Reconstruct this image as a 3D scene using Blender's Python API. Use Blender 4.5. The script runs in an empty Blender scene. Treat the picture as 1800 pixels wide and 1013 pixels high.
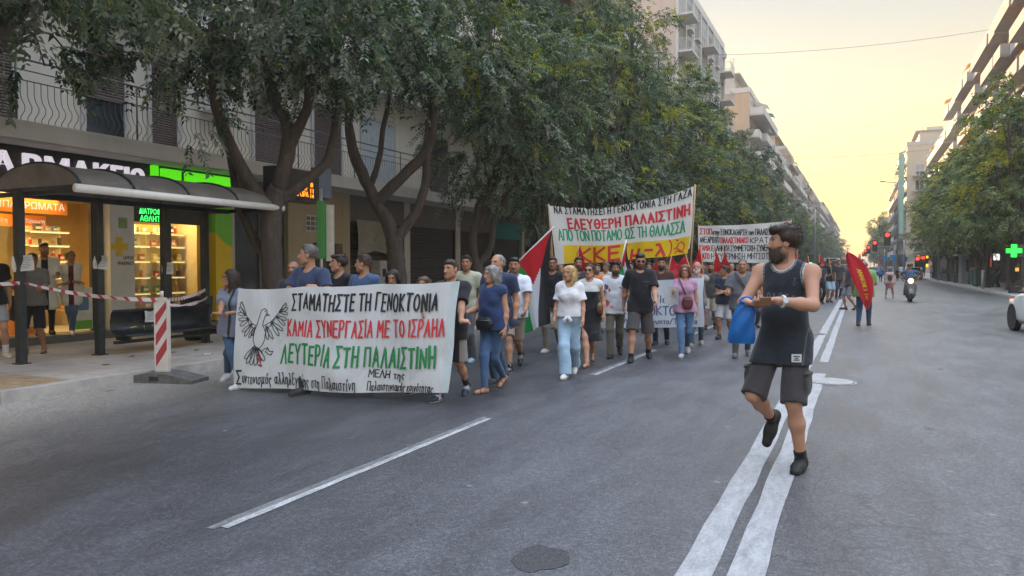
import bpy, bmesh, math, random
import numpy as np
from mathutils import Vector, Matrix, noise as mnoise
R_ = math.radians
rnd = random.Random(7)
scene = bpy.context.scene
col = scene.collection

# ------------------------------------------------------------------ camera
CAM_H, FPX, CX, CY = 1.58, 1285.0, 900.0, 506.5
YAW, PIT = math.atan(610 / FPX), math.atan((506.5 - 468) / FPX)
cam_d = bpy.data.cameras.new("camera")
cam = bpy.data.objects.new("camera", cam_d)
col.objects.link(cam)
cam.location = (0, 0, CAM_H)
cam.rotation_euler = (math.pi / 2 - PIT, 0, YAW)
cam_d.sensor_width, cam_d.lens = 36.0, 36.0 * FPX / 1800.0
cam_d.clip_start, cam_d.clip_end = 0.1, 4000
scene.camera = cam

# ------------------------------------------------------------------ world, sun, exposure
SUN_EL, SUN_AZ = R_(8.0), R_(14.0)          # azimuth measured left of the street axis (+Y)
world = bpy.data.worlds.new("World")
scene.world = world
world.use_nodes = True
wn, wl = world.node_tree.nodes, world.node_tree.links
bg = wn["Background"]
sky = wn.new("ShaderNodeTexSky")
sky.sky_type = 'NISHITA'
sky.sun_disc = False
sky.sun_elevation = SUN_EL
sky.sun_rotation = -SUN_AZ
sky.altitude = 20
sky.air_density, sky.dust_density, sky.ozone_density = 1.0, 2.2, 1.5
# graded sky ramp; upper dome, out of view, brightened to fill the shaded street
tc = wn.new("ShaderNodeTexCoord")
sep = wn.new("ShaderNodeSeparateXYZ")
wl.new(tc.outputs["Generated"], sep.inputs[0])
ramp = wn.new("ShaderNodeValToRGB")
wl.new(sep.outputs["Z"], ramp.inputs[0])
SKY_STOPS = [(0.0, (1.2, .58, .05)), (.05, (1.12, .74, .13)), (.11, (.95, .75, .27)), (.2, (.70, .65, .45)), (.34, (.44, .50, .54)), (.52, (1.0, 1.12, 1.28)), (.8, (2.4, 2.75, 3.35))]
cr = ramp.color_ramp
while len(cr.elements) < len(SKY_STOPS):
    cr.elements.new(.5)
for e, (p, c) in zip(cr.elements, SKY_STOPS):
    e.position, e.color = p, (*c, 1)
mixs = wn.new("ShaderNodeMix")
mixs.data_type = 'RGBA'
mixs.inputs["Factor"].default_value = 0.97
vs = wn.new("ShaderNodeVectorMath")
vs.operation = 'SCALE'
vs.inputs["Scale"].default_value = 2.5
wl.new(ramp.outputs["Color"], vs.inputs[0])
wl.new(sky.outputs["Color"], mixs.inputs["A"])
wl.new(vs.outputs["Vector"], mixs.inputs["B"])
wl.new(mixs.outputs["Result"], bg.inputs["Color"])
bg.inputs["Strength"].default_value = 0.15
sun_d = bpy.data.lights.new("sun", 'SUN')
sun = bpy.data.objects.new("sun", sun_d)
col.objects.link(sun)
sun_d.energy, sun_d.angle, sun_d.color = 3.6, R_(0.6), (1.0, .62, .28)
_sd = Vector((-math.sin(SUN_AZ) * math.cos(SUN_EL), math.cos(SUN_AZ) * math.cos(SUN_EL), math.sin(SUN_EL)))
sun.rotation_euler = _sd.to_track_quat('Z', 'Y').to_euler()
sun.location = (-40, 250, 80)
scene.view_settings.view_transform = 'Standard'
scene.view_settings.look = 'None'
scene.view_settings.exposure = 1.72
scene.view_settings.gamma = 1
scene.render.engine = 'CYCLES'
scene.cycles.max_bounces = 6
scene.cycles.transparent_max_bounces = 8

# ------------------------------------------------------------------ pixel <-> place (the photograph is 1800 x 1013)
_f = np.array([-math.sin(YAW) * math.cos(PIT), math.cos(YAW) * math.cos(PIT), -math.sin(PIT)])
_r = np.array([math.cos(YAW), math.sin(YAW), 0.0])
_u = np.cross(_r, _f)
_c = np.array([0, 0, CAM_H])
def _ray(u, v): return _f * FPX + _r * (u - CX) - _u * (v - CY)
def G(u, v, z=0.0):
    d = _ray(u, v); return Vector(_c + d * ((z - CAM_H) / d[2]))
def AX(u, v, X):
    d = _ray(u, v); return Vector(_c + d * (X / d[0]))
def AY(u, v, Y):
    d = _ray(u, v); return Vector(_c + d * (Y / d[1]))

# ------------------------------------------------------------------ object helpers
def tag(o, label=None, cat=None, group=None, kind=None):
    if label: o["label"] = label
    if cat: o["category"] = cat
    if group: o["group"] = group
    if kind: o["kind"] = kind
    return o
def empty(name, loc=(0, 0, 0), rz=0, label=None, cat=None, group=None):
    o = bpy.data.objects.new(name, None)
    o.empty_display_size = .2
    o.location = loc
    o.rotation_euler = (0, 0, rz)
    col.objects.link(o)
    return tag(o, label, cat, group)
def link(name, me, parent=None):
    o = bpy.data.objects.new(name, me)
    col.objects.link(o)
    if parent: o.parent = parent
    return o
def copy_tree(o, parent=None):
    c = o.copy()
    col.objects.link(c)
    if parent: c.parent = parent
    for ch in [x for x in o.children]:
        copy_tree(ch, c)
    return c

class MB:
    """collects boxes, bars, tubes and sheets, with a material slot per face"""
    def __init__(s): s.v, s.f, s.m, s.sm = [], [], [], []
    def add(s, vs, fs, m=0, smooth=False):
        b = len(s.v)
        s.v += [tuple(p) for p in vs]
        for f in fs:
            s.f.append(tuple(i + b for i in f)); s.m.append(m); s.sm.append(smooth)
        return s
    def box(s, a, b, m=0):
        x0, y0, z0 = [min(p, q) for p, q in zip(a, b)]; x1, y1, z1 = [max(p, q) for p, q in zip(a, b)]
        return s.add([(x0,y0,z0),(x1,y0,z0),(x1,y1,z0),(x0,y1,z0),(x0,y0,z1),(x1,y0,z1),(x1,y1,z1),(x0,y1,z1)],
                     [(0,3,2,1),(4,5,6,7),(0,1,5,4),(1,2,6,5),(2,3,7,6),(3,0,4,7)], m)
    def quad(s, p, m=0): return s.add(p, [(0,1,2,3)], m)
    def tube(s, pts, r, n=8, m=0, cap=True, smooth=True):
        pts = [Vector(p) for p in pts]; k = len(pts)
        rs = r if isinstance(r, (list, tuple)) else [r] * k
        vs, fs = [], []
        ref = None
        for i, p in enumerate(pts):
            t = (pts[min(i+1, k-1)] - pts[max(i-1, 0)]).normalized()
            if ref is None: ref = t.orthogonal().normalized()
            ref = (ref - t * ref.dot(t)).normalized()
            b = t.cross(ref)
            for j in range(n):
                a = 2 * math.pi * j / n
                vs.append(p + (ref * math.cos(a) + b * math.sin(a)) * rs[i])
        for i in range(k - 1):
            for j in range(n):
                j2 = (j + 1) % n
                fs.append((i*n+j, i*n+j2, (i+1)*n+j2, (i+1)*n+j))
        if cap:
            fs.append(tuple(range(n))[::-1]); fs.append(tuple((k-1)*n + j for j in range(n)))
        return s.add(vs, fs, m, smooth)
    def disc(s, c, nrm, r, n=20, m=0, t=0.0):
        c, nrm = Vector(c), Vector(nrm).normalized(); a = nrm.orthogonal().normalized(); b = nrm.cross(a)
        ring = [c + (a * math.cos(2*math.pi*j/n) + b * math.sin(2*math.pi*j/n)) * r for j in range(n)]
        if t: 
            return s.add(ring + [p + nrm * t for p in ring], [tuple(range(n))[::-1], tuple(range(n, 2*n))] + [(j, (j+1)%n, n+(j+1)%n, n+j) for j in range(n)], m)
        return s.add(ring, [tuple(range(n))], m)
    def prism(s, poly, axis, a, b, m=0):
        """poly: 2-D outline in the two other axes, extruded from a to b along axis"""
        n = len(poly)
        def pt(p, q): return {'x': (q, p[0], p[1]), 'y': (p[0], q, p[1]), 'z': (p[0], p[1], q)}[axis]
        return s.add([pt(p, a) for p in poly] + [pt(p, b) for p in poly],
                     [tuple(range(n))[::-1], tuple(range(n, 2*n))] + [(j, (j+1)%n, n+(j+1)%n, n+j) for j in range(n)], m)
    def grid(s, fn, nu, nv, m=0, smooth=True):
        vs = [fn(i / nu, j / nv) for j in range(nv + 1) for i in range(nu + 1)]
        w = nu + 1
        return s.add(vs, [(j*w+i, j*w+i+1, (j+1)*w+i+1, (j+1)*w+i) for j in range(nv) for i in range(nu)], m, smooth)
    def mesh(s, name, mats):
        me = bpy.data.meshes.new(name)
        me.from_pydata(s.v, [], s.f)
        for m in (mats if isinstance(mats, (list, tuple)) else [mats]): me.materials.append(m)
        me.polygons.foreach_set("material_index", s.m)
        me.polygons.foreach_set("use_smooth", s.sm)
        bm = bmesh.new(); bm.from_mesh(me)
        bmesh.ops.recalc_face_normals(bm, faces=bm.faces[:])
        bm.to_mesh(me); bm.free()
        return me
    def build(s, name, mats, parent=None): return link(name, s.mesh(name, mats), parent)

# ------------------------------------------------------------------ materials
class NT:
    def __init__(s, name, rough=.6, metal=0.0, spec=.5):
        s.mat = bpy.data.materials.new(name); s.mat.use_nodes = True
        s.n, s.l = s.mat.node_tree.nodes, s.mat.node_tree.links
        s.b = s.n["Principled BSDF"]
        s.b.inputs["Roughness"].default_value = rough
        s.b.inputs["Metallic"].default_value = metal
        s.b.inputs["Specular IOR Level"].default_value = spec
        s.tc = s.n.new("ShaderNodeTexCoord")
    def put(s, sock, v):
        if hasattr(v, "node"): s.l.new(v, sock)
        else: sock.default_value = (*v, 1) if isinstance(v, tuple) and len(v) == 3 else v
    def noise(s, scale, detail=4, rough=.55, vec=None, dist=0.0):
        n = s.n.new("ShaderNodeTexNoise"); n.inputs["Scale"].default_value = scale
        n.inputs["Detail"].default_value = detail; n.inputs["Roughness"].default_value = rough; n.inputs["Distortion"].default_value = dist
        s.l.new(vec or s.tc.outputs["Object"], n.inputs["Vector"])
        return n.outputs["Fac"]
    def scaled(s, x, y, z, src=None):
        m = s.n.new("ShaderNodeMapping"); m.inputs["Scale"].default_value = (x, y, z)
        s.l.new(src or s.tc.outputs["Object"], m.inputs["Vector"]); return m.outputs[0]
    def ramp(s, fac, stops):
        r = s.n.new("ShaderNodeValToRGB"); cr = r.color_ramp
        while len(cr.elements) < len(stops): cr.elements.new(.5)
        for e, (p, c) in zip(cr.elements, stops):
            e.position = p; e.color = (c, c, c, 1) if isinstance(c, (int, float)) else (*c, 1)
        s.l.new(fac, r.inputs[0]); return r.outputs["Color"]
    def mix(s, fac, a, b, mode='MIX'):
        m = s.n.new("ShaderNodeMix"); m.data_type = 'RGBA'; m.blend_type = mode
        s.put(m.inputs["Factor"], fac); s.put(m.inputs["A"], a); s.put(m.inputs["B"], b)
        return m.outputs["Result"]
    def math(s, op, a, b=0.0):
        m = s.n.new("ShaderNodeMath"); m.operation = op
        s.put(m.inputs[0], a); s.put(m.inputs[1], b); return m.outputs[0]
    def xyz(s):
        x = s.n.new("ShaderNodeSeparateXYZ"); s.l.new(s.tc.outputs["Object"], x.inputs[0]); return x.outputs
    def bump(s, h, strength=.3, dist=.01):
        b = s.n.new("ShaderNodeBump"); b.inputs["Strength"].default_value = strength; b.inputs["Distance"].default_value = dist
        s.l.new(h, b.inputs["Height"]); s.l.new(b.outputs[0], s.b.inputs["Normal"])
    def color(s, c): s.put(s.b.inputs["Base Color"], c); return s
    def rough(s, c): s.put(s.b.inputs["Roughness"], c); return s
    def emit(s, c, k):
        s.put(s.b.inputs["Emission Color"], c); s.b.inputs["Emission Strength"].default_value = k; return s

_mats = {}
def flat(name, c, rough=.6, metal=0.0, var=.12, scale=6.0, bump=.0, spec=.5):
    """a painted or plain surface with slight uneven dirt"""
    if name in _mats: return _mats[name]
    t = NT(name, rough, metal, spec)
    nz = t.noise(scale, 5, .6)
    lo = tuple(max(0, x * (1 - var * 1.6)) for x in c); hi = tuple(min(1, x * (1 + var)) for x in c)
    t.color(t.ramp(nz, [(.25, lo), (.55, c), (.8, hi)]))
    if bump: t.bump(t.noise(scale * 8, 4), bump, .004)
    _mats[name] = t.mat
    return t.mat
def glow(name, c, k):
    if name in _mats: return _mats[name]
    t = NT(name, .5); t.color(tuple(x * .3 for x in c)).emit(c, k); _mats[name] = t.mat
    return t.mat
def attr_mat(name, rough=.85, attr="col", bump=None, trans=0.0, spec=.3, sheen=0.0):
    """colour from the mesh's own colour attribute times the object's colour"""
    t = NT(name, rough, 0, spec)
    a = t.n.new("ShaderNodeAttribute"); a.attribute_name = attr
    oi = t.n.new("ShaderNodeObjectInfo")
    c = t.mix(1.0, a.outputs["Color"], oi.outputs["Color"], 'MULTIPLY')
    t.color(c)
    if sheen: t.b.inputs["Sheen Weight"].default_value = sheen
    if bump: t.bump(t.noise(bump[0], 4), bump[1], bump[2])
    if trans:
        tr = t.n.new("ShaderNodeBsdfTranslucent"); t.l.new(t.mix(1.0, c, (1.35, 1.5, .6), 'MULTIPLY'), tr.inputs["Color"])
        mx = t.n.new("ShaderNodeMixShader"); mx.inputs[0].default_value = trans
        out = t.n["Material Output"]
        t.l.new(t.b.outputs[0], mx.inputs[1]); t.l.new(tr.outputs[0], mx.inputs[2]); t.l.new(mx.outputs[0], out.inputs["Surface"])
    return t.mat
# ------------------------------------------------------------------ lettering
def text_obj(name, body, mat, parent, origin, xdir, ydir, width, height, depth=.01, bold=.0, slant=0.0):
    """block lettering: fits body in width x height, laid along xdir with its top towards ydir"""
    cu = bpy.data.curves.new(name, 'FONT'); cu.body = body; cu.size = 1; cu.extrude = .02; cu.offset = bold; cu.shear = slant; cu.resolution_u = 3
    tmp = bpy.data.objects.new(name, cu); col.objects.link(tmp)
    dg = bpy.context.evaluated_depsgraph_get(); dg.update()
    me = bpy.data.meshes.new_from_object(tmp.evaluated_get(dg))
    bpy.data.objects.remove(tmp); bpy.data.curves.remove(cu)
    co = np.empty(len(me.vertices) * 3); me.vertices.foreach_get("co", co); co = co.reshape(-1, 3)
    lo, hi = co.min(0), co.max(0)
    X, Y = Vector(xdir).normalized(), Vector(ydir).normalized(); N = X.cross(Y)
    s = (co - lo) / np.maximum(hi - lo, 1e-6) * np.array([width, height, depth])
    out = np.array(origin)[None] + s[:, :1] * np.array(X) + s[:, 1:2] * np.array(Y) + s[:, 2:] * np.array(N)
    me.vertices.foreach_set("co", out.ravel()); me.materials.clear(); me.materials.append(mat); me.update(); me.name = name
    return link(name, me, parent)

# hand-painted letters: strokes in a unit box (x 0..w, y 0..1)
def _arc(cx, cy, rx, ry, a, b, n=10): return [(cx + rx*math.cos(R_(a + (b-a)*i/n)), cy + ry*math.sin(R_(a + (b-a)*i/n))) for i in range(n + 1)]
STROKES = {
 'Α': (.62, [[(0,0),(.31,1),(.62,0)], [(.12,.34),(.5,.34)]]), 'Γ': (.5, [[(0,0),(0,1),(.5,1)]]), 'Δ': (.66, [[(0,0),(.33,1),(.66,0),(0,0)]]),
 'Ε': (.5, [[(.5,1),(0,1),(0,0),(.5,0)], [(0,.52),(.42,.52)]]), 'Ζ': (.55, [[(0,1),(.55,1),(0,0),(.55,0)]]), 'Η': (.56, [[(0,0),(0,1)],[(.56,0),(.56,1)],[(0,.5),(.56,.5)]]),
 'Θ': (.66, [_arc(.33,.5,.33,.5,90,450,16), [(.14,.5),(.52,.5)]]), 'Ι': (.06, [[(.03,0),(.03,1)]]), 'Κ': (.55, [[(0,0),(0,1)],[(.52,1),(.02,.48),(.55,0)]]),
 'Λ': (.62, [[(0,0),(.31,1),(.62,0)]]), 'Μ': (.72, [[(0,0),(.04,1),(.36,.35),(.68,1),(.72,0)]]), 'Ν': (.58, [[(0,0),(0,1),(.58,0),(.58,1)]]),
 'Ο': (.64, [_arc(.32,.5,.32,.5,90,450,16)]), 'Π': (.58, [[(0,0),(0,1),(.58,1),(.58,0)]]), 'Ρ': (.5, [[(0,0),(0,1)], [(0,1)] + _arc(.2,.74,.3,.26,90,-90,8) + [(0,.48)]]),
 'Σ': (.56, [[(.56,1),(0,1),(.34,.52),(0,0),(.56,0)]]), 'Τ': (.58, [[(0,1),(.58,1)],[(.29,1),(.29,0)]]), 'Υ': (.6, [[(0,1),(.3,.5),(.6,1)],[(.3,.5),(.3,0)]]),
 'β': (.4, [[(0,-.3),(.02,.8)], [(.02,.8)] + _arc(.15,.72,.16,.22,90,-90,7) + _arc(.16,.25,.22,.25,90,-120,8)]), 'έ': (.4, [_arc(.2,.42,.18,.16,50,230,7), _arc(.2,.15,.2,.16,130,320,7), [(.2,.72),(.3,.92)]]), 'ώ': (.56, [[(.08,.58),(0,.2),(.14,0),(.28,.2),(.28,.4)],[(.28,.2),(.42,0),(.56,.2),(.48,.58)],[(.24,.72),(.34,.92)]]),
 'Ξ': (.5, [[(0,1),(.5,1)],[(.06,.5),(.44,.5)],[(0,0),(.5,0)]]), 'Φ': (.66, [_arc(.33,.5,.33,.3,90,450,14), [(.33,1),(.33,0)]]),
 'Χ': (.6, [[(0,0),(.6,1)],[(0,1),(.6,0)]]), 'Ω': (.66, [[(0,0),(.2,0)] + _arc(.33,.56,.31,.44,235,-55,14)[0:] + [(.46,0),(.66,0)]]), 'Β': (.5, [[(0,0),(0,1)], [(0,1)] + _arc(.2,.77,.24,.23,90,-90,7) + [(0,.54)], [(.2,.54)] + _arc(.22,.27,.28,.27,90,-90,7) + [(0,0)]]),
 'ε': (.46, [_arc(.25,.75,.22,.25,50,230,8), _arc(.25,.25,.25,.26,130,320,8), [(.1,.51),(.3,.51)]]),
 'α': (.5, [_arc(.22,.28,.2,.28,40,400,12), [(.46,.58),(.38,.2),(.5,.0)]]), 'γ': (.4, [[(0,.58),(.2,.05),(.2,-.3)],[(.4,.58),(.2,.05)]]), 'δ': (.45, [_arc(.22,.26,.2,.26,90,450,12), [(.22,.52),(.08,.8),(.38,.92)]]),
 'η': (.42, [[(0,.58),(.04,0)], [(.03,.4),(.22,.58),(.36,.5),(.38,-.3)]]), 'ι': (.14, [[(.04,.58),(.04,.08),(.14,.0)]]), 'κ': (.4, [[(.02,.58),(.0,0)],[(.36,.58),(.04,.28),(.4,0)]]),
 'λ': (.42, [[(0,.95),(.12,.95),(.4,0)],[(.22,.55),(.0,0)]]), 'μ': (.5, [[(.04,.58),(.0,-.3)],[(.02,.14),(.18,.02),(.36,.14),(.4,.58)],[(.38,.2),(.5,.02)]]), 'ν': (.38, [[(0,.58),(.18,0),(.38,.58)]]),
 'ο': (.42, [_arc(.21,.29,.2,.29,90,450,12)]), 'π': (.5, [[(0,.56),(.5,.56)],[(.12,.56),(.1,0)],[(.38,.56),(.4,0)]]), 'ρ': (.42, [[(.0,-.3),(.04,.3)] + _arc(.22,.3,.18,.27,180,-170,12)]),
 'ς': (.38, [_arc(.22,.3,.2,.28,40,250,9) + [(.26,-.05),(.2,-.22)]]), 'σ': (.5, [[(.5,.57),(.22,.57)] + _arc(.22,.29,.21,.28,90,450,12)]), 'τ': (.4, [[(0,.57),(.4,.57)],[(.2,.57),(.2,.08),(.32,0)]]),
 'υ': (.42, [[(0,.58),(.04,.12),(.2,0),(.38,.14),(.42,.58)]]), 'ω': (.56, [[(.08,.58),(0,.2),(.14,0),(.28,.2),(.28,.4)],[(.28,.2),(.42,0),(.56,.2),(.48,.58)]]), 'θ': (.4, [_arc(.2,.45,.2,.45,90,450,14), [(.02,.45),(.38,.45)]]),
 'ί': (.16, [[(.04,.58),(.04,.08),(.14,.0)], [(.04,.72),(.14,.9)]]), 'ό': (.42, [_arc(.21,.29,.2,.29,90,450,12), [(.2,.72),(.3,.92)]]), 'ή': (.42, [[(0,.58),(.04,0)], [(.03,.4),(.22,.58),(.36,.5),(.38,-.3)], [(.22,.72),(.32,.92)]]),
 'ύ': (.42, [[(0,.58),(.04,.12),(.2,0),(.38,.14),(.42,.58)], [(.2,.72),(.3,.92)]]), 'ά': (.5, [_arc(.22,.28,.2,.28,40,400,12), [(.46,.58),(.38,.2),(.5,.0)], [(.26,.72),(.36,.92)]]),
 '-': (.4, [[(.04,.5),(.36,.5)]]), '(': (.25, [_arc(.3,.5,.28,.62,120,240,8)]), ')': (.25, [_arc(-.05,.5,.28,.62,60,-60,8)]), '.': (.08, [[(.03,0),(.05,.04)]]), '/': (.4, [[(0,-.05),(.4,1.05)]]), '!': (.08, [[(.04,1),(.04,.3)],[(.04,.0),(.04,.05)]]), "'": (.1, [[(.05,1),(.03,.8)]]),
}
def ribbon(mb, pts, w, fn, step=.03, m=0, off=.004):
    """a brushed line: pts in sheet units, fn maps (x, y, lift) to the place"""
    P = [Vector((p[0], p[1])) for p in pts]; Q = [P[0]]
    for a, b in zip(P, P[1:]):
        n = max(1, int((b - a).length / step))
        Q += [a + (b - a) * (i / n) for i in range(1, n + 1)]
    k = len(Q)
    if k < 2: return
    closed = (Q[0] - Q[-1]).length < 1e-4
    vs = []
    for i, q in enumerate(Q):
        a = Q[i - 1] if i else (Q[-2] if closed else Q[0]); b = Q[i + 1] if i < k - 1 else (Q[1] if closed else Q[-1])
        d1, d2 = (q - a), (b - q)
        d1 = d1.normalized() if d1.length > 1e-7 else d2.normalized(); d2 = d2.normalized() if d2.length > 1e-7 else d1
        t = (d1 + d2); t = t.normalized() if t.length > .3 else d1
        nrm = Vector((-t.y, t.x)); sc = 1 / max(.55, abs(nrm.dot(Vector((-d1.y, d1.x)))))
        e = t * (w * .45) if (not closed and i in (0, k - 1)) else Vector((0, 0))
        if i == 0: e = -e
        for s in (-1, 1):
            p = q + nrm * (w * .5 * s * sc) + e; vs.append(fn(p.x, p.y, off))
    mb.add(vs, [(2*i, 2*i+1, 2*i+3, 2*i+2) for i in range(k - 1)], m)
def paint_text(mb, body, x, y, width, h, w, fn, rr, m=0, gap=.2, space=.42, jit=.03, lift0=.004, slope=0.0, slant=0.0):
    """hand-painted words fitted to width; sheet units are metres"""
    adv = sum((STROKES[c][0] + gap) if c != ' ' else space for c in body) - gap
    k = width / adv; cx = x; li = lift0
    for c in body:
        if c == ' ': cx += space * k; continue
        cw, st = STROKES[c]
        dy, sc, rot = rr.uniform(-jit, jit) * h, 1 + rr.uniform(-jit, jit) * 1.2, rr.uniform(-jit, jit) * 1.2 + slant
        for s in st:
            pts = []
            for p in s:
                px, py = p[0] * k, (p[1] - .5) * h * sc
                pts.append((cx + px + py * -rot * .8, y + h * .5 + py + dy + slope * (cx + px - x) + rr.uniform(-1, 1) * .006 * h))
            ribbon(mb, pts, w * rr.uniform(.88, 1.12), fn, max(.02, h * .12), m, li)
            li += .0004
        cx += (cw + gap) * k
# ------------------------------------------------------------------ ground, road, pavements
KL, KR, FL, FR = -8.85, 6.8, -14.0, 12.0          # kerbs and house fronts
def asphalt():
    t = NT("asphalt", .5)
    o = t.tc.outputs["Object"]; x = t.xyz()
    big = t.noise(.30, 5, .6, t.scaled(1, .22, 1)); mid = t.noise(1.9, 6, .65, t.scaled(1, .35, 1)); fine = t.noise(38, 4, .75)
    # across the street: dusty gutter, oily bus lane, paler worn lanes
    xn = t.math('ADD', t.math('MULTIPLY', t.math('ADD', x["X"], 8.85), 1 / 15.65), t.math('MULTIPLY', t.math('SUBTRACT', mid, .5), .10))
    base = t.ramp(xn, [(.0, (.30, .275, .25)), (.05, (.22, .205, .19)), (.11, (.098, .094, .094)), (.20, (.044, .045, .050)), (.34, (.050, .051, .058)), (.48, (.076, .077, .085)), (.62, (.106, .104, .106)), (.85, (.116, .111, .107)), (1.0, (.095, .092, .09))])
    base = t.mix(1.0, base, t.ramp(big, [(.28, .62), (.5, 1.0), (.72, 1.35)]), 'MULTIPLY')
    base = t.mix(1.0, base, t.ramp(mid, [(.32, .74), (.5, 1.0), (.68, 1.28)]), 'MULTIPLY')
    # stones in the worn surface
    for sc, lo, hi in ((46, .82, 1.25), (120, .78, 1.35)):
        v = t.n.new("ShaderNodeTexVoronoi"); v.inputs["Scale"].default_value = sc; t.l.new(o, v.inputs["Vector"])
        h = t.n.new("ShaderNodeSeparateColor"); t.l.new(v.outputs["Color"], h.inputs[0])
        base = t.mix(1.0, base, t.ramp(h.outputs[0], [(.0, lo), (.45, .85), (.8, 1.15), (1.0, hi)]), 'MULTIPLY')
        grit = v
    base = t.mix(1.0, base, t.ramp(fine, [(.35, .84), (.55, 1.0), (.7, 1.2)]), 'MULTIPLY')
    sp = t.n.new("ShaderNodeTexVoronoi"); sp.inputs["Scale"].default_value = 1.7; t.l.new(o, sp.inputs["Vector"])
    base = t.mix(t.ramp(t.math('ADD', sp.outputs["Distance"], t.math('MULTIPLY', fine, .03)), [(.035, .6), (.07, 0.0)]), base, (.26, .255, .24))
    sp2 = t.n.new("ShaderNodeTexVoronoi"); sp2.inputs["Scale"].default_value = .9; t.l.new(t.scaled(1.3, .8, 1), sp2.inputs["Vector"])
    base = t.mix(t.ramp(t.math('ADD', sp2.outputs["Distance"], t.math('MULTIPLY', fine, .05)), [(.05, .85), (.10, 0.0)]), base, (.020, .020, .023))
    ck = t.n.new("ShaderNodeTexVoronoi"); ck.feature = 'DISTANCE_TO_EDGE'; ck.inputs["Scale"].default_value = .2
    wv = t.n.new("ShaderNodeVectorMath"); wv.operation = 'ADD'
    nz = t.n.new("ShaderNodeTexNoise"); nz.inputs["Scale"].default_value = 1.3; nz.inputs["Detail"].default_value = 5; t.l.new(o, nz.inputs["Vector"])
    t.l.new(t.scaled(1, .6, 1), wv.inputs[0]); t.l.new(nz.outputs["Color"], wv.inputs[1]); t.l.new(wv.outputs[0], ck.inputs["Vector"])
    base = t.mix(t.ramp(ck.outputs["Distance"], [(.0, .55), (.0028, 0.0)]), base, (.025, .025, .028))
    t.color(base); t.rough(t.ramp(mid, [(.3, .36), (.7, .52)]))
    t.bump(t.math('ADD', t.math('MULTIPLY', fine, 1.0), t.math('MULTIPLY', grit.outputs["Distance"], 1.0)), .5, .006)
    return t.mat
def paving():
    t = NT("pavement_tiles", .8)
    br = t.n.new("ShaderNodeTexBrick"); br.inputs["Scale"].default_value = 1.0
    br.inputs["Brick Width"].default_value = .4; br.inputs["Row Height"].default_value = .4; br.inputs["Mortar Size"].default_value = .006
    br.offset = 0
    for k, c in (("Color1", (.37, .325, .29)), ("Color2", (.33, .29, .262)), ("Mortar", (.2, .175, .16))): br.inputs[k].default_value = (*c, 1)
    t.l.new(t.tc.outputs["Object"], br.inputs["Vector"])
    a = t.noise(.9, 5, .65); b = t.noise(6, 5, .7)
    c = t.mix(.75, br.outputs["Color"], t.ramp(a, [(.3, .3), (.55, .55), (.75, .72)]), 'OVERLAY')
    c = t.mix(t.ramp(b, [(.56, 0.0), (.72, .6)]), c, (.22, .19, .17))
    t.color(c); t.bump(t.noise(40, 4), .2, .004)
    return t.mat
M_ASPH, M_PAVE = asphalt(), paving()
M_KERB = flat("kerb_stone", (.40, .375, .35), .8, var=.28, scale=2.5, bump=.3)
def paint_mat(name, base, wear, k=(.36, .60)):
    t = NT(name, .55)
    a = t.noise(14, 6, .75, t.scaled(1, .3, 1)); b = t.noise(70, 4, .8)
    f = t.math('ADD', t.math('MULTIPLY', a, .5), t.math('MULTIPLY', b, .5))
    t.color(t.mix(t.ramp(f, [(k[0], 1.0), (k[1], 0.0)]), base, wear)); t.bump(b, .3, .003)
    return t.mat
M_LINE = paint_mat("worn_road_paint", (.37, .37, .38), (.17, .17, .175), (.36, .60))
M_DASH = paint_mat("faded_road_paint", (.46, .46, .46), (.16, .16, .165), (.40, .60))
M_GHOST = paint_mat("ghost_road_paint", (.22, .22, .225), (.085, .085, .09), (.44, .62))

def strip(mb, x0, x1, y0, y1, z, dy=1.0, jit=0.0, m=0):
    """a painted strip cut in short lengths with slightly uneven edges"""
    n = max(1, int((y1 - y0) / dy)); rr = random.Random(int((x0 + 50) * 97 + y0))
    L = [(x0 + rr.uniform(-jit, jit), x1 + rr.uniform(-jit, jit), y0 + (y1 - y0) * i / n) for i in range(n + 1)]
    for a, b in zip(L, L[1:]):
        mb.quad([(a[0], a[2], z), (a[1], a[2], z), (b[1], b[2], z), (b[0], b[2], z)], m)

g = MB(); g.quad([(-900, -300, -.03), (900, -300, -.03), (900, 2600, -.03), (-900, 2600, -.03)])
tag(g.build("ground", flat("city_ground", (.16, .15, .14), .9)), kind="structure")
g = MB(); g.quad([(KL - .02, -30, 0), (KR + .02, -30, 0), (KR + .02, 1500, 0), (KL - .02, 1500, 0)])
tag(g.build("road", M_ASPH), kind="structure")
for nm, a, b in (("pavement", KL - .16, FL - 2.2), ("pavement", KR + .16, FR + .6)):
    g = MB(); x0, x1 = min(a, b), max(a, b); g.box((x0, -30, -.02), (x1, 1500, .13))
    tag(g.build(nm, M_PAVE), kind="structure")
for x0, x1 in ((KL - .16, KL), (KR, KR + .16)):
    g = MB(); rr = random.Random(3); y = -12.0
    while y < 160:
        g.box((x0 + rr.uniform(-.006, .006), y + .004, -.02), (x1 + rr.uniform(-.006, .006), y + .996, .135 + rr.uniform(-.004, .004))); y += 1.0
    g.box((x0, 160, -.02), (x1, 1500, .135))
    tag(g.build("kerb", M_KERB), kind="structure")
g = MB()
strip(g, -.83, -.66, -4, 34, .004, .5, .010); strip(g, -.59, -.42, -4, 11.6, .004, .5, .012); strip(g, -.57, -.44, 13.0, 34, .004, .5, .008)
strip(g, -.83, -.66, 34, 100, .004, 4, .01)
tag(g.build("road_centre_lines", M_LINE), kind="structure")
g = MB(); y = 3.15 - 6.85
while y < 110:
    strip(g, -3.54, -3.475, y, y + 3.6, .004, .2, .006, 1); strip(g, -3.474, -3.415, y + .05, y + 3.55, .004, .15, .005); y += 6.85
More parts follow.
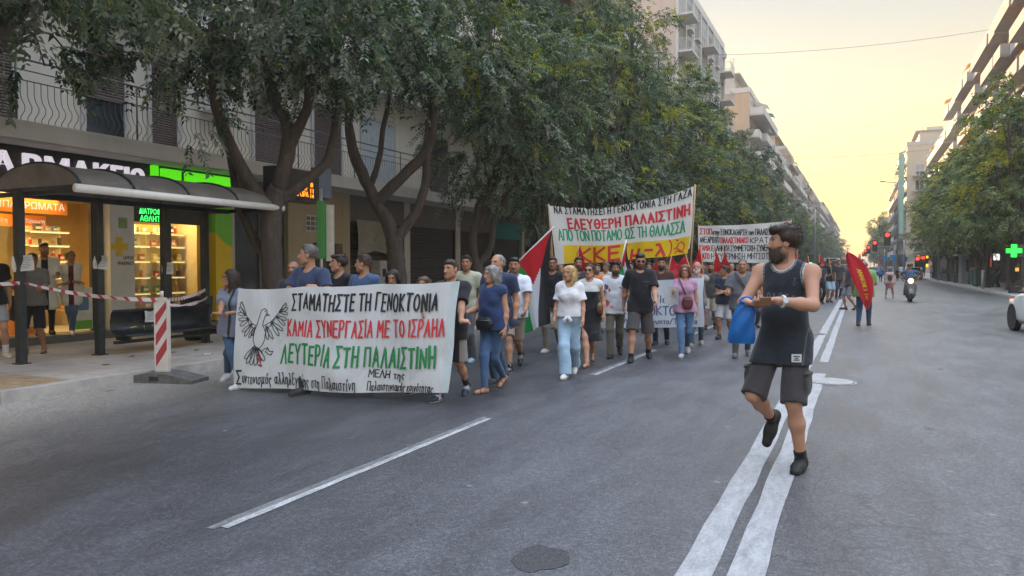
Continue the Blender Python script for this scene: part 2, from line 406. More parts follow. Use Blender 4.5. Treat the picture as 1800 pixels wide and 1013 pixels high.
tag(g.build("road_lane_dashes", [M_DASH, M_GHOST]), kind="structure")
# zebra crossing and stop line at the far junction
g = MB()
for i in range(14): g.box((KL + .6 + i * 1.15, 97, .001), (KL + 1.15 + i * 1.15, 101, .005))
tag(g.build("road_crossing_stripes", M_DASH), kind="structure")
# patch of dark fresh tar, manhole covers, dug sand strip
def blob(mb, c, rx, ry, z, n=26, seed=1, rot=0.0, wob=.22, m=0):
    r = random.Random(seed); ph = [r.uniform(0, 6.28) for _ in range(4)]; pts = []
    for i in range(n):
        a = 2 * math.pi * i / n; k = 1 + wob * (.5 * math.sin(2*a+ph[0]) + .35 * math.sin(3*a+ph[1]) + .25 * math.sin(5*a+ph[2]) + .2*math.sin(9*a+ph[3]))
        x, y = rx * k * math.cos(a), ry * k * math.sin(a)
        pts.append((c[0] + x*math.cos(rot) - y*math.sin(rot), c[1] + x*math.sin(rot) + y*math.cos(rot), z))
    mb.add(pts, [tuple(range(n))], m)
M_TAR = flat("fresh_tar", (.052, .052, .056), .75, var=.55, scale=60, bump=.8)
g = MB(); blob(g, G(950, 982), .135, .20, .003, seed=4); tag(g.build("road_tar_patch", M_TAR), kind="structure")
M_IRON = flat("cast_iron", (.13, .125, .12), .55, .3, var=.3, scale=14, bump=.4)
M_CONC = flat("pale_concrete", (.33, .32, .305), .85, var=.2, scale=5, bump=.3)
M_DUSTRING = flat("dusty_collar", (.27, .262, .25), .8, var=.3, scale=9)
def manhole(u, v, r, ring):
    c = G(u, v); e = empty("manhole_cover", c, 0)
    m = MB(); m.disc((0, 0, .003), (0, 0, 1), r * 1.16, 36, 0, .003); m.build("collar", M_DUSTRING if ring else M_IRON, e)
    m = MB(); m.disc((0, 0, .0063), (0, 0, 1), r * 1.05, 36, 1, .001); m.disc((0, 0, .0075), (0, 0, 1), r, 36, 0, .003)
    for i in range(-4, 5):
        L = math.sqrt(max(0, (r * .85) ** 2 - (i * r * .19) ** 2)); m.box((i*r*.19 - r*.04, -L, .0108), (i*r*.19 + r*.04, L, .0135))
    m.build("lid", [M_CONC if ring else M_IRON, M_TAR], e); return e
tag(manhole(1458, 671, .30, True), "round pale manhole cover in the road beside the double white line", "manhole cover")
tag(manhole(1424, 587, .30, False), "dark flat manhole cover in the road beyond the walking man", "manhole cover")
g = MB()
def sandz(u, v):
    return (KL - .2 - 1.15 * u, -3 + 8.95 * v, .134 + .045 * math.sin(math.pi * u) * min(1, (1 - v) * 5) * (1 + .5 * mnoise.noise((u * 5, v * 22, 1))))
g.grid(sandz, 8, 40)
def sand_mat():
    t = NT("dug_sand", .95); t.color(t.ramp(t.noise(7, 6, .7), [(.3, (.20, .13, .075)), (.55, (.34, .235, .14)), (.75, (.42, .31, .2))])); t.bump(t.noise(30, 5), .8, .02); return t.mat
tag(g.build("sand_bed", sand_mat()), "patch of brown sand in the opened pavement by the kerb", "sand", kind="stuff")
# ------------------------------------------------------------------ buildings
def glass_mat(name, tint=(.9, .93, .93), refl=.06, rough=.02):
    t = NT(name, rough); n, l = t.n, t.l
    tr = n.new("ShaderNodeBsdfTransparent"); tr.inputs[0].default_value = (*tint, 1)
    gl = n.new("ShaderNodeBsdfGlossy"); gl.inputs["Roughness"].default_value = rough
    fr = n.new("ShaderNodeFresnel"); fr.inputs[0].default_value = 1.45
    m = n.new("ShaderNodeMixShader"); l.new(t.math('MAXIMUM', fr.outputs[0], refl), m.inputs[0])
    l.new(tr.outputs[0], m.inputs[1]); l.new(gl.outputs[0], m.inputs[2]); l.new(m.outputs[0], n["Material Output"].inputs["Surface"])
    return t.mat
M_GLASS = glass_mat("shop_glass")
def window_glass():
    t = NT("window_glass", .08); t.color(t.ramp(t.noise(.7, 2), [(.35, (.02, .024, .03)), (.6, (.06, .07, .08)), (.75, (.16, .165, .16))])); return t.mat
M_WGL = window_glass()
def wall_mat(name, c, dirt=.35, scale=.5):
    if name in _mats: return _mats[name]
    t = NT(name, .85)
    a = t.noise(scale, 6, .65); st = t.noise(2.2, 5, .6, t.scaled(1, 1, .12)); f = t.noise(14, 4, .7)
    d = t.ramp(t.math('ADD', t.math('MULTIPLY', a, .5), t.math('MULTIPLY', st, .5)), [(.36, dirt), (.6, 0.0)])
    col_ = t.mix(d, c, tuple(x * .55 for x in c)); col_ = t.mix(t.ramp(f, [(.55, 0.0), (.75, .25)]), col_, tuple(x * .75 for x in c))
    t.color(col_); t.bump(f, .15, .006); _mats[name] = t.mat
    return t.mat
def shutter_mat(name, c, pitch=.055):
    """horizontal roller-shutter slats"""
    if name in _mats: return _mats[name]
    t = NT(name, .5)
    z = t.xyz()["Z"]; w = t.math('SINE', t.math('MULTIPLY', z, 2 * math.pi / pitch))
    t.color(t.mix(t.ramp(t.noise(3, 5), [(.3, 0.0), (.7, .5)]), c, tuple(x * .6 for x in c))); t.bump(w, .9, .012); _mats[name] = t.mat
    return t.mat
M_WHITE = wall_mat("white_render", (.62, .585, .53), .25)
M_SLAB = wall_mat("balcony_concrete", (.50, .48, .45), .45)
M_RAILD = flat("dark_railing", (.05, .048, .047), .5, .4)
M_RAILW = flat("pale_railing", (.55, .54, .52), .5)
M_FRAMEW = flat("white_frame", (.62, .61, .59), .5)
M_SHB = shutter_mat("brown_shutter", (.10, .058, .05))
M_SHG = shutter_mat("grey_shutter", (.40, .40, .38))
M_SHGR = shutter_mat("green_shutter", (.22, .30, .25))
M_ROLL = shutter_mat("dark_roller_shutter", (.06, .052, .05), .09)
M_ROOFT = flat("roof_tar", (.12, .115, .11), .9)
def cloth_stripe(name, c, c2=None, pitch=.3):
    if name in _mats: return _mats[name]
    t = NT(name, .85)
    w = t.math('SINE', t.math('MULTIPLY', t.xyz()["Y"], 2 * math.pi / pitch))
    t.color(t.mix(t.ramp(w, [(.48, 0.0), (.52, 1.0)]), c, c2 or tuple(x * .8 for x in c)))
    tr = t.n.new("ShaderNodeBsdfTranslucent"); tr.inputs[0].default_value = (*c, 1)
    m = t.n.new("ShaderNodeMixShader"); m.inputs[0].default_value = .35
    t.l.new(t.b.outputs[0], m.inputs[1]); t.l.new(tr.outputs[0], m.inputs[2]); t.l.new(m.outputs[0], t.n["Material Output"].inputs["Surface"])
    _mats[name] = t.mat
    return t.mat
AWN = {"orange": cloth_stripe("orange_awning", (.62, .27, .05)), "cream": cloth_stripe("cream_awning", (.55, .47, .36)),
       "green": cloth_stripe("green_awning", (.12, .25, .17)), "white": cloth_stripe("white_awning", (.6, .58, .54)), "rust": cloth_stripe("rust_awning", (.45, .17, .08))}

_pm = {}
def pmesh(key, fn, mats):
    if key not in _pm:
        m = MB(); fn(m); _pm[key] = m.mesh(str(key[0]), mats)
    return _pm[key]
def win_part(root, x, y, z, w, h, kind, rr):
    """a balcony door or window: frame, glass, one shutter partly down"""
    sm = {"brown": M_SHB, "grey": M_SHG, "green": M_SHGR}[kind]
    v = rr.choice((0, .25, .45, .7, 1.0)) if kind != "green" else 0
    def fn(m):
        f = .06
        m.box((.0, -w/2, 0), (.04, w/2, f), 0); m.box((.0, -w/2, h - f), (.04, w/2, h), 0)
        m.box((.0, -w/2, f), (.04, -w/2 + f, h - f), 0); m.box((.0, w/2 - f, f), (.04, w/2, h - f), 0); m.box((.0, -f/2, f), (.036, f/2, h - f), 0)
        m.box((.002, -w/2 + f, f), (.018, w/2 - f, h - f), 1)
        if v: m.box((.019, -w/2 + f, h - f - (h - 2*f) * v), (.034, w/2 - f, h - f), 2)
        if kind == "green":
            for s in (-1, 1): m.box((.045, s*w/2, .03), (.075, s*(w/2 + w*.42), h - .03), 2)
    o = link("window", pmesh(("window", round(w, 2), round(h, 2), kind, v), fn, [M_FRAMEW, M_WGL, sm]), root); o.location = (x, y, z); return o
def rail_mesh(L, d, kind, h=.95):
    def fn(m):
        segs = [((d, -L/2), (d, L/2)), ((0.02, -L/2), (d, -L/2)), ((0.02, L/2), (d, L/2))]
        for (a, b) in segs:
            A, B = Vector((*a, 0)), Vector((*b, 0)); n = (B - A).length; t = (B - A) / n
            def bar(p, q, r):
                m.tube([p, q], r, 4, 0, True, False)
            up = Vector((0, 0, 1))
            bar(A + up*h, B + up*h, .022)
            if kind == "bars":
                bar(A + up*.08, B + up*.08, .012)
                k = max(1, int(n / .13))
                for i in range(k + 1): bar(A + t*(n*i/k) + up*.08, A + t*(n*i/k) + up*h, .008)
            elif kind == "solid":
                w = Vector((-t.y, t.x, 0)) * .05
                m.add([A - w, B - w, B + w, A + w, A - w + up*(h-.05), B - w + up*(h-.05), B + w + up*(h-.05), A + w + up*(h-.05)],
                      [(0,3,2,1),(4,5,6,7),(0,1,5,4),(1,2,6,5),(2,3,7,6),(3,0,4,7)], 0)
            else:
                for q in (.25, .45, .65, .82): bar(A + up*q, B + up*q, .012)
                k = max(1, int(n / 1.1))
                for i in range(k + 1): bar(A + t*(n*i/k), A + t*(n*i/k) + up*h, .018)
    return fn
def balcony_part(root, y, z, L, d, kind, mslab, mrail):
    def fn(m):
        m.box((.002, -L/2, -.16), (d + .06, L/2, 0), 0); m.box((.01, -L/2 + .1, -.17), (d - .1, L/2 - .1, -.161), 0)
    b = link("balcony", pmesh(("balcony", round(L, 2), round(d, 2), mslab.name), fn, [mslab]), root); b.location = (.03, y, z)
    r = link("railing", pmesh(("railing", round(L, 2), round(d, 2), kind, mrail.name), rail_mesh(L, d, kind), [mrail]), b)
    return b
def awning_part(root, y, z, w, out, drop, key):
    def fn(m):
        def p(u, v):
            sag = .05 * math.sin(math.pi * v)
            return (.05 + out * v, -w/2 + w*u, -drop * v - sag)
        m.grid(p, 4, 6); m.grid(lambda u, v: (.05 + out + .005, -w/2 + w*u, -drop - .05*0 - .22 * v + .02 * math.sin(u * 30) * v), 16, 1)
        m.tube([(.05 + out, -w/2, -drop), (.05 + out, w/2, -drop)], .02, 5)
    o = link("awning", pmesh(("awning", round(w, 2), round(out, 2), round(drop, 2), key), fn, [AWN[key]]), root); o.location = (.05, y, z); return o
def shop_part(root, y, w, z, h, kind, rr):
    def fn(m):
        f = .07
        for a, b in (((0, -w/2, 0), (.06, -w/2+f, h)), ((0, w/2-f, 0), (.06, w/2, h)), ((0, -w/2+f, h-f), (.06, w/2-f, h)), ((0, -w/2+f, 0), (.06, w/2-f, .35))): m.box(a, b, 0)
        m.box((.005, -w/2+f, .35), (.02, w/2-f, h-f), 1)
        if kind == "shut": m.box((.022, -w/2+f, .355), (.045, w/2-f, h-f-.002), 2)
        else: m.box((.021, -.03, .355), (.05, .03, h-f-.002), 0)
    o = link("shop_front", pmesh(("shop_front", round(w, 2), round(h, 2), kind), fn, [M_RAILD, M_WGL, M_ROLL]), root); o.location = (.03, y, z); return o

def apartment(label, side, y0, y1, nfl, st, depth=12.0, gh=4.1, fh=3.05, seed=0, front=None, cat="apartment block", detail=2):
    rr = random.Random(seed)
    X = (FL if side == 'L' else FR) if front is None else front
    L = y1 - y0
    root = empty("apartment_building", (X, y0, .13) if side == 'L' else (X, y1, .13), 0 if side == 'L' else math.pi, label, cat, "apartment blocks along the avenue")
    Hh = gh + nfl * fh
    m = MB(); m.box((-depth, .03, -.13), (-.02, L - .03, Hh)); m.build("wall", st["end"], root)
    m = MB(); m.box((-.018, .012, gh - .5), (.028, L - .012, Hh)); m.build("facade", st["wall"], root)
    m = MB(); m.box((-depth - .1, -.02, Hh + .001), (.14, L + .02, Hh + .12), 0)
    for a, b in (((-.06, -.02), (.14, L + .02)), ((-depth - .1, -.02), (-.061, .12)), ((-depth - .1, L - .12), (-.061, L + .02))): m.box((a[0], a[1], Hh + .121), (b[0], b[1], Hh + .7), 0)
    rf = m.build("roof", st["trim"], root)
    # set-back top storey, stair tower, aerials
    if st.get("pent", 1):
        m = MB(); m.box((-depth + 1, 1.2, Hh + .121), (-2.2, L - 1.5, Hh + 2.9)); m.box((-depth + .8, 1.0, Hh + 2.9), (-1.4, L - 1.3, Hh + 3.08))
        q = rr.uniform(.3, .6) * L; m.box((-7, q, Hh + 3.08), (-4, q + 3, Hh + 5.2)); m.build("penthouse", st["wall"], rf)
        k = max(1, int((L - 3) / 3.2))
        for i in range(k): win_part(rf, -2.19, 2.2 + (L - 4.4) * (i + .5) / k, Hh + .3, 1.8, 2.1, rr.choice(("grey", "brown")), rr)
    for i in range(rr.randint(1, 3)):
        m = MB(); x, y, z0 = rr.uniform(-8, -2), rr.uniform(1, L - 1), Hh + .1; h = rr.uniform(4, 6.5)
        m.tube([(x, y, z0), (x, y, z0 + h)], .025, 4)
        for q in range(4): m.tube([(x - .5 + q * .06, y, z0 + h - .2 - q * .22), (x + .5 - q * .06, y, z0 + h - .2 - q * .22)], .012, 4)
        m.build("aerial", M_RAILD, rf)
    nb = max(2, int(round(L / st.get("bay", 3.3)))); bw = L / nb
    # ground floor
    for i in range(nb):
        shop_part(root, (i + .5) * bw, bw - .5, .0, gh - 1.0, rr.choice(("open", "open", "shut")), rr)
    m = MB()
    for i in range(nb): m.box((.03, i * bw + .12, gh - .95), (.16, (i + 1) * bw - .12, gh - .40))
    m.build("shop_fascia", st.get("fascia", M_RAILD), root)
    m = MB(); m.box((.029, .0, gh - .18), (st.get("cor", .5), L, gh - .001)); m.build("cornice", st["trim"], root)
    # storeys
    pat = st["pat"]
    for f in range(nfl):
        z = gh + f * fh
        i = 0
        p = pat[f % len(pat)] if f < nfl - 1 or not st.get("top") else st["top"]
        runs = []
        while i < nb:
            ch = p[i % len(p)]
            j = i
            while j + 1 < nb and p[(j + 1) % len(p)] == ch and ch in "BCDE": j += 1
            runs.append((ch, i, j)); i = j + 1
        for ch, a, b in runs:
            ym, Lb = (a + b + 1) / 2 * bw, (b - a + 1) * bw
            if ch in "BCDE":
                d = {"B": 1.25, "C": 1.35, "D": .7, "E": 1.9}[ch]
                Lc = Lb - st.get("gap", .5)
                balcony_part(root, ym, z + .02, Lc, d, st["rail"], st["slab"], st["mrail"])
                for k in range(a, b + 1):
                    win_part(root, .03, (k + .5) * bw, z + .03, min(2.0, bw - .9), 2.25, st["sh"], rr)
                    if detail > 1 and rr.random() < st.get("awn_p", .3):
                        fold = rr.random() < .45
                        awning_part(root, (k + .5) * bw, z + 2.7, bw - .35, (.35 if fold else d * .95), (.15 if fold else rr.uniform(.5, 1.1)), rr.choice(st["awn"]))
                    if detail > 1 and rr.random() < .22:
                        mm = pmesh(("air_unit",), lambda m: (m.box((.0, -.4, 0), (.3, .4, .55)), m.disc((.301, 0, .28), (1, 0, 0), .22, 16, 1, .01)), [M_FRAMEW, M_RAILD])
                        o = link("air_unit", mm, root); o.location = (.05, (k + .5) * bw + bw * .42 - .1, z + 2.15)
            elif ch == "W":
                win_part(root, .03, ym, z + .95, 1.5, 1.35, st["sh"], rr)
            elif ch == "V":
                win_part(root, .03, ym, z + .10, 1.1, 2.2, "green", rr); balcony_part(root, ym, z + .02, 1.6, .35, "bars", st["slab"], st["mrail"])
    if st.get("bands"):
        m = MB()
        for f in range(1, nfl): m.box((.0285, .0, gh + f*fh - .22), (.12, L, gh + f*fh - .17 + .08))
        m.build("string_course", M_WHITE, root)
        for i in range(nb + 1):
            m = MB(); y = min(max(i * bw, .2), L - .2); m.box((.029, y - .19, gh + .02), (.2, y + .19, Hh - .02)); m.build("pilaster", M_WHITE, root)
    return root

W = wall_mat
ST = {
 "grey": dict(wall=W("grey_blue_render", (.40, .42, .47), .15), end=W("pink_end_wall", (.58, .45, .38), .25), trim=M_WHITE, slab=M_WHITE, mrail=M_RAILW, rail="bars", sh="grey", pat=["BVV", "BVV", "BVV"], bands=True, awn_p=.15, awn=["cream", "white"], bay=3.6, pent=0),
 "tan": dict(wall=W("pale_render", (.52, .47, .42), .3), end=W("tan_end_wall", (.56, .40, .26), .3), trim=M_WHITE, slab=M_WHITE, mrail=M_WHITE, rail="solid", sh="grey", pat=["EEE", "EE", "BEE"], awn_p=.3, awn=["cream", "white", "green"], bay=3.8),
 "cream": dict(wall=W("cream_render", (.50, .45, .38), .4), end=W("cream_end", (.56, .46, .34), .3), trim=M_SLAB, slab=M_SLAB, mrail=M_RAILD, rail="bars", sh="brown", pat=["BBWB", "BB", "BWBB"], awn_p=.4, awn=["cream", "green", "white", "rust"]),
 "white": dict(wall=M_WHITE, end=W("white_end", (.60, .53, .44), .3), trim=M_SLAB, slab=M_WHITE, mrail=M_WHITE, rail="solid", sh="grey", pat=["CCBB", "CC", "CBB"], awn_p=.35, awn=["cream", "white", "orange"]),
 "ochre": dict(wall=W("ochre_render", (.47, .36, .24), .35), end=W("ochre_end", (.45, .33, .22), .4), trim=M_SLAB, slab=M_SLAB, mrail=M_RAILW, rail="wires", sh="brown", pat=["BBB", "WBB", "BB"], awn_p=.45, awn=["orange", "cream", "rust"]),
 "rgrey": dict(wall=W("weathered_render", (.40, .375, .36), .45), end=W("weathered_end", (.40, .37, .35), .45), trim=M_SLAB, slab=W("weathered_slab", (.44, .42, .41), .4), mrail=W("weathered_parapet", (.46, .44, .43), .4), rail="solid", sh="grey", pat=["CCBDC", "DCCB", "CDCC"], awn_p=.5, awn=["orange", "cream", "orange", "rust"], bay=3.7, gap=.3),
 "brick": dict(wall=W("rose_render", (.47, .35, .30), .35), end=W("rose_end", (.45, .33, .28), .4), trim=M_SLAB, slab=M_SLAB, mrail=M_RAILD, rail="bars", sh="grey", pat=["BWB", "BB", "WBB"], awn_p=.3, awn=["cream", "green", "orange"]),
}
# left side, beyond the near block
BL = [
 ("dull stone apartment block hidden behind the street trees, next to the pharmacy block", 30.6, 44, 5, "cream"),
 ("weathered apartment block half hidden by trees before the tall grey one", 44.2, 60.8, 4, "brick"),
 ("tall grey blue apartment block with white pilasters and pink end wall above the trees", 61, 84.5, 7, "grey"),
 ("low rose house with a ragged roof between the grey and tan blocks", 84.7, 105.6, 4, "brick"),
 ("tan apartment block with bare side wall and stacked white balconies", 105.8, 124.5, 7, "tan"),
 ("cream apartment block with brown shutters after the tan block", 124.7, 143, 6, "cream"),
 ("white apartment block with solid balconies, third past the tan block", 143.2, 160, 6, "white"),
 ("ochre apartment block with wire railings, far along the left row", 160.2, 181, 7, "ochre"),
 ("long white apartment block far along the left row with low solid parapets", 181.2, 210, 6, "white"),
 ("cream block before the far crossing on the left of the avenue", 210.2, 236, 7, "cream"),
 ("rose apartment block beyond the far crossing on the left of the avenue", 250, 282, 7, "brick"),
 ("white apartment block in the hazy distance on the left of the avenue", 282.2, 320, 7, "white"),
 ("ochre apartment block in the hazy distance on the left of the avenue", 320.2, 372, 7, "ochre"),
 ("cream apartment block at the hazy left end of the avenue", 372.2, 440, 8, "cream"),
 ("tan block closing the hazy left row of the avenue", 440.2, 560, 8, "tan"),
]
for i, (lab, a, b, nf, s) in enumerate(BL):
    apartment(lab, 'L', a, b, nf, ST[s], seed=100 + i, front=FL - (0 if i not in (2,) else 0), detail=2 if b < 250 else 1)
BR = [
 ("near right apartment block with deep grey balconies rising out of the frame", 44, 78, 8, "rgrey", None),
 ("right apartment block of weathered grey balconies and orange awnings above the trees", 78.2, 108, 7, "rgrey", None),
 ("white right apartment block with solid parapets between grey and ochre blocks", 108.2, 122, 7, "white", None),
 ("ochre right apartment block catching the evening sun on its top storeys", 122.2, 152, 6, "ochre", None),
 ("cream right block with a green safety net strip, standing at the junction", 166, 190, 7, "cream", 8.4),
 ("white corner block behind the red traffic lights on the right", 190.2, 226, 6, "white", 8.4),
 ("ochre block behind the yellowing far tree on the right", 262, 300, 5, "ochre", 9.5),
 ("cream block in the hazy distance on the right of the avenue", 300.2, 350, 6, "cream", 9.5),
 ("tan block in the hazy distance on the right of the avenue", 350.2, 420, 6, "tan", 9.5),
 ("white block at the hazy right end of the avenue", 420.2, 600, 7, "white", 9.5),
]
for i, (lab, a, b, nf, s, fx) in enumerate(BR):
    apartment(lab, 'R', a, b, nf, ST[s], seed=200 + i, front=fx, detail=2 if b < 250 else 1)
rt = [o for o in col.objects if o.get("label", "").startswith("cream right block")][0]; rr = random.Random(8)
for f in range(6):
    for k in range(3):
        w = win_part(rt, -2.2 - 3.4 * k, 24.01, 4.3 + f * 3.05, 1.5, 2.1, "grey", rr); w.rotation_euler.z = math.pi / 2
        if k < 2: b = balcony_part(rt, 24.0, 4.2 + f * 3.05, 2.6, 1.1, "bars", M_WHITE, M_RAILW); b.location.x = -2.2 - 3.4 * k; b.rotation_euler.z = math.pi / 2
m = MB(); m.grid(lambda u, v: (6.9 + 1.0*u, 165.8 + .12*math.sin(u*8+v*7), 8 + 16*v), 4, 20)
tag(m.build("safety_net", flat("green_net", (.28, .45, .34), .9)), "green scaffold net hung down the corner of the cream right block", "safety net")
# far end of the avenue and the hills
def hill(u, v):
    x = -700 + 1400*u; h = 22 + 10*mnoise.noise((u*7, 3, 1)) + 6*mnoise.noise((u*23, 1, 5)); return (x, 1500 + 300*v, h * math.sin(math.pi*(.02 + .96*v)))
m = MB(); m.grid(hill, 60, 6); tag(m.build("hills", flat("far_hills", (.17, .17, .15), .95, scale=.02)), kind="structure")
# ------------------------------------------------------------------ the near left block and its shops
GY = lambda u: AX(u, 468, -14.0).y
M_STONE = wall_mat("stained_stone_wall", (.66, .60, .51), .35)
M_DSTONE = wall_mat("dark_stone_wall", (.16, .15, .14), .4)
M_BLACK = flat("black_fascia", (.02, .02, .022), .45, var=.3)
M_CREAMP = wall_mat("cream_pilaster", (.42, .35, .25), .4)
blk = empty("old_apartment_block", (0, 0, 0), 0, "old stone apartment block over the pharmacy with dark shutters and a long balcony", "apartment block", "apartment blocks along the avenue")
Y0, Y1 = -6.0, 30.4
m = MB(); m.box((-26, Y0, 3.76), (-14.0, Y1, 21)); m.box((-26, Y0, -.1), (-19.2, Y1, 3.76)); m.build("wall", M_STONE, blk)
m = MB(); m.box((-26.2, Y0 - .1, 21), (-13.2, Y1, 21.3)); m.build("roof", M_SLAB, blk)
for z, x in ((3.74, -12.6), (7.0, -13.5), (10.1, -13.5), (13.2, -13.5)):
    m = MB(); m.box((-13.998, Y0, z), (x, Y1, z + .2)); m.box((x - .04, Y0, z - .05), (x + .05, Y1, z - .001)); m.box((x + .002, Y0, z + .2), (x - .14, Y1, z + .27))
    b = m.build("balcony", M_SLAB, blk)
    m = MB(); y = Y0
    while y < (Y1 if z < 8 else Y0 + .5):
        pts = [(x - .06, y, z + .25), (x - .055, y, z + .33), (x + .05, y, z + .42), (x + .06, y, z + .5), (x - .03, y, z + .62), (x - .06, y, z + .72), (x - .06, y, z + .95)]
        m.tube(pts, .0065, 4, 0, False); y += .115
    for q in (.27, .95, 1.12, 1.3): m.tube([(x - .06, Y0, z + q), (x - .06, Y1, z + q)], .012 if q != 1.3 else .02, 5)
    y = Y0
    while y < Y1: m.tube([(x - .06, y, z + .2), (x - .06, y, z + 1.3)], .018, 5); y += 2.25
    m.build("railing", flat("weathered_railing", (.13, .12, .11), .5, .3), b)
rr = random.Random(5)
def old_window(ya, yb, z, h, kind):
    w = yb - ya
    m = MB(); t = .09
    m.box((-14.0, ya - t, z), (-13.93, ya, z + h + t), 0); m.box((-14.0, yb, z), (-13.93, yb + t, z + h + t), 0); m.box((-14.0, ya, z + h), (-13.93, yb, z + h + t), 0)
    if kind == "shut": m.box((-13.999, ya, z), (-13.955, yb, z + h), 1)
    elif kind == "half": m.box((-13.999, ya, z), (-13.98, yb, z + h), 2); m.box((-13.979, ya, z + h * .45), (-13.95, yb, z + h), 1)
    else: m.box((-13.999, ya, z), (-13.96, yb, z + h), 3)
    f = m.build("window", [M_SLAB, M_SHB, M_WGL, flat("pale_blue_panel", (.42, .45, .47), .5)], blk)
for a, b, k in ((-3, -1.8, "shut"), (1, 2.2, "shut"), (5.4, 6.6, "half"), (7.4, 8.2, "shut"), (9.6, 10.45, "half"), (11.1, 11.75, "shut"), (14.1, 15.05, "shut"), (16.35, 17.55, "shut"), (18.6, 20.3, "blue"), (22.5, 23.8, "shut"), (26, 27.4, "shut"), (28.6, 29.8, "shut")):
    for z in (3.95, 7.22, 10.32): old_window(a, b, z, 2.25, k)
m = MB(); m.box((-13.93, 12.35, 5.2), (-13.6, 13.1, 5.7)); m.build("air_unit", M_FRAMEW, blk)
# ground floor piers and shops past the pharmacy
for a, b in ((13.1, 13.42), (20.9, 21.25), (24.4, 24.75)):
    m = MB(); m.box((-14.35, a, .1), (-13.96, b, 3.739)); m.build("pier", M_SLAB, blk)
m = MB(); m.box((-14.35, 15.3, .1), (-13.96, 16.28, 3.739)); m.box((-14.35, 16.281, 2.25), (-13.97, 17.6, 3.739)); m.box((-14.35, 17.601, .1), (-13.96, 17.95, 3.739)); m.build("entrance_wall", M_CREAMP, blk)
m = MB(); m.box((-14.3, 16.29, .13), (-14.22, 17.59, 2.25)); m.box((-14.21, 16.5, .9), (-14.19, 17.35, 2.05), 1); m.build("entrance_door", [flat("brown_door", (.13, .05, .035), .4), M_WGL], blk)
m = MB(); m.box((-13.955, 15.95, 2.55), (-13.93, 16.75, 3.02), 0)
for i in range(4):
    for j in range(3): m.box((-13.929, 15.99 + i*.19, 2.59 + j*.14), (-13.92, 16.13 + i*.19, 2.69 + j*.14), 1)
m.build("name_plate", [flat("plate_white", (.5, .5, .47)), flat("plate_dark", (.14, .15, .15))], blk)
def lower_shop(a, b, kind):
    m = MB()
    if kind == "glass":
        m.box((-14.2, a, .13), (-14.02, b, .55), 0); m.box((-14.2, a, 3.05), (-13.95, b, 3.739), 0)
        m.box((-14.12, a, .55), (-14.1, b, 3.05), 1)
        for y in (a + .03, (a + b) / 2, b - .03): m.box((-14.14, y - .03, .551), (-14.05, y + .03, 3.049), 0)
    else:
        m.box((-14.2, a, 2.95), (-13.97, b, 3.739), 0); m.box((-14.12, a + .06, .13), (-14.06, b - .06, 2.95), 2)
        for y in (a, b - .06): m.box((-14.13, y, .13), (-13.99, y + .06, 2.949), 3)
    m.build("shop_front", [M_DSTONE, M_WGL, M_ROLL, flat("teal_frame", (.05, .16, .15), .5) if kind == "teal" else M_RAILD], blk)
lower_shop(13.42, 15.3, "glass"); lower_shop(17.95, 20.9, "open"); lower_shop(21.25, 24.4, "roll"); lower_shop(24.75, 27.7, "roll"); lower_shop(27.75, 30.3, "teal")
m = MB(); m.box((-13.96, 27.75, 2.75), (-13.9, 30.3, 3.45)); m.build("shop_fascia", flat("teal_fascia", (.04, .20, .20), .5), blk)
m = MB(); m.grid(lambda u, v: (-13.9 + .06*math.sin(u*14 + v*3), 18.2 + 1.9*u, 3.0 - 1.25*v*(1 - .25*math.sin(u*3.1))), 16, 8)
tag(m.build("hanging_cloth", flat("dusty_canvas", (.30, .28, .24), .9)), "dusty canvas sheet hung over the closed stall behind the second tree", "cloth")
for (a, b, z) in ((18.7, 19.5, 1.75), (19.7, 20.3, 1.6)):
    m = MB(); m.box((-13.75, a, .13), (-13.4, b, z), 0); m.box((-13.399, a + .05, .2), (-13.385, b - .05, z - .08), 0); m.box((-13.384, a + .12, z - .5), (-13.375, a + .3, z - .25), 1)
    tag(m.build("utility_cabinet", [flat("cabinet_grey", (.40, .40, .38), .6, var=.2), M_BLACK]), "pale metal utility cabinet by the wall, the %s of a pair behind the second tree" % ("taller" if z > 1.7 else "shorter"), "utility cabinet", "utility cabinets at the wall")

# ---- the pharmacy
ph = empty("pharmacy_shop", (-14, 8, .13), 0, "lit pharmacy with black fascia, white letters and glass front behind the bus shelter", "shop")
ph.location = (0, 0, 0)
PA, PB = -1.0, 12.58
M_FLOORP = flat("shop_floor", (.42, .38, .33), .3)
m = MB(); m.box((-18.6, PA, .1), (-13.62, PB + .5, .27)); m.build("step", M_DSTONE, ph)
m = MB(); m.box((-18.55, PA, .271), (-14.2, PB, .28)); m.build("floor", M_FLOORP, ph)
M_INW = flat("shop_wall", (.66, .50, .24), .6, var=.06)
m = MB(); m.box((-18.6, PA, .28), (-18.5, PB, 3.5)); m.box((-18.5, PA, .28), (-14.2, PA + .1, 3.5)); m.box((-18.5, PB - .1, .28), (-14.2, PB, 3.5)); m.build("inner_wall", M_INW, ph)
m = MB(); m.box((-18.6, PA, 3.2), (-14.3, PB, 3.3)); m.build("ceiling", flat("shop_ceiling", (.72, .66, .55), .6), ph)
m = MB(); m.box((-14.1, PA, 3.02), (-13.62, 10.95, 3.738)); m.box((-14.1, 10.951, 3.02), (-13.62, PB + .55, 3.738)); m.build("fascia", M_BLACK, ph)
WL = glow("white_lit_letters", (.92, .85, .95), .20)
lets = [("Φ", 7.18, .36), ("Α", 7.60, .40), ("Ρ", 8.14, .32), ("Μ", 8.54, .44), ("Α", 9.05, .36), ("Κ", 9.49, .32), ("Ε", 9.86, .24), ("Ι", 10.16, .08), ("Ο", 10.30, .30)]
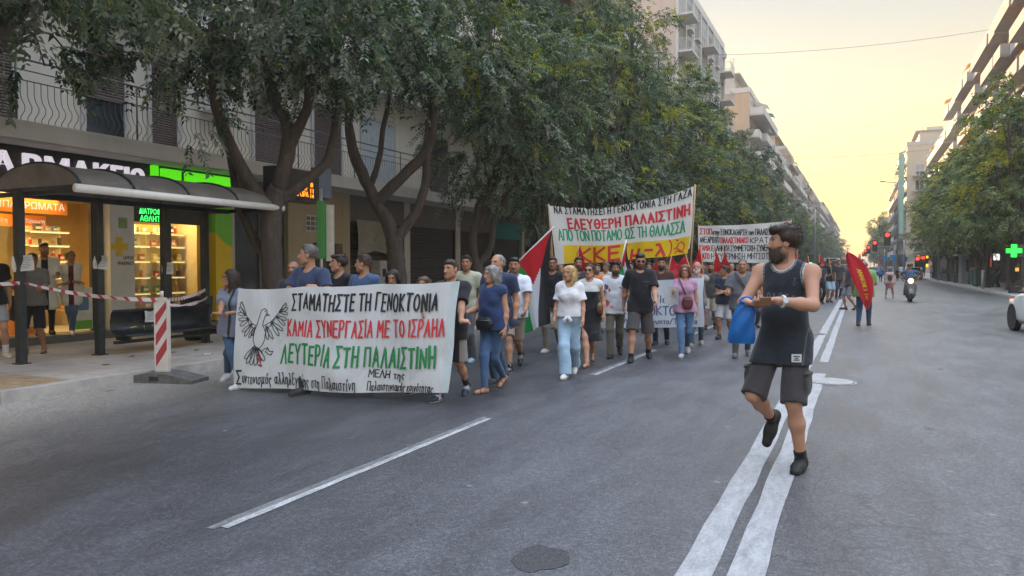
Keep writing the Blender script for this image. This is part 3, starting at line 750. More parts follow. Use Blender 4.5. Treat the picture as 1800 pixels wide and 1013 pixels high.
for c, y, w in lets:
    text_obj("letter", c, WL, ph, (-13.61, y, 3.24), (0, 1, 0), (0, 0, 1), w, .37, .07, .035)
GL = glow("green_lit_panel", (.10, .72, .01), .30)
m = MB(); m.box((-13.619, 11.02, 3.40), (-13.53, 12.95, 3.68)); 
m.build("light_box", GL, ph)
m = MB(); m.box((-13.619, 10.78, 3.36), (-13.54, 10.93, 3.72)); m.build("light_box", GL, ph)
m = MB(); m.box((-13.529, 11.5, 3.405), (-13.525, 11.56, 3.67)); m.build("light_box_seam", M_BLACK, ph)
YEL, GRN = flat("yellow_panel", (.68, .46, .01), .45, var=.05), flat("green_panel", (.16, .50, .04), .45, var=.05)
m = MB(); n = 12
poly = [(12.585, .3), (13.09, .3)] + [(13.09 - .505 * i / n, 2.05 + .32 * (i / n) ** 1.6) for i in range(n + 1)]
m.prism(poly, 'x', -14.1, -13.70); m.build("yellow_panel", YEL, ph)
m = MB(); m.prism([(13.09, 3.019), (12.585, 3.019)] + [(12.585 + .505 * i / n, 2.372 - .32 * (1 - (1 - i / n) ** 1.6) + .002) for i in range(n + 1)], 'x', -14.1, -13.702); m.build("green_panel", GRN, ph)
# white pillar with the yellow cross
m = MB(); m.box((-14.1, 9.93, .28), (-13.75, 10.48, 3.019)); m.build("pillar", flat("white_pillar", (.60, .59, .58), .4, var=.05), ph)
m = MB(); cy, cz = 10.13, 1.98
m.box((-13.749, cy - .20, cz - .07), (-13.742, cy + .20, cz + .07)); m.box((-13.7485, cy - .07, cz - .20), (-13.7425, cy + .07, cz + .20)); m.build("cross", YEL, ph)
DK = flat("dark_lettering", (.03, .03, .035))
text_obj("lettering", "LEMON", DK, ph, (-13.748, 10.22, 1.72), (0, 1, 0), (0, 0, 1), .24, .07, .004)
text_obj("lettering", "PHARMACY", DK, ph, (-13.748, 10.10, 1.60), (0, 1, 0), (0, 0, 1), .36, .075, .004)
m = MB(); m.box((-13.748, 10.12, 2.36), (-13.742, 10.32, 2.58), 0); m.box((-13.741, 10.145, 2.39), (-13.738, 10.295, 2.55), 1); m.build("notice_plate", [flat("plate_grey", (.3, .32, .3)), flat("plate_green", (.25, .38, .1))], ph)
# frames and panes
FR_Y = [-.95, 2.2, 5.3, 8.35, 9.72, 9.9, 10.5, 11.55, 12.5]
m = MB()
for y in FR_Y: m.box((-14.06, y - .035, .28), (-13.98, y + .035, 3.019))
m.box((-14.06, PA, 2.96), (-13.98, 9.93, 3.02)); m.box((-14.06, 10.48, 2.96), (-13.98, PB, 3.02)); m.build("frame", M_RAILD, ph)
for a, b in ((-.9, 2.16), (2.24, 5.26), (5.34, 8.31), (10.54, 11.51), (11.59, 12.46)):
    m = MB(); m.box((-14.025, a, .29), (-14.015, b, 2.955)); m.build("pane", M_GLASS, ph)
# shelving and orange headers
M_SHELF = flat("shelf_board", (.72, .60, .36), .45, var=.05)
M_STRIP = glow("shelf_strip_glow", (1, .80, .38), .42)
M_OR = flat("orange_header", (.75, .22, .015), .5, var=.05)
M_WORD = glow("pale_words", (1, .93, .75), .2)
def shelf_unit(x, ya, yb, zs, d=.32):
    m = MB()
    for z in zs: m.box((x, ya, z - .025), (x + d, yb, z))
    m.box((x - .02, ya, .28), (x - .001, yb, 2.45)); s_ = m.build("shelf_unit", M_SHELF, ph)
    for z in zs[1:]:
        m = MB(); m.box((x + d - .01, ya + .02, z - .045), (x + d + .012, yb - .02, z - .026)); m.build("shelf_lamp", M_STRIP, s_)
    return s_
ZS = [.62, .98, 1.34, 1.70, 2.04, 2.34]
UNITS = [(-18.3, -.6, 4.2), (-18.3, 4.3, 9.6), (-14.85, 10.6, 11.48), (-14.85, 11.62, 12.42), (-16.2, 9.62, 10.5)]
for u in UNITS: shelf_unit(u[0], u[1], u[2], ZS)
def header(x, ya, yb, z0, z1, words):
    m = MB(); m.box((x, ya, z0), (x + .05, yb, z1)); h = m.build("header", M_OR, ph)
    for t, a, w, zz, hh in words: text_obj("lettering", t, M_WORD, h, (x + .052, a, zz), (0, 1, 0), (0, 0, 1), w, hh, .004)
header(-14.75, 5.4, 9.68, 2.62, 2.92, [("ΣΥΜΠΛΗΡΩΜΑΤΑ", 8.0, 1.62, 2.70, .14)])
header(-16.6, 6.6, 10.4, 2.44, 2.70, [("Πρόληψη", 9.05, .52, 2.50, .12), ("Τόνωση", 9.95, .42, 2.50, .12)])
header(-14.7, 10.55, 12.0, 2.36, 2.52, [("Βιταμίνες", 11.05, .48, 2.39, .09)])
m = MB(); m.box((-14.0, 10.55, 2.53), (-13.93, 12.42, 2.955)); m.build("sign_housing", M_BLACK, ph)
GT = glow("green_display_dots", (.05, 1.0, .15), .7)
text_obj("led_words", "ΔΙΑΤΡΟΦΗ", GT, ph, (-13.928, 10.74, 2.70), (0, 1, 0), (0, 0, 1), .62, .13, .004, .01)
text_obj("led_words", "ΑΘΛΗΤΗ", GT, ph, (-13.928, 10.76, 2.545), (0, 1, 0), (0, 0, 1), .60, .13, .004, .01)
# things on the shelves
PAL = [("white", (.70, .68, .62)), ("orange", (.70, .25, .05)), ("red", (.45, .05, .05)), ("green", (.15, .34, .14)), ("blue", (.12, .22, .42)), ("yellow", (.70, .55, .10)), ("dark", (.07, .06, .06)), ("pink", (.6, .32, .34))]
def prod_box(m): m.box((-.05, -.045, 0), (.05, .045, .15), 0); m.box((.0505, -.045, .04), (.052, .045, .09), 1)
def prod_bottle(m):
    for (z0, z1, r0, r1) in ((0, .13, .036, .036), (.13, .155, .036, .016), (.155, .19, .018, .018)): m.tube([(0, 0, z0), (0, 0, z1)], [r0, r1], 10, 0 if z1 < .16 else 1, True, False)
rp = random.Random(11); ORD = ["lowest", "second", "third", "fourth", "fifth", "topmost"]
UN = {2: "middle window unit", 3: "right window unit", 0: "back wall", 1: "back wall", 4: "door side unit"}
for ui in (2, 3, 1, 4):
    x, a, b = UNITS[ui]
    for si, z in enumerate(ZS):
        y = (a if ui != 1 else 7.0) + .07
        while y < b - .06:
            nmc, c = rp.choice(PAL); kind = rp.choice(("box", "bottle", "box"))
            step = {1: .27, 4: .2}.get(ui, .13)
            me = pmesh(("medicine_" + kind, nmc), prod_box if kind == "box" else prod_bottle, [flat("pack_" + nmc, c, .45, var=.05), flat("pack_trim", (.75, .72, .66), .5)])
            if rp.random() < .86:
                o = link("medicine_" + kind, me); o.location = (x + .16 + rp.uniform(-.04, .08), y, z); s = rp.uniform(.75, 1.15); o.scale = (s * rp.uniform(.8, 1.1), s * rp.uniform(.8, 1.3), s)
                tag(o, "%s %s on the %s shelf of the pharmacy's %s" % (nmc, kind, ORD[si], UN[ui]), "medicine " + kind, "packs on the pharmacy shelves")
            y += step * rp.uniform(.85, 1.3)
for i, (y, z, c) in enumerate(((7.6, 1.1, "yellow"), (8.4, .75, "orange"), (7.2, .5, "yellow"))):
    m = MB(); m.box((-14.6, y, .28), (-14.35, y + .4, z)); m.box((-14.349, y + .03, z * .55), (-14.34, y + .37, z - .05), 1)
    tag(m.build("display_stand", [flat("pack_" + c, (.7, .5, .1)), flat("pack_trim", (.75, .72, .66))]), "%s cardboard display stand inside the pharmacy window, %s" % (c, ("tallest of three", "middle height of three", "shortest of three")[i]), "display stand", "display stands in the pharmacy window")
m = MB(); m.box((-13.975, 9.3, .32), (-13.965, 9.68, 1.15), 0); m.box((-13.964, 9.38, .7), (-13.962, 9.6, 1.0), 1); m.box((-13.9645, 9.31, .33), (-13.9625, 9.67, .5), 2)
tag(m.build("window_poster", [flat("pack_trim", (.75, .72, .66)), flat("pack_blue", (.12, .22, .42)), GRN]), "white poster with blue emblem low in the pharmacy doorway", "poster")
# lamps in the shop
for y in (1.5, 6.2, 8.8, 11.4):
    d = bpy.data.lights.new("ceiling_lamp", 'AREA'); d.shape = 'RECTANGLE'; d.size, d.size_y = 2.4, 1.4; d.energy = 34; d.color = (1, .70, .28)
    o = bpy.data.objects.new("ceiling_lamp_light", d); col.objects.link(o); o.location = (-15.6 if y != 11.4 else -14.32, y, 2.9)
    if y == 11.4: d.size, d.size_y, d.energy = .6, 1.6, 26
for y in (8.0, 8.35):
    m = MB(); m.disc((-13.9, y, 2.93), (0, 0, -1), .07, 16, 0, .02); tag(m.build("downlight", glow("lamp_glow", (1, .72, .3), 2.5)), "round glowing downlight in the pharmacy entrance soffit, %s one" % ("left" if y < 8.2 else "right"), "lamp", "downlights over the pharmacy door")
for y in (8.6, 10.0, 12.2, 13.0):
    m = MB(); m.box((-13.2, y, 3.735), (-13.0, y + .25, 3.739)); m.build("soffit_lamp", flat("lamp_lens", (.55, .55, .5)), blk)
# ------------------------------------------------------------------ street trees
def bark_mat():
    t = NT("bark", .9)
    v = t.scaled(3, 3, .8); a = t.noise(3, 6, .7, v); b = t.noise(14, 5, .7, v)
    t.color(t.mix(t.ramp(b, [(.45, 0.0), (.65, .6)]), t.ramp(a, [(.3, (.042, .033, .029)), (.55, (.088, .068, .058)), (.75, (.15, .12, .10))]), (.06, .045, .04)))
    t.bump(t.math('ADD', a, b), .8, .03); return t.mat
M_BARK = bark_mat()
M_LEAF = attr_mat("leaves", .55, trans=.30, spec=.22)
nrs = np.random.RandomState
def unit(a): return a / np.maximum(np.linalg.norm(a, axis=-1, keepdims=True), 1e-9)
def leaf_mesh(name, base, dirs, rs, per=16, L=.5, leaf=.10, cols=None, droop=.35):
    """pinnate sprays: each twig carries leaves on both sides, hanging a little"""
    n = len(base); t = (np.arange(per) // 2 + .6) / (per / 2.0); side = np.where(np.arange(per) % 2 == 0, 1.0, -1.0)
    L = L * rs.uniform(.6, 1.25, (n, 1, 1))
    d = unit(dirs)[:, None, :]
    p = base[:, None, :] + d * (t[None, :, None] * L) + np.array([0, 0, -1.0]) * (droop * L * t[None, :, None] ** 2)
    tang = unit(d + np.array([0, 0, -2 * droop]) * t[None, :, None])
    up = unit(np.array([0, 0, 1.0]) + rs.normal(0, .45, (n, 1, 3)))
    lat = unit(np.cross(tang, up))
    ld = unit(tang * .55 + lat * side[None, :, None] + rs.normal(0, .28, (n, per, 3)) + np.array([0, 0, -.25]))
    nn = unit(np.cross(ld, tang * side[None, :, None] + rs.normal(0, .3, (n, per, 3))))
    w = unit(np.cross(nn, ld))
    s = leaf * rs.uniform(.65, 1.2, (n, per, 1))
    a, tip = p, p + ld * s - np.array([0, 0, .12]) * s
    mid = p + ld * s * .42
    l, r = mid + w * s * .24 + nn * s * .06, mid - w * s * .24 + nn * s * .06
    V = np.stack([a, l, tip, r], 2).reshape(-1, 3)
    k = n * per
    me = bpy.data.meshes.new(name)
    me.vertices.add(4 * k); me.vertices.foreach_set("co", V.astype(np.float32).ravel())
    me.loops.add(4 * k); me.loops.foreach_set("vertex_index", np.arange(4 * k, dtype=np.int32))
    me.polygons.add(k); me.polygons.foreach_set("loop_start", np.arange(0, 4 * k, 4, dtype=np.int32)); me.polygons.foreach_set("loop_total", np.full(k, 4, np.int32))
    C = np.repeat(cols, per, 0) * rs.uniform(.7, 1.3, (k, 1))
    yl = rs.rand(k) < .012
    C[yl] = np.array([.30, .26, .05])
    ca = me.color_attributes.new("col", 'FLOAT_COLOR', 'POINT')
    ca.data.foreach_set("color", np.concatenate([np.repeat(C, 4, 0), np.ones((4 * k, 1))], 1).astype(np.float32).ravel())
    me.materials.append(M_LEAF); me.update(); me.validate()
    return me
GREENS = np.array([(.042, .075, .056), (.062, .108, .066), (.100, .145, .088), (.150, .182, .135), (.034, .058, .048)])
def crown_mesh(name, lobes, seed, ntw, per, L, leaf, pale=.25, yellow=.12, ylim=None):
    rs = nrs(seed)
    vol = np.array([a[3] * a[4] * a[5] for a in lobes]) ** .7; cnt = np.maximum(1, (ntw * vol / vol.sum()).astype(int))
    B, D, C = [], [], []
    for lb, n in zip(lobes, cnt):
        c, r = np.array(lb[:3]), np.array(lb[3:6])
        u = unit(rs.normal(0, 1, (n, 3))); rad = rs.uniform(.35, 1.04, (n, 1)) ** .6
        # clumps: pull twigs towards a few dozen seed points so that gaps open between them
        ks = unit(rs.normal(0, 1, (max(6, n // 16), 3))); j = np.argmax(u @ ks.T + rs.normal(0, .03, (n, len(ks))), 1)
        u = unit(u * .42 + ks[j] * .58); jit = rs.uniform(.84, 1.12, len(ks))[j][:, None]
        B.append(c + u * r * rad * jit); D.append(u * np.array([1, 1, .7]) + rs.normal(0, .45, (n, 3)) + np.array([0, 0, -.12]))
        tone = rs.randint(0, len(GREENS), len(ks))[j]
        g = GREENS[np.where(rs.rand(n) < .5, tone, rs.randint(0, 5, n))]
        g = np.where(rs.rand(n, 1) < pale, g * .5 + np.array([.17, .18, .165]), g)
        sun_ = np.clip(.25 + .22 * B[-1][:, 0] + .12 * (B[-1][:, 2] - 6.5), .05, 2.2); yk = (rs.rand(len(ks))[j] < yellow * 1.3 * sun_) & (rs.rand(n) < .65)  # evening glow put into leaf colour: more yellow to the street side and top
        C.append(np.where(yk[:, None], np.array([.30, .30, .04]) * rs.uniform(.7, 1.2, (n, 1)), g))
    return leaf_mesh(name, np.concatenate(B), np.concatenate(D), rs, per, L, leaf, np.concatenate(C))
def limbs_mesh(name, limbs, n=9):
    m = MB()
    for pts, rr_ in limbs:
        P = [Vector(p) for p in pts]; out, rad = [], []
        for i in range(len(P) - 1):
            for k in range(4):
                t = k / 4; p0 = P[max(i-1, 0)]; p1, p2 = P[i], P[i+1]; p3 = P[min(i+2, len(P)-1)]
                q = .5 * ((2*p1) + (p2-p0)*t + (2*p0-5*p1+4*p2-p3)*t*t + (3*p1-p0-3*p2+p3)*t**3)
                r = rr_[i] + (rr_[i+1] - rr_[i]) * t
                q = q + Vector((mnoise.noise(q*2.3), mnoise.noise(q*2.3+Vector((9,0,0))), 0)) * r * .5
                out.append(q); rad.append(r * (1 + .14 * mnoise.noise(q * 6)))
        out.append(P[-1]); rad.append(rr_[-1]); m.tube(out, rad, n)
    return m.mesh(name, M_BARK)
def auto_limbs(lobes, seed, zf=2.3, r0=.19, lean=(0, 0)):
    r = random.Random(seed); f = Vector((lean[0], lean[1], zf))
    L = [([(0, 0, -.1), (lean[0]*.2, lean[1]*.2, .5), (lean[0]*.6, lean[1]*.6, zf*.6), f], [r0*1.35, r0, r0*.86, r0*.8])]
    for i, lb in enumerate(lobes):
        c = Vector(lb[:3]); q = f + (c - f) * .45 + Vector((r.uniform(-.3, .3), r.uniform(-.3, .3), r.uniform(-.2, .4)))
        L.append(([f - Vector((0, 0, .15)), q, c, c + Vector((r.uniform(-.4, .4), r.uniform(-.4, .4), lb[5] * .6))], [r0*.62, r0*.42, r0*.22, .02]))
        for k in range(5):
            e = c + Vector((r.uniform(-1, 1)*lb[3], r.uniform(-1, 1)*lb[4], r.uniform(-.7, .9)*lb[5])) * .8
            L.append(([q + (c - q) * r.uniform(.2, .9), (c + e) / 2 + Vector((0, 0, .15)), e], [r0*.16, r0*.1, .012]))
    return L
def make_tree(x, y, lobes, limbs, seed, ntw, per, L, leaf, label, pale=.25, yellow=.12, grp="street trees along the avenue", z=.13):
    e = empty("street_tree", (x, y, z), 0, label, "tree", grp)
    link("trunk", limbs_mesh("trunk", limbs), e)
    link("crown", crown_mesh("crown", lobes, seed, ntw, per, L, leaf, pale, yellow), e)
    return e
TX = -10.1
# tree over the shelter, its trunk outside the frame
lb = [(.3, .6, 6.3, 2.6, 2.6, 1.7), (-1.0, 1.9, 6.2, 2.2, 2.2, 1.5), (.2, 2.6, 5.6, 1.5, 1.7, 1.25), (1.6, 1.2, 6.3, 1.9, 2.2, 1.6), (-1.6, 3.0, 5.0, 1.1, 1.2, .9), (0, 0, 7.9, 2.6, 2.6, 1.8)]
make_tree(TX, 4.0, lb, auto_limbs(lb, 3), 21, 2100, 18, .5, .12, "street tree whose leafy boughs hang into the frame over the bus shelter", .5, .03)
# first trunk by the shelter: long leaning limbs from a low fork
L1 = [([(0, 0, -.1), (.03, .02, .6), (.02, -.03, 1.5), (.0, .0, 2.35), (.12, .1, 2.95)], [.27, .22, .205, .21, .19]),
      ([(.0, -.02, 2.3), (-.28, -.22, 3.0), (-.5, -.62, 3.8), (-.55, -.8, 4.6), (-.4, -1.0, 5.8)], [.15, .13, .12, .11, .07]),
      ([(.1, .08, 2.9), (.22, .22, 3.6), (.12, .34, 4.2), (-.1, .1, 4.8), (-.1, -.1, 6.0)], [.16, .14, .12, .09, .05]),
      ([(.2, .2, 3.6), (.4, .45, 4.3), (.55, .5, 5.1), (.5, .6, 6.2)], [.12, .10, .09, .04]),
      ([(.12, .1, 2.7), (.42, .5, 3.1), (.6, .95, 3.6), (.7, 1.1, 4.6), (.8, 1.3, 5.6)], [.12, .1, .085, .07, .04]),
      ([(-.02, -.02, 1.5), (-.4, -.15, 2.1), (-.62, -.3, 2.9), (-.7, -.35, 3.9)], [.09, .085, .07, .04])]
lb = [(-.3, -.6, 6.0, 1.9, 2.0, 1.5), (.6, .6, 6.1, 1.9, 1.9, 1.6), (1.5, -.3, 6.6, 1.7, 2.0, 1.6), (-.6, -1.7, 5.3, 1.0, 1.0, .9), (.2, 0, 7.8, 2.2, 2.4, 1.5), (-.5, -1.25, 4.4, .5, .5, .9), (1.6, 1.0, 5.6, 1.2, 1.3, 1.1)]
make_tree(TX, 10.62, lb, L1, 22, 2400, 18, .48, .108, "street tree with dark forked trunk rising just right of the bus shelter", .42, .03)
# second trunk: clear vase shape over the crowd
L2 = [([(0, 0, -.1), (-.02, 0, .7), (-.04, -.02, 1.6), (-.1, -.04, 2.1)], [.27, .225, .21, .20]),
      ([(-.08, -.04, 2.0), (-.3, -.2, 2.7), (-.62, -.42, 3.5), (-.92, -.62, 4.35), (-.98, -.65, 5.0)], [.18, .16, .14, .13, .09]),
      ([(-.98, -.65, 4.7), (-.85, -.6, 5.4), (-.9, -.6, 6.4)], [.075, .05, .03]),
      ([(-.42, -.28, 2.95), (.05, .0, 3.55), (.55, .3, 4.15), (.72, .42, 4.8), (.8, .45, 6.6)], [.15, .14, .125, .11, .07]),
      ([(-.08, -.04, 2.05), (.32, .2, 2.65), (.55, .35, 3.4), (.6, .35, 4.3), (.62, .4, 5.4)], [.14, .12, .11, .09, .05]),
      ([(-.55, -.35, 3.3), (-.35, -.3, 4.0), (-.2, -.2, 5.0), (-.1, 0, 6.2)], [.08, .07, .06, .03]),
      ([(.72, .42, 4.9), (.45, .3, 5.6), (.4, .2, 6.6)], [.06, .05, .03])]
lb = [(-.6, -.6, 6.9, 1.8, 1.9, 1.45), (.9, .5, 6.9, 1.9, 1.9, 1.5), (1.8, -.2, 7.0, 1.5, 1.8, 1.7), (.2, 0, 8.8, 2.3, 2.3, 1.7), (2.0, 1.2, 5.9, 1.2, 1.3, 1.1), (1.1, -1.3, 6.1, 1.2, 1.2, 1.0)]
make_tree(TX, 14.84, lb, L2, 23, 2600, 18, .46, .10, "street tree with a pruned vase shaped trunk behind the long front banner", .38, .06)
lb3 = [(.2, .2, 5.0, 1.9, 1.9, 1.8), (1.1, 1.0, 4.3, 1.5, 1.5, 1.5), (1.3, -.4, 6.2, 1.9, 1.9, 1.8), (.2, .4, 8.2, 2.5, 2.5, 2.1), (2.1, .8, 6.9, 1.5, 1.7, 1.5)]
L3 = [([(0, 0, -.1), (0, 0, .8), (-.05, 0, 1.5)], [.24, .2, .19]), ([(-.04, 0, 1.4), (-.12, -.1, 2.3), (.05, .0, 3.2), (.2, .2, 5.0), (.3, .4, 8)], [.14, .12, .11, .08, .03]),
      ([(-.04, 0, 1.4), (.3, .3, 2.1), (.42, .4, 3.0), (1.1, 1.0, 4.4)], [.12, .11, .1, .05])] + auto_limbs(lb3, 8, 2.6, .14)[1:]
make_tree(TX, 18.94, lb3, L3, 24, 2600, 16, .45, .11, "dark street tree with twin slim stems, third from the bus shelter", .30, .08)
ORDN = ["fourth", "fifth", "sixth", "seventh", "eighth", "ninth", "tenth", "eleventh", "twelfth", "thirteenth", "fourteenth", "fifteenth", "sixteenth", "seventeenth", "eighteenth", "nineteenth", "twentieth"]
def lobeset(seed, h=10.2, w=3.0, low=2.9):
    r = random.Random(seed); out = []
    for i in range(9):
        a = i * 2.4 + r.uniform(-.3, .3); q = i / 8; z = low + 1.6 + (h - low - 3.0) * q
        k = w * (.62 if q < .8 else .3) * r.uniform(.75, 1.1)
        out.append((math.cos(a) * k * .8, math.sin(a) * k * .8, z, w * .58 * r.uniform(.85, 1.15), w * .58 * r.uniform(.85, 1.15), (1.45 + .3 * (1 - abs(q - .5))) * r.uniform(.85, 1.1)))
    return out
lbv = [lobeset(41, 12.0), lobeset(42, 13.0, 3.2), lobeset(43, 11.4, 2.9, 2.6)]
vy = 23.6; protos = []
YS = [23.6, 28.0, 32.6, 37.3, 42, 47, 52.2, 57.5, 63, 69, 75, 82, 89]
for i, y in enumerate(YS):
    lab = "%s street tree from the bus shelter in the dense left row" % ORDN[i]
    if i < 4:
        lb = lobeset(60 + i, 12.6 + .6 * (i % 3), 3.2, 2.3)
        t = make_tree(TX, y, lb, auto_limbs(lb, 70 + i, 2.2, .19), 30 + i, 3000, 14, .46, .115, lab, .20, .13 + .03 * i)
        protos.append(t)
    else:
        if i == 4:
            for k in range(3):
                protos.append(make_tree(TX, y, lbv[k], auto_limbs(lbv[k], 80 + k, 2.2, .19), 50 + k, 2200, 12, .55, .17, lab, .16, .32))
            t = protos[4]; far = protos[4:7]
            used = [t]
        else:
            k = (i - 4) % 3
            t = far[k] if far[k] not in used else copy_tree(far[k]); used.append(t)
        t.location = (TX + random.Random(i).uniform(-.2, .3), y, .13); t.rotation_euler.z = i * 1.3; t.scale = (1, 1, .93 + .07 * (i % 3))
        tag(t, lab)
YR = [47, 52.5, 58, 63.5, 69, 74.5, 80, 86, 92, 99]
for i, y in enumerate(YR):
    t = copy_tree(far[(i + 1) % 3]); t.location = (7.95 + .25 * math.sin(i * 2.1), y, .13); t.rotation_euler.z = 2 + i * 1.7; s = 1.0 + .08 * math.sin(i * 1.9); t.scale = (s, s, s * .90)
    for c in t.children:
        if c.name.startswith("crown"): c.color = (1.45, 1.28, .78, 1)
    tag(t, "%s street tree of the right row, counted from the edge of the photo" % (["first", "second", "third"] + ORDN)[i])
for i, (x, y, s) in enumerate([(TX, 108, .95), (TX, 118, 1.0), (TX, 130, .9), (TX, 143, 1), (TX, 158, .95), (TX, 174, 1), (TX, 192, .9), (TX, 212, 1), (TX, 252, 1), (TX, 275, 1), (TX, 300, 1.1), (TX, 330, 1), (TX, 370, 1.1), (TX, 420, 1.2),
                               (7.4, 236, 1.55), (7.2, 254, 1.2), (7.2, 275, 1.2), (7.2, 300, 1.1), (7.2, 330, 1.1), (7.2, 375, 1.1), (7.2, 430, 1.2)]):
    t = copy_tree(far[i % 3]); t.location = (x, y, .13); t.rotation_euler.z = i * 2.3; t.scale = (s * (1.15 if y > 200 else 1), s * 1.4 if y > 200 else s, s)
    tag(t, "distant street tree of the left row, %d metres up the avenue" % (round(y / 10) * 10) if x < 0 else ("tall yellowing tree beyond the red traffic lights on the right" if i == 14 else "distant street tree of the right row, %d metres up the avenue" % (round(y / 10) * 10)))
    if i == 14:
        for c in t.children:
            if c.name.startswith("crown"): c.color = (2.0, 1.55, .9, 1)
# ------------------------------------------------------------------ bus shelter and street furniture
M_POST = flat("shelter_dark_steel", (.035, .042, .046), .45, .3, var=.3)
M_TUBE = flat("white_gutter_tube", (.78, .77, .76), .4, var=.06)
def roof_mat():
    t = NT("smoked_roof_sheet", .45); a = t.noise(3, 6, .7)
    t.color(t.ramp(a, [(.3, (.10, .09, .083)), (.55, (.17, .15, .135)), (.75, (.25, .225, .20))])); t.rough(t.ramp(a, [(.3, .35), (.7, .7)])); return t.mat
M_ROOFS = roof_mat()
sh = empty("bus_shelter", (0, 0, 0), 0, "bus shelter with dark curved roof, white front tube and black posts on the left pavement", "bus shelter")
SY0, SY1 = 6.72, 10.66
def arc(t):  # t 0 front .. 1 back
    a = math.pi * (.06 + .88 * t); return (-10.95 + 1.02 * math.cos(a), 2.66 + .42 * math.sin(a))
m = MB(); m.grid(lambda u, v: (arc(u)[0], SY0 + (SY1 - SY0) * v, arc(u)[1]), 16, 12); m.grid(lambda u, v: (arc(u)[0], SY0 + (SY1 - SY0) * v, arc(u)[1] - .018), 16, 12)
rf = m.build("roof", M_ROOFS, sh)
for y in (SY0 + .02, 7.6, 8.6, 9.65, SY1):
    m = MB(); m.tube([(arc(i/14)[0], y, arc(i/14)[1] + .012) for i in range(15)], .022, 6); m.build("roof_rib", M_POST, rf)
for y in (SY0 + .005, SY1 - .005):
    m = MB(); pts = [(arc(i/14)[0], arc(i/14)[1]) for i in range(15)]; m.prism(pts, 'y', y - .006, y + .006); m.build("end_panel", M_ROOFS, rf)
m = MB(); m.tube([(-9.95, SY0 - .05, 2.68), (-9.95, SY1 + .1, 2.68)], .062, 14); m.build("gutter_tube", M_TUBE, sh)
m = MB(); m.box((-11.95, SY0, 2.62), (-9.95, SY0 + .06, 2.68)); m.box((-11.95, SY1 - .06, 2.62), (-9.95, SY1, 2.68)); m.box((-11.24, SY0 - .1, 2.60), (-11.16, SY1 - .06, 2.68)); m.build("roof_beam", M_POST, sh)
for y in (6.64, 7.88, 9.14, 10.02):
    m = MB(); w = .055
    m.prism([(-11.2 - w, y - w), (-11.2 + w, y - w), (-11.2 + w, y + w), (-11.2 - w, y + w)], 'z', .10, 2.60); m.box((-11.29, y - .09, .125), (-11.11, y + .09, .145)); m.build("post", M_POST, sh)
# perforated steel bench with yellow scrawl
bn = empty("bench", (0, 0, 0), 0); bn.parent = sh
prof = [(-10.98, .86), (-11.03, .80), (-11.06, .66), (-11.05, .54), (-11.0, .475), (-10.92, .45), (-10.78, .445), (-10.66, .455), (-10.63, .43)]
m = MB(); m.grid(lambda u, v: (prof[min(8, int(round(u*8)))][0] - .06, 8.0 + 1.98 * v, prof[min(8, int(round(u*8)))][1]), 8, 6)
o = m.build("seat", flat("perforated_steel", (.035, .038, .045), .4, .5, var=.3), bn)
md = o.modifiers.new("thick", 'SOLIDIFY'); md.thickness = .018
m = MB()
for y in (8.06, 9.85): m.box((-11.06, y, .36), (-10.74, y + .05, .425))
m.box((-10.94, 7.93, .31), (-10.86, 10.0, .36)); m.build("bench_frame", M_POST, bn)
def benchpt(x, y, l):
    q = (y - 0) ; i = max(0, min(7.99, (.86 - q) / .42 * 5)); a = int(i); t = i - a
    return (prof[a][0] + (prof[a+1][0] - prof[a][0]) * t - .048 + l, x + .3, prof[a][1] + (prof[a+1][1] - prof[a][1]) * t + .004)
m = MB(); rr = random.Random(2); GY_ = flat("yellow_spray_paint", (.42, .36, .05), .6)
for k, pts in enumerate([[(7.95, .58), (8.1, .64), (8.28, .70), (8.2, .62), (8.1, .55), (8.3, .52), (8.5, .62)], [(8.25, .74), (8.32, .62), (8.3, .52)], [(8.4, .72), (8.5, .58), (8.62, .52), (8.75, .55)], [(8.05, .60), (8.45, .66), (8.8, .6)], [(8.2, .5), (8.5, .56), (8.68, .68)], [(8.55, .7), (8.6, .5)]]):
    ribbon(m, pts, .022, benchpt, .04, 0, .002 + k * .0008)
m.build("graffiti", GY_, bn)
# paper notices on the posts and the bench
M_PAPER = flat("notice_paper", (.60, .59, .58), .8, var=.06); M_PRINT = flat("notice_print", (.20, .20, .22), .8)
def notice(c, w, h, rot, tilt, label, nrm=(1, 0, 0)):
    m = MB(); X = Vector((-nrm[1], nrm[0], 0)); Z = Vector((0, 0, 1)); a = R_(rot); U, V = X * math.cos(a) + Z * math.sin(a), Z * math.cos(a) - X * math.sin(a); N = Vector(nrm); c = Vector(c)
    m.grid(lambda u, v: c + U * (u - .5) * w + V * (v - .5) * h + N * (.012 + .02 * abs(u - .5) * tilt + .012 * math.sin(v * 4 + u * 3) * tilt), 6, 6)
    for i in range(7):
        ww = w * (.36 if i % 3 else .25); z = h * (.36 - i * .11)
        ribbon(m, [(-ww, z), (ww, z)], .007, lambda x, y, l: c + U * x + V * y + N * (.012 + .02 * abs(x / w) * tilt + .012 * math.sin((y / h + .5) * 4 + (x / w + .5) * 3) * tilt + .003), .04, 1)
    o = m.build("paper_notice", [M_PAPER, M_PRINT]); return tag(o, label, "notice", "notices stuck on the shelter")
notice((-11.135, 6.66, 1.62), .30, .23, 6, 1.5, "tilted white notice taped to the shelter's nearest post", (.5, -.86, 0))
notice((-11.135, 7.89, 1.64), .22, .22, -4, 2.5, "crumpled white notice on the shelter's second post", (.5, -.86, 0))
notice((-11.135, 9.15, 1.54), .20, .21, 1, .6, "square white notice on the shelter post past the bench", (.5, -.86, 0))
notice((-11.07, 8.72, .72), .24, .21, -2, 1, "white notice stuck on the backrest of the shelter bench")
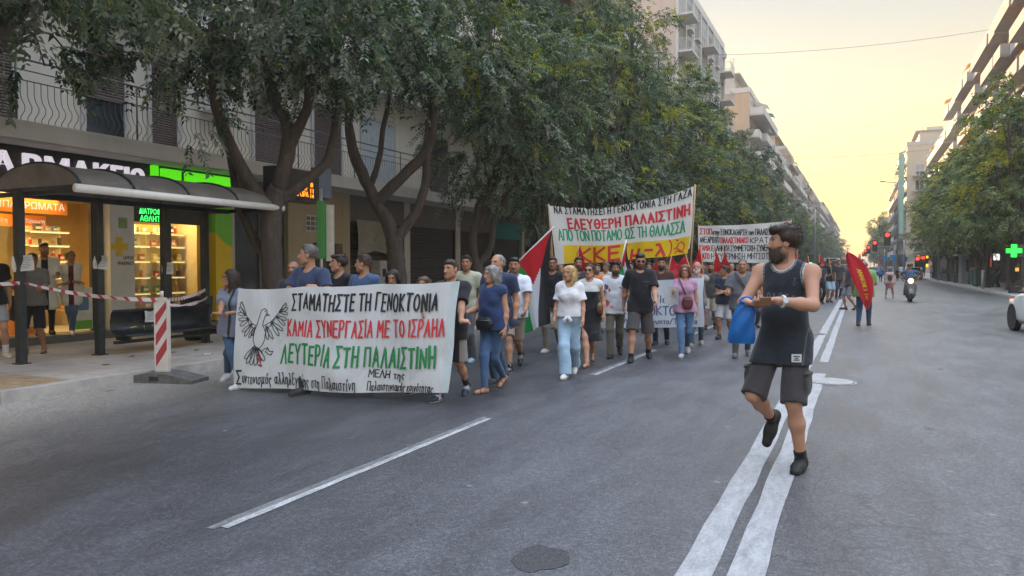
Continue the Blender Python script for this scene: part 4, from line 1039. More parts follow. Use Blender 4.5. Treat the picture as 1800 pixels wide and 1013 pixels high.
# bin behind the bench
bnE = empty("litter_bin", (-11.75, 10.3, .13), 0, "dark green litter bin behind the shelter bench", "litter bin")
m = MB(); m.tube([(0, 0, .02), (0, 0, .1), (0, 0, .78), (0, 0, .8)], [.22, .25, .30, .30], 20); m.build("body", flat("bin_dark_green", (.025, .05, .04), .5), bnE)
m = MB(); m.tube([(0, 0, .801), (0, 0, .86)], [.315, .30], 20); m.build("rim", M_POST, bnE)
# delineator with red and white bars on a rubber foot
de = empty("traffic_delineator", (-8.62, 6.98, 0), R_(16), "red and white striped delineator board standing on a rubber foot by the kerb", "delineator")
m = MB(); q = [(-.56, 0), (.56, 0), (.56, .05), (.34, .095), (.12, .134), (-.12, .134), (-.34, .095), (-.56, .05)]
m.prism(q, 'y', -.20, .20); m.box((-.07, -.2015, .03), (.07, -.12, .09), 1); m.build("foot", [flat("grey_rubber", (.115, .11, .105), .9, var=.35, scale=12, bump=.4), M_BLACK], de)
m = MB(); m.prism([(-.098, .135), (.098, .135), (.106, .3), (.106, 1.05), (.098, 1.12), (-.098, 1.12), (-.106, 1.05), (-.106, .3)], 'y', -.028, .028); m.box((-.05, -.03, 1.121), (.05, .03, 1.15)); m.tube([(0, 0, 1.15), (0, 0, 1.24)], .022, 8)
m.build("board", flat("cream_plastic", (.60, .54, .50), .5, var=.1), de)
RED = flat("red_sheeting", (.36, .035, .05), .45, var=.1)
for z in (.24, .52, .80):
    lo = [(-.082, z + .20), (.082, z - .04), (.082, z + .12), (-.082, z + .36)]
    lo = [(x, min(1.1, max(.20, zz))) for x, zz in lo]
    for sy in (-1, 1):
        m = MB(); m.prism([(x * -sy * -1, zz) for x, zz in lo], 'y', sy * .0285, sy * .031); m.build("stripe", RED, de)
# red and white tape strung between posts
M_TAPE = NT("barrier_tape", .5)
def tape_mat():
    t = M_TAPE; uvx = t.n.new("ShaderNodeAttribute"); uvx.attribute_name = "run"
    w = t.math('SINE', t.math('MULTIPLY', uvx.outputs["Fac"], 2 * math.pi / .24)); t.color(t.mix(t.ramp(w, [(.48, 0.0), (.52, 1.0)]), (.60, .58, .57), (.42, .03, .05))); return t.mat
tape_mat()
def tape(a, b, sag, label, w=.055, tw=2.0, seed=0):
    a, b = Vector(a), Vector(b); n = 40; L = (b - a).length; d = (b - a).normalized(); s = Vector((-d.y, d.x, 0)).normalized(); m = MB(); run = []
    for i in range(n + 1):
        t = i / n; p = a + (b - a) * t - Vector((0, 0, sag * 4 * t * (1 - t))); an = R_(70) + tw * math.sin(t * 6 + seed) * .4 + .2 * math.sin(t * 23 + seed)
        v = (Vector((0, 0, 1)) * math.sin(an) + s * math.cos(an)) * w / 2
        m.v += [tuple(p - v), tuple(p + v)]; run += [t * L, t * L + .06]
    for i in range(n): m.f.append((2*i, 2*i+1, 2*i+3, 2*i+2)); m.m.append(0); m.sm.append(True)
    o = m.build("barrier_tape", M_TAPE.mat); at = o.data.attributes.new("run", 'FLOAT', 'POINT'); at.data.foreach_set("value", run)
    return tag(o, label, "barrier tape", "tape closing the bus stop")
tape((-11.0, 4.1, 1.45), (-11.14, 6.60, 1.33), .06, "red and white tape from the frame's left edge to the nearest shelter post", seed=1)
tape((-11.13, 6.68, 1.33), (-8.66, 6.93, 1.12), .06, "red and white tape from the nearest shelter post to the striped delineator", seed=4)
tape((-8.60, 7.0, 1.12), (-11.14, 9.98, 1.14), .05, "red and white tape from the delineator back to the farthest shelter post", seed=7)
tape((-8.60, 7.02, 1.06), (-11.14, 10.02, .99), .07, "slack lower tape from the delineator to the farthest shelter post", seed=9)
# orange arrivals display on its post
ds = empty("arrivals_display", (0, -.32, 0), 0, "black arrivals display with orange dot lettering on a dark post behind the first tree", "arrivals display")
m = MB(); m.tube([(-10.15, 12.46, .1), (-10.15, 12.46, 3.55)], .065, 10); m.box((-10.3, 12.3, .125), (-10.0, 12.62, .15)); m.build("post", M_POST, ds)
m = MB(); m.box((-10.27, 12.26, 3.0), (-10.07, 12.66, 3.62)); m.build("side_box", flat("display_blue_grey", (.10, .13, .18), .4), ds)
m = MB(); m.box((-10.36, 11.0, 2.86), (-10.08, 12.25, 3.50)); hs = m.build("housing", flat("display_housing", (.022, .026, .03), .4), ds)
m = MB(); m.box((-10.079, 11.06, 2.92), (-10.070, 12.19, 3.44)); m.build("screen", M_BLACK, hs)
OT = glow("orange_display_dots", (1, .26, .01), .9)
for i, (t, a, w, z, h) in enumerate((("ΑΡΧΕΙΟ", 11.60, .30, 3.10, .09), ("ΑΓΟΡΑ", 11.54, .40, 2.97, .11), ("2", 12.0, .08, 3.30, .09), ("8", 12.0, .08, 3.18, .09), ("11", 12.0, .09, 3.06, .09), ("14", 12.0, .10, 2.96, .08))):
    text_obj("words", t, OT, hs, (-10.068, a, z), (0, 1, 0), (0, 0, 1), w, h, .003, .014)
# lit green stop column
gp = empty("stop_column", (-9.75, 11.62, .13), 0, "bus stop pole with translucent green lit panel beside the arrivals display", "stop pole")
m = MB(); m.tube([(0, 0, -.02), (0, 0, 3.0)], .032, 10); m.build("pole", flat("galvanised", (.42, .43, .44), .4, .6), gp)
m = MB(); m.grid(lambda u, v: (.10 * math.sin(math.pi * u) - .02, -.10 + .26 * u, 1.60 + 1.15 * v), 8, 2); m.build("panel", glow("green_lit_plastic", (.03, .26, .04), .05), gp)
m = MB(); m.grid(lambda u, v: (.08 * math.sin(math.pi * u) - .06, .22 + .26 * u, 1.55 + 1.15 * v), 8, 2); m.build("timetable_panel", flat("milky_plastic", (.40, .38, .34), .3), gp)
# litter on the pavement and in the gutter
rr = random.Random(12)
for i, (u, v) in enumerate([(365, 623), (232, 627), (305, 620), (345, 616), (186, 642)]):
    p = G(u, v, .135); m = MB(); s = .05 if i == 0 else .03
    m.grid(lambda a, b: (p.x + (a - .5) * s * 2, p.y + (b - .5) * s * 3, .137 + .03 * abs(mnoise.noise((a * 3 + i, b * 3, i)))), 5, 5)
    tag(m.build("litter", M_PAPER if i == 0 else flat("dry_leaf", (.12, .075, .04), .9)), ["crumpled white paper scrap on the pavement by the last shelter post", "brown dry leaf on the pavement by the second shelter post", "brown dry leaf under the shelter roof near the delineator", "brown dry leaf left of the white paper scrap", "brown dry leaf on the pavement nearest the kerb"][i], "litter")
# overhead wires across the avenue
def wire(a, b, sag, label, r=.02):
    a, b = Vector(a), Vector(b); m = MB(); m.tube([a + (b - a) * (i / 20) - Vector((0, 0, sag * 4 * (i/20) * (1 - i/20))) for i in range(21)], r, 5)
    tag(m.build("overhead_wire", M_RAILD), label, "wire", "wires over the avenue")
wire(AX(1262, 97, -13.9), AX(1742, 52, FR - .1), .5, "highest overhead wire, crossing to the near right block", .018)
wire(AX(1368, 274, -13.9), AX(1655, 260, FR - .1), .7, "middle overhead wire slung across the avenue above the far trees", .024)
wire(AX(1408, 314, -13.9), AX(1586, 308, 8.3), .4, "thin overhead wire below the middle one", .018)
wire(AX(1440, 360, -13.9), AX(1567, 358, 8.3), .5, "lowest and faintest overhead wire far up the avenue", .022)
# ---- traffic signals
M_SIG = flat("signal_housing", (.03, .03, .03), .5)
M_POLE = flat("grey_pole", (.30, .31, .32), .45, .4)
RL, GLW, AM = glow("red_signal", (1, .03, .02), 1.5), glow("green_signal", (.03, 1, .2), 1.2), glow("amber_dots", (1, .45, .03), .8)
def signal(p, pole_base, r, lit, label, arm=None):
    e = empty("traffic_signal", (0, 0, 0), 0, label, "traffic light", "traffic signals up the avenue")
    p = Vector(p); m = MB(); m.box((p.x - r*1.5, p.y + .02, p.z - r*5.5), (p.x + r*1.5, p.y + .3, p.z + r*1.6)); m.build("housing", M_SIG, e)
    for k in range(3):
        m = MB(); on = (k == 0 and lit == 'r') or (k == 2 and lit == 'g')
        m.disc((p.x, p.y, p.z - k * r * 2.1), (0, -1, 0), r, 16, 0, .03); m.build("lens", (RL if lit == 'r' else GLW) if on else flat("dead_lens", (.05, .045, .04), .3), e)
    b = Vector(pole_base); m = MB(); top = p.z + .4
    if arm: m.tube([b, (b.x, b.y, top)], .09, 8); m.tube([(b.x, b.y + .2, top - .25), (p.x - .2, p.y + .35, top - .25)], .06, 6)
    else: m.tube([b, (b.x, b.y, top)], .06, 8)
    m.build("pole", M_POLE, e)
    return e
p = AY(1560, 413, 96); signal(p, (p.x, p.y + .35, 0), .23, 'r', "largest red traffic light on a tall pole in front of the corner block")
p = AY(1538, 427, 101); signal(p, (p.x + 3.2, p.y, 0), .19, 'r', "red traffic light at the end of a horizontal mast arm", True)
p = AY(1527, 435, 140); signal(p, (p.x + 4, p.y, 0), .20, 'r', "red traffic light just below the mast arm, next along the row", True)
p = AY(1521, 441, 190); signal(p, (p.x + 4, p.y, 0), .22, 'r', "small red traffic light fourth in the receding row", True)
p = AY(1517, 445, 240); signal(p, (p.x + 4, p.y, 0), .19, 'r', "tiny red traffic light fifth in the receding row", True)
p = AY(1511, 449, 330); signal(p, (p.x + 4, p.y, 0), .30, 'r', "tiniest red traffic light at the end of the receding row", True)
p = AY(1613, 455, 98); signal(p, (p.x, p.y + .35, .13), .19, 'r', "red traffic light by the amber message board at the right kerb")
p = AY(1425, 452, 98); signal(p, (p.x, p.y + .35, .0), .20, 'g', "green traffic light left of the avenue above the far marchers")
e = empty("message_board", (0, 0, 0), 0, "black roadside board with red and amber dots at the right kerb", "message board")
a, b = AY(1612, 449, 99), AY(1632, 470, 99); m = MB(); m.box((a.x, 99, b.z), (b.x, 99.2, a.z)); m.build("housing", M_SIG, e)
m = MB(); 
for q in (.12, .88):
    for z in (.15, .85): m.box((a.x + (b.x - a.x) * q - .12, 98.96, b.z + (a.z - b.z) * z - .18), (a.x + (b.x - a.x) * q + .12, 98.99, b.z + (a.z - b.z) * z + .18))
m.build("amber_lamps", AM, e)
m = MB(); m.box((a.x + .4, 98.96, a.z - .45), (b.x - .4, 98.99, a.z - .15)); m.build("red_words", glow("dim_red_dots", (1, .06, .02), .8), e)
m = MB(); m.tube([((a.x + b.x) / 2, 99.1, .1), ((a.x + b.x) / 2, 99.1, b.z)], .08, 6); m.build("pole", M_POLE, e)
# road signs by the junction
for i, (u, v, w, h, c, lab) in enumerate([(1555, 454, 6, 7, (.03, .22, .42), "leftmost small blue road sign beyond the junction"), (1569, 453, 8, 8, (.03, .24, .46), "square blue road sign in the middle of the junction signs"), (1590, 456, 8, 7, (.05, .13, .40), "blue road sign just left of the pale round sign"), (1598, 455, 9, 12, (.50, .52, .40), "pale round sign on a white post at the right kerb"), (1640, 446, 18, 6, (.55, .56, .54), "white rectangular sign at the kerb right of the message board"), (1546, 455, 5, 8, (.35, .12, .12), "small red and white road sign left of the blue ones")]):
    y = 100 + i * .8; p = AY(u, v, y); k = y / math.cos(R_(4)) / FPX / math.cos(R_(26)) * .93; e = empty("road_sign", (0, 0, 0), 0, lab, "road sign", "road signs at the junction")
    m = MB()
    if i == 3: m.disc((p.x, y - .03, p.z), (0, -1, 0), .42, 20, 0, .03)
    else: m.box((p.x - w*k/2, y - .03, p.z - h*k/2), (p.x + w*k/2, y, p.z + h*k/2))
    m.build("plate", flat("sign_colour_%d" % i, c, .4), e); m = MB(); m.tube([(p.x, y + .06, .1), (p.x, y + .06, p.z + .3)], .05, 6); m.build("pole", M_POLE, e)
for i, (u, z, lab) in enumerate([(1577, 12, "tall grey lamp post behind the red traffic lights"), (1650, 9, "grey lamp post among the right trees"), (1432, 9, "slim lamp post left of the avenue by the green light")]):
    y = 104 if i != 1 else 84; p = AY(u, 468, y); e = empty("lamp_post", (p.x, y, 0), 0, lab, "lamp post", "lamp posts up the avenue")
    m = MB(); m.tube([(0, 0, 0), (0, 0, z * .7), (0, 0, z)], [.12, .09, .07], 8); m.tube([(0, 0, z), (-1.6, 0, z + .25)], .05, 6); m.build("pole", M_POLE, e); m = MB(); m.box((-2.1, -.12, z + .2), (-1.5, .12, z + .32)); m.build("lamp_head", M_POLE, e)
# green pharmacy cross on the right
p = AY(1783, 441, 43.5); e = empty("pharmacy_cross", (0, 0, 0), 0, "bright green lit pharmacy cross hanging by the right trees", "pharmacy cross")
m = MB(); a, b = .32, .11; m.prism([(p.x-b, p.z-a), (p.x+b, p.z-a), (p.x+b, p.z-b), (p.x+a, p.z-b), (p.x+a, p.z+b), (p.x+b, p.z+b), (p.x+b, p.z+a), (p.x-b, p.z+a), (p.x-b, p.z+b), (p.x-a, p.z+b), (p.x-a, p.z-b), (p.x-b, p.z-b)], 'y', 43.5, 43.7)
m.build("lit_face", glow("green_cross_glow", (.02, 1, .06), .8), e)
m = MB(); m.box((p.x + .1, 43.701, p.z - .3), (p.x + 1.6, 44.0, p.z + .3)); m.tube([(p.x + 1.4, 43.9, .1), (p.x + 1.4, 43.9, p.z)], .06, 6); m.build("bracket", M_SIG, e)
# planters, kiosks and shop lights on the right pavement
for i, (x, y0, y1) in enumerate([(8.9, 74, 79), (8.7, 80, 86)]):
    e = empty("planter", (x, y0, .13), 0, "dark planter box with low hedge on the right pavement, the %s one" % ("nearer" if i == 0 else "farther"), "planter", "planters on the right pavement")
    m = MB(); m.box((-1.2, 0, 0), (-.6, y1 - y0, .75)); m.box((-1.24, -.04, .75), (-.56, y1 - y0 + .04, .8)); m.build("box", M_BLACK, e)
    rs = nrs(i + 5); n = 160; B = np.stack([rs.uniform(-1.15, -.65, n), rs.uniform(.1, y1 - y0 - .1, n), rs.uniform(.8, 1.05, n)], 1)
    link("hedge_plant", leaf_mesh("hedge_plant", B, rs.normal(0, 1, (n, 3)) + np.array([0, 0, .5]), rs, 10, .3, .1, np.tile(np.array([[.04, .07, .035]]), (n, 1))), e)
kE = empty("street_kiosk", (8.6, 70, .13), 0, "grey street kiosk between the trunks of the right trees", "kiosk")
m = MB(); m.box((-1, 0, 0), (1, 2.2, 2.3)); m.build("body", flat("kiosk_grey", (.25, .25, .25)), kE); m = MB(); m.box((-1.4, -.5, 2.3), (1.3, 2.6, 2.45)); m.build("roof", M_SLAB, kE); m = MB(); m.box((-.7, -.03, 1.0), (.7, -.001, 2.0)); m.build("window", M_WGL, kE)
for i, (u, v, y, c, s, lab) in enumerate([(1718, 462, 74, (1, .55, .12), .55, "orange glowing shop poster behind the right trees"), (1735, 455, 72, (1, .10, .04), .6, "tall red glowing banner at a shop on the right pavement"), (1696, 430, 78, (1, .9, .75), .2, "small white shop lamp under the right trees"), (1752, 452, 66, (1, .95, .9), .4, "white lit shop sign left of the green cross"), (1788, 474, 60, (1, .5, .1), .2, "small orange lamp below the green cross")]):
    p = AY(u, v, y); m = MB(); m.box((p.x - s*.5, y, p.z - s * (1.3 if i == 1 else .6)), (p.x + s*.5, y + .1, p.z + s * (1.3 if i == 1 else .6))); m.box((p.x - s*.55, y + .101, p.z - s*.7), (p.x + s*.55, y + .2, p.z + s*.7), 1)
    tag(m.build("shop_sign", [glow("shop_glow_%d" % i, c, .35), M_SIG]), lab, "shop sign", "lit signs on the right pavement")
kp = G(1712, 511); e = empty("kerb_bollard", (7.2, kp.y, .13), 0, "white topped bollard by the right kerb", "bollard")
m = MB(); m.tube([(0, 0, -.02), (0, 0, 1.05)], .09, 10); m.build("post", flat("bollard_grey", (.4, .4, .38)), e); m = MB(); m.tube([(0, 0, 1.05), (0, 0, 1.15), (0, 0, 1.2)], [.1, .1, .05], 10); m.build("cap", M_FRAMEW, e)
for i, y in enumerate((60.5, 62.2)):
    e = empty("wheelie_bin", (8.0, y, .13), 0, "dark green wheeled rubbish container at the right kerb, the %s one" % ("nearer" if i == 0 else "farther"), "rubbish container", "rubbish containers")
    m = MB(); m.prism([(-.55, .12), (.55, .12), (.62, 1.15), (-.62, 1.15)], 'y', 0, 1.2); m.build("body", flat("bin_green", (.03, .08, .05)), e); m = MB(); m.prism([(-.65, 1.151), (.65, 1.151), (.5, 1.38), (-.5, 1.38)], 'y', -.03, 1.23); m.build("lid", M_SIG, e)
    for sx in (-.45, .45):
        m = MB(); m.tube([(sx, .1, .08), (sx, .18, .08)], .08, 10); m.build("wheel", M_SIG, e)
# ------------------------------------------------------------------ soft bodies: blended tapered limbs turned into one skin
def A3(*v): return np.array(v, dtype=np.float32)
def cone(a, b, ra, rb, k=.03, cuts=(), sub=False): return ('c', np.asarray(a, np.float32), np.asarray(b, np.float32), ra, rb, k, cuts, sub)
def ell(c, r, R=None, k=.03, cuts=(), sub=False): return ('e', np.asarray(c, np.float32), np.asarray(r, np.float32), R, k, cuts, sub)
def ev(p, X, Y, Z):
    if p[0] == 'c':
        a, b = p[1], p[2]; d = b - a; L = float(d @ d) + 1e-9
        x, y, z = X - a[0], Y - a[1], Z - a[2]
        t = np.clip((x * d[0] + y * d[1] + z * d[2]) / L, 0, 1)
        f = np.sqrt((x - t*d[0])**2 + (y - t*d[1])**2 + (z - t*d[2])**2) - (p[3] + (p[4] - p[3]) * t)
        cuts = p[6]
    else:
        c, r, R = p[1], p[2], p[3]
        x, y, z = X - c[0], Y - c[1], Z - c[2]
        if R is not None: x, y, z = x*R[0,0] + y*R[1,0] + z*R[2,0], x*R[0,1] + y*R[1,1] + z*R[2,1], x*R[0,2] + y*R[1,2] + z*R[2,2]
        k0 = np.sqrt((x/r[0])**2 + (y/r[1])**2 + (z/r[2])**2); k1 = np.sqrt((x/r[0]**2)**2 + (y/r[1]**2)**2 + (z/r[2]**2)**2)
        f = k0 * (k0 - 1) / np.maximum(k1, 1e-6); cuts = p[5]
    for n, d in cuts: f = np.maximum(f, n[0]*X + n[1]*Y + n[2]*Z - d)
    return f
def kk(p): return (p[5], p[7]) if p[0] == 'c' else (p[4], p[6])
def pbox(p):
    if p[0] == 'c':
        r = max(p[3], p[4]); return np.minimum(p[1], p[2]) - r, np.maximum(p[1], p[2]) + r
    r = p[2] if p[3] is None else np.full(3, p[2].max()); return p[1] - r, p[1] + r
def field(prims, xs, ys, zs):
    F = np.full((len(xs), len(ys), len(zs)), .25, np.float32)
    for p in prims:
        k, sub = kk(p); lo, hi = pbox(p); mg = k + .03
        i0, i1 = np.searchsorted(xs, lo[0] - mg), np.searchsorted(xs, hi[0] + mg)
        j0, j1 = np.searchsorted(ys, lo[1] - mg), np.searchsorted(ys, hi[1] + mg)
        k0, k1 = np.searchsorted(zs, lo[2] - mg), np.searchsorted(zs, hi[2] + mg)
        if i1 <= i0 or j1 <= j0 or k1 <= k0: continue
        d = ev(p, xs[i0:i1, None, None], ys[None, j0:j1, None], zs[None, None, k0:k1]); f = F[i0:i1, j0:j1, k0:k1]
        if sub: d = -d; h = np.maximum(k - np.abs(d - f), 0) / k; F[i0:i1, j0:j1, k0:k1] = np.maximum(f, d) + h*h*k*.25
        else: h = np.maximum(k - np.abs(d - f), 0) / k; F[i0:i1, j0:j1, k0:k1] = np.minimum(f, d) - h*h*k*.25
    return F
def at_points(prims, P):
    f = np.full(len(P), .4, np.float32)
    for p in prims:
        k, sub = kk(p); d = ev(p, P[:, 0], P[:, 1], P[:, 2])
        if sub: d = -d; h = np.maximum(k - np.abs(d - f), 0) / k; f = np.maximum(f, d) + h*h*k*.25
        else: h = np.maximum(k - np.abs(d - f), 0) / k; f = np.minimum(f, d) - h*h*k*.25
    return f
def nets(F, xs, ys, zs):
    ins = F < 0
    n = sum(ins[i:ins.shape[0]-1+i, j:ins.shape[1]-1+j, k:ins.shape[2]-1+k].astype(np.int8) for i in (0,1) for j in (0,1) for k in (0,1))
    act = (n > 0) & (n < 8); I, J, K = np.nonzero(act)
    idx = np.full(act.shape, -1, np.int32); idx[I, J, K] = np.arange(len(I))
    S = np.zeros((len(I), 3)); cnt = np.zeros(len(I))
    ax = (xs, ys, zs)
    for a in range(3):
        o = [q for q in range(3) if q != a]
        for e in range(4):
            c0 = [I, J, K]; c0 = [c.copy() for c in c0]; c0[o[0]] += e & 1; c0[o[1]] += e >> 1
            c1 = [c.copy() for c in c0]; c1[a] += 1
            f0, f1 = F[tuple(c0)], F[tuple(c1)]; m = (f0 < 0) != (f1 < 0); t = np.where(m, f0 / np.where(m, f0 - f1, 1), 0)
            for q in range(3):
                v = ax[q][c0[q]]; v = v + (ax[q][c1[q]] - v) * t if q == a else v
                S[:, q] += np.where(m, v, 0)
            cnt += m
    V = S / cnt[:, None]; Q = []
    for a in range(3):
        o = [(a + 1) % 3, (a + 2) % 3]
        s0 = [slice(None)]*3; s1 = [slice(None)]*3; s0[a] = slice(0, -1); s1[a] = slice(1, None)
        for q in o: s0[q] = s1[q] = slice(1, -1)
        A, B = ins[tuple(s0)], ins[tuple(s1)]; C = np.nonzero(A != B); flip = A[C]
        base = [c.copy() for c in C]
        for q in o: base[q] = base[q] + 1
        g = []
        for (p, r) in ((-1, -1), (0, -1), (0, 0), (-1, 0)):
            c = [b.copy() for b in base]; c[o[0]] += p; c[o[1]] += r; g.append(idx[tuple(c)])
        g = np.stack(g, 1); g[~flip] = g[~flip][:, ::-1]; Q.append(g)
    return V, np.concatenate(Q)
def wrinkle(P, seed, f=18.0, stretch=(1, 1, 1)):
    rs = nrs(seed); w = 0
    for i in range(5):
        d = unit(rs.normal(0, 1, 3)) * np.array(stretch); w = w + np.sin(P @ d * f * (1 + .37 * i) + rs.uniform(0, 6) + 1.3 * np.sin(P @ rs.normal(0, 1, 3) * f * .35)) / (1 + .5 * i)
    return w / 2.6
def soft(name, prims, h, mat, parent, colfn, amp=0.0, seed=0, f=18.0, stretch=(1, 1, 1), zf=None, smooth=1, fine=None, fuzz=None):
    los, his = zip(*[pbox(p) for p in prims if not kk(p)[1]]); lo, hi = np.min(los, 0) - 2.5*h, np.max(his, 0) + 2.5*h
    xs, ys = (np.arange(lo[i], hi[i] + h, h, dtype=np.float32) for i in (0, 1))
    if fine is not None: xs, ys = (np.unique(np.round(np.concatenate([a[a < fine[i] - r], np.arange(fine[i] - r, fine[i] + r, h * .55), a[a > fine[i] + r]]), 6)).astype(np.float32) for i, (a, r) in enumerate(((xs, .06), (ys, .12))))
    if zf is None: zs = np.arange(lo[2], hi[2] + h, h, dtype=np.float32)
    else: zs = np.concatenate([np.arange(lo[2], zf, h * 1.15), np.arange(zf, hi[2] + h, h * .58)]).astype(np.float32)
    V, Q = nets(field(prims, xs, ys, zs), xs, ys, zs)
    if not len(Q): return None
    for _ in range(smooth):   # even the grid out
        acc = np.zeros_like(V); c = np.zeros(len(V)); 
        for a in range(4):
            b = Q[:, (a + 1) % 4]; np.add.at(acc, Q[:, a], V[b]); np.add.at(acc, b, V[Q[:, a]]); np.add.at(c, Q[:, a], 1); np.add.at(c, b, 1)
        V = V * .45 + acc / np.maximum(c, 1)[:, None] * .55
    col_ = colfn(V)
    if amp:
        nr = np.zeros_like(V); fn = np.cross(V[Q[:, 2]] - V[Q[:, 0]], V[Q[:, 3]] - V[Q[:, 1]])
        for a in range(4): np.add.at(nr, Q[:, a], fn)
        V = V + unit(nr) * (amp * wrinkle(V, seed, f, stretch))[:, None]
    if fuzz:   # loose strands standing off the surface
        nf, ln, flow = fuzz; rs = nrs(seed + 77); q = Q[rs.randint(0, len(Q), nf)]; b = V[q].mean(1) + rs.normal(0, h * .3, (nf, 3)); n_ = unit(np.cross(V[q[:, 2]] - V[q[:, 0]], V[q[:, 3]] - V[q[:, 1]]))
        d = unit(n_ * .5 + np.array(flow) + rs.normal(0, .42, (nf, 3))); sd = unit(np.cross(d, n_ + rs.normal(0, .3, (nf, 3)))); L = ln * rs.uniform(.5, 1.3, (nf, 1)); w = sd * ln * .05 + 1e-4
        X = np.stack([b - w - n_ * .002, b + w - n_ * .002, b + d * L + w * .2, b + d * L - w * .2], 1).reshape(-1, 3); c4 = np.repeat(col_[q[:, 0]] * rs.uniform(.5, 1.7, (nf, 1)), 4, 0)
        Q = np.concatenate([Q, len(V) + np.arange(4 * nf).reshape(-1, 4)]); V = np.concatenate([V, X]); col_ = np.concatenate([col_, c4])
    me = bpy.data.meshes.new(name); k = len(Q)
    me.vertices.add(len(V)); me.vertices.foreach_set("co", V.astype(np.float32).ravel())
    me.loops.add(4*k); me.loops.foreach_set("vertex_index", Q.astype(np.int32).ravel())
    me.polygons.add(k); me.polygons.foreach_set("loop_start", np.arange(0, 4*k, 4, dtype=np.int32)); me.polygons.foreach_set("loop_total", np.full(k, 4, np.int32))
    me.polygons.foreach_set("use_smooth", np.ones(k, bool))
    ca = me.color_attributes.new("col", 'FLOAT_COLOR', 'POINT'); ca.data.foreach_set("color", np.concatenate([np.clip(col_, 0, 1), np.ones((len(V), 1))], 1).astype(np.float32).ravel())
    me.materials.append(mat); me.update(); me.validate()
    return link(name, me, parent)

# ------------------------------------------------------------------ people
M_SKIN = attr_mat("skin", .62, spec=.28, bump=(90, .25, .003))
M_CLOTH = attr_mat("cloth", .9, bump=(9, .55, .03), spec=.15, sheen=.15)
M_HAIR = attr_mat("hair", .55, bump=(140, .6, .004), spec=.4)
M_SHOE = attr_mat("shoe", .6, spec=.35)
SKIN = dict(fair=(.41, .222, .150), mid=(.41, .22, .145), tan=(.33, .17, .105), dark=(.25, .125, .08))
HAIRC = dict(black=(.014, .012, .011), dark=(.032, .020, .014), brown=(.075, .042, .024), red=(.13, .05, .025), grey=(.20, .195, .19), white=(.42, .41, .40), blonde=(.46, .31, .13), greyd=(.10, .095, .09))
def rotz(a): c, s = math.cos(a), math.sin(a); return np.array([[c, -s, 0], [s, c, 0], [0, 0, 1]])
def rotx(a): c, s = math.cos(a), math.sin(a); return np.array([[1, 0, 0], [0, c, -s], [0, s, c]])
def roty(a): c, s = math.cos(a), math.sin(a); return np.array([[c, 0, s], [0, 1, 0], [-s, 0, c]])
def nrm(v): return v / max(1e-9, np.linalg.norm(v))
def ik(a, b, l1, l2, pole):
    d = b - a; L = np.linalg.norm(d); m = (l1 + l2) * .997
    if L > m: b = a + d / L * m; d = b - a; L = m
    t = (l1*l1 - l2*l2 + L*L) / (2*L); hgt = math.sqrt(max(0, l1*l1 - t*t)); u = d / L; p = pole - u * (pole @ u)
    return a + u * t + nrm(p) * hgt, b
def noisecol(c, amt=.10, seed=0, f=9.0):
    c = np.array(c)
    def fn(V): return c[None] * (1 + amt * wrinkle(V, seed + 3, f))[:, None]
    return fn

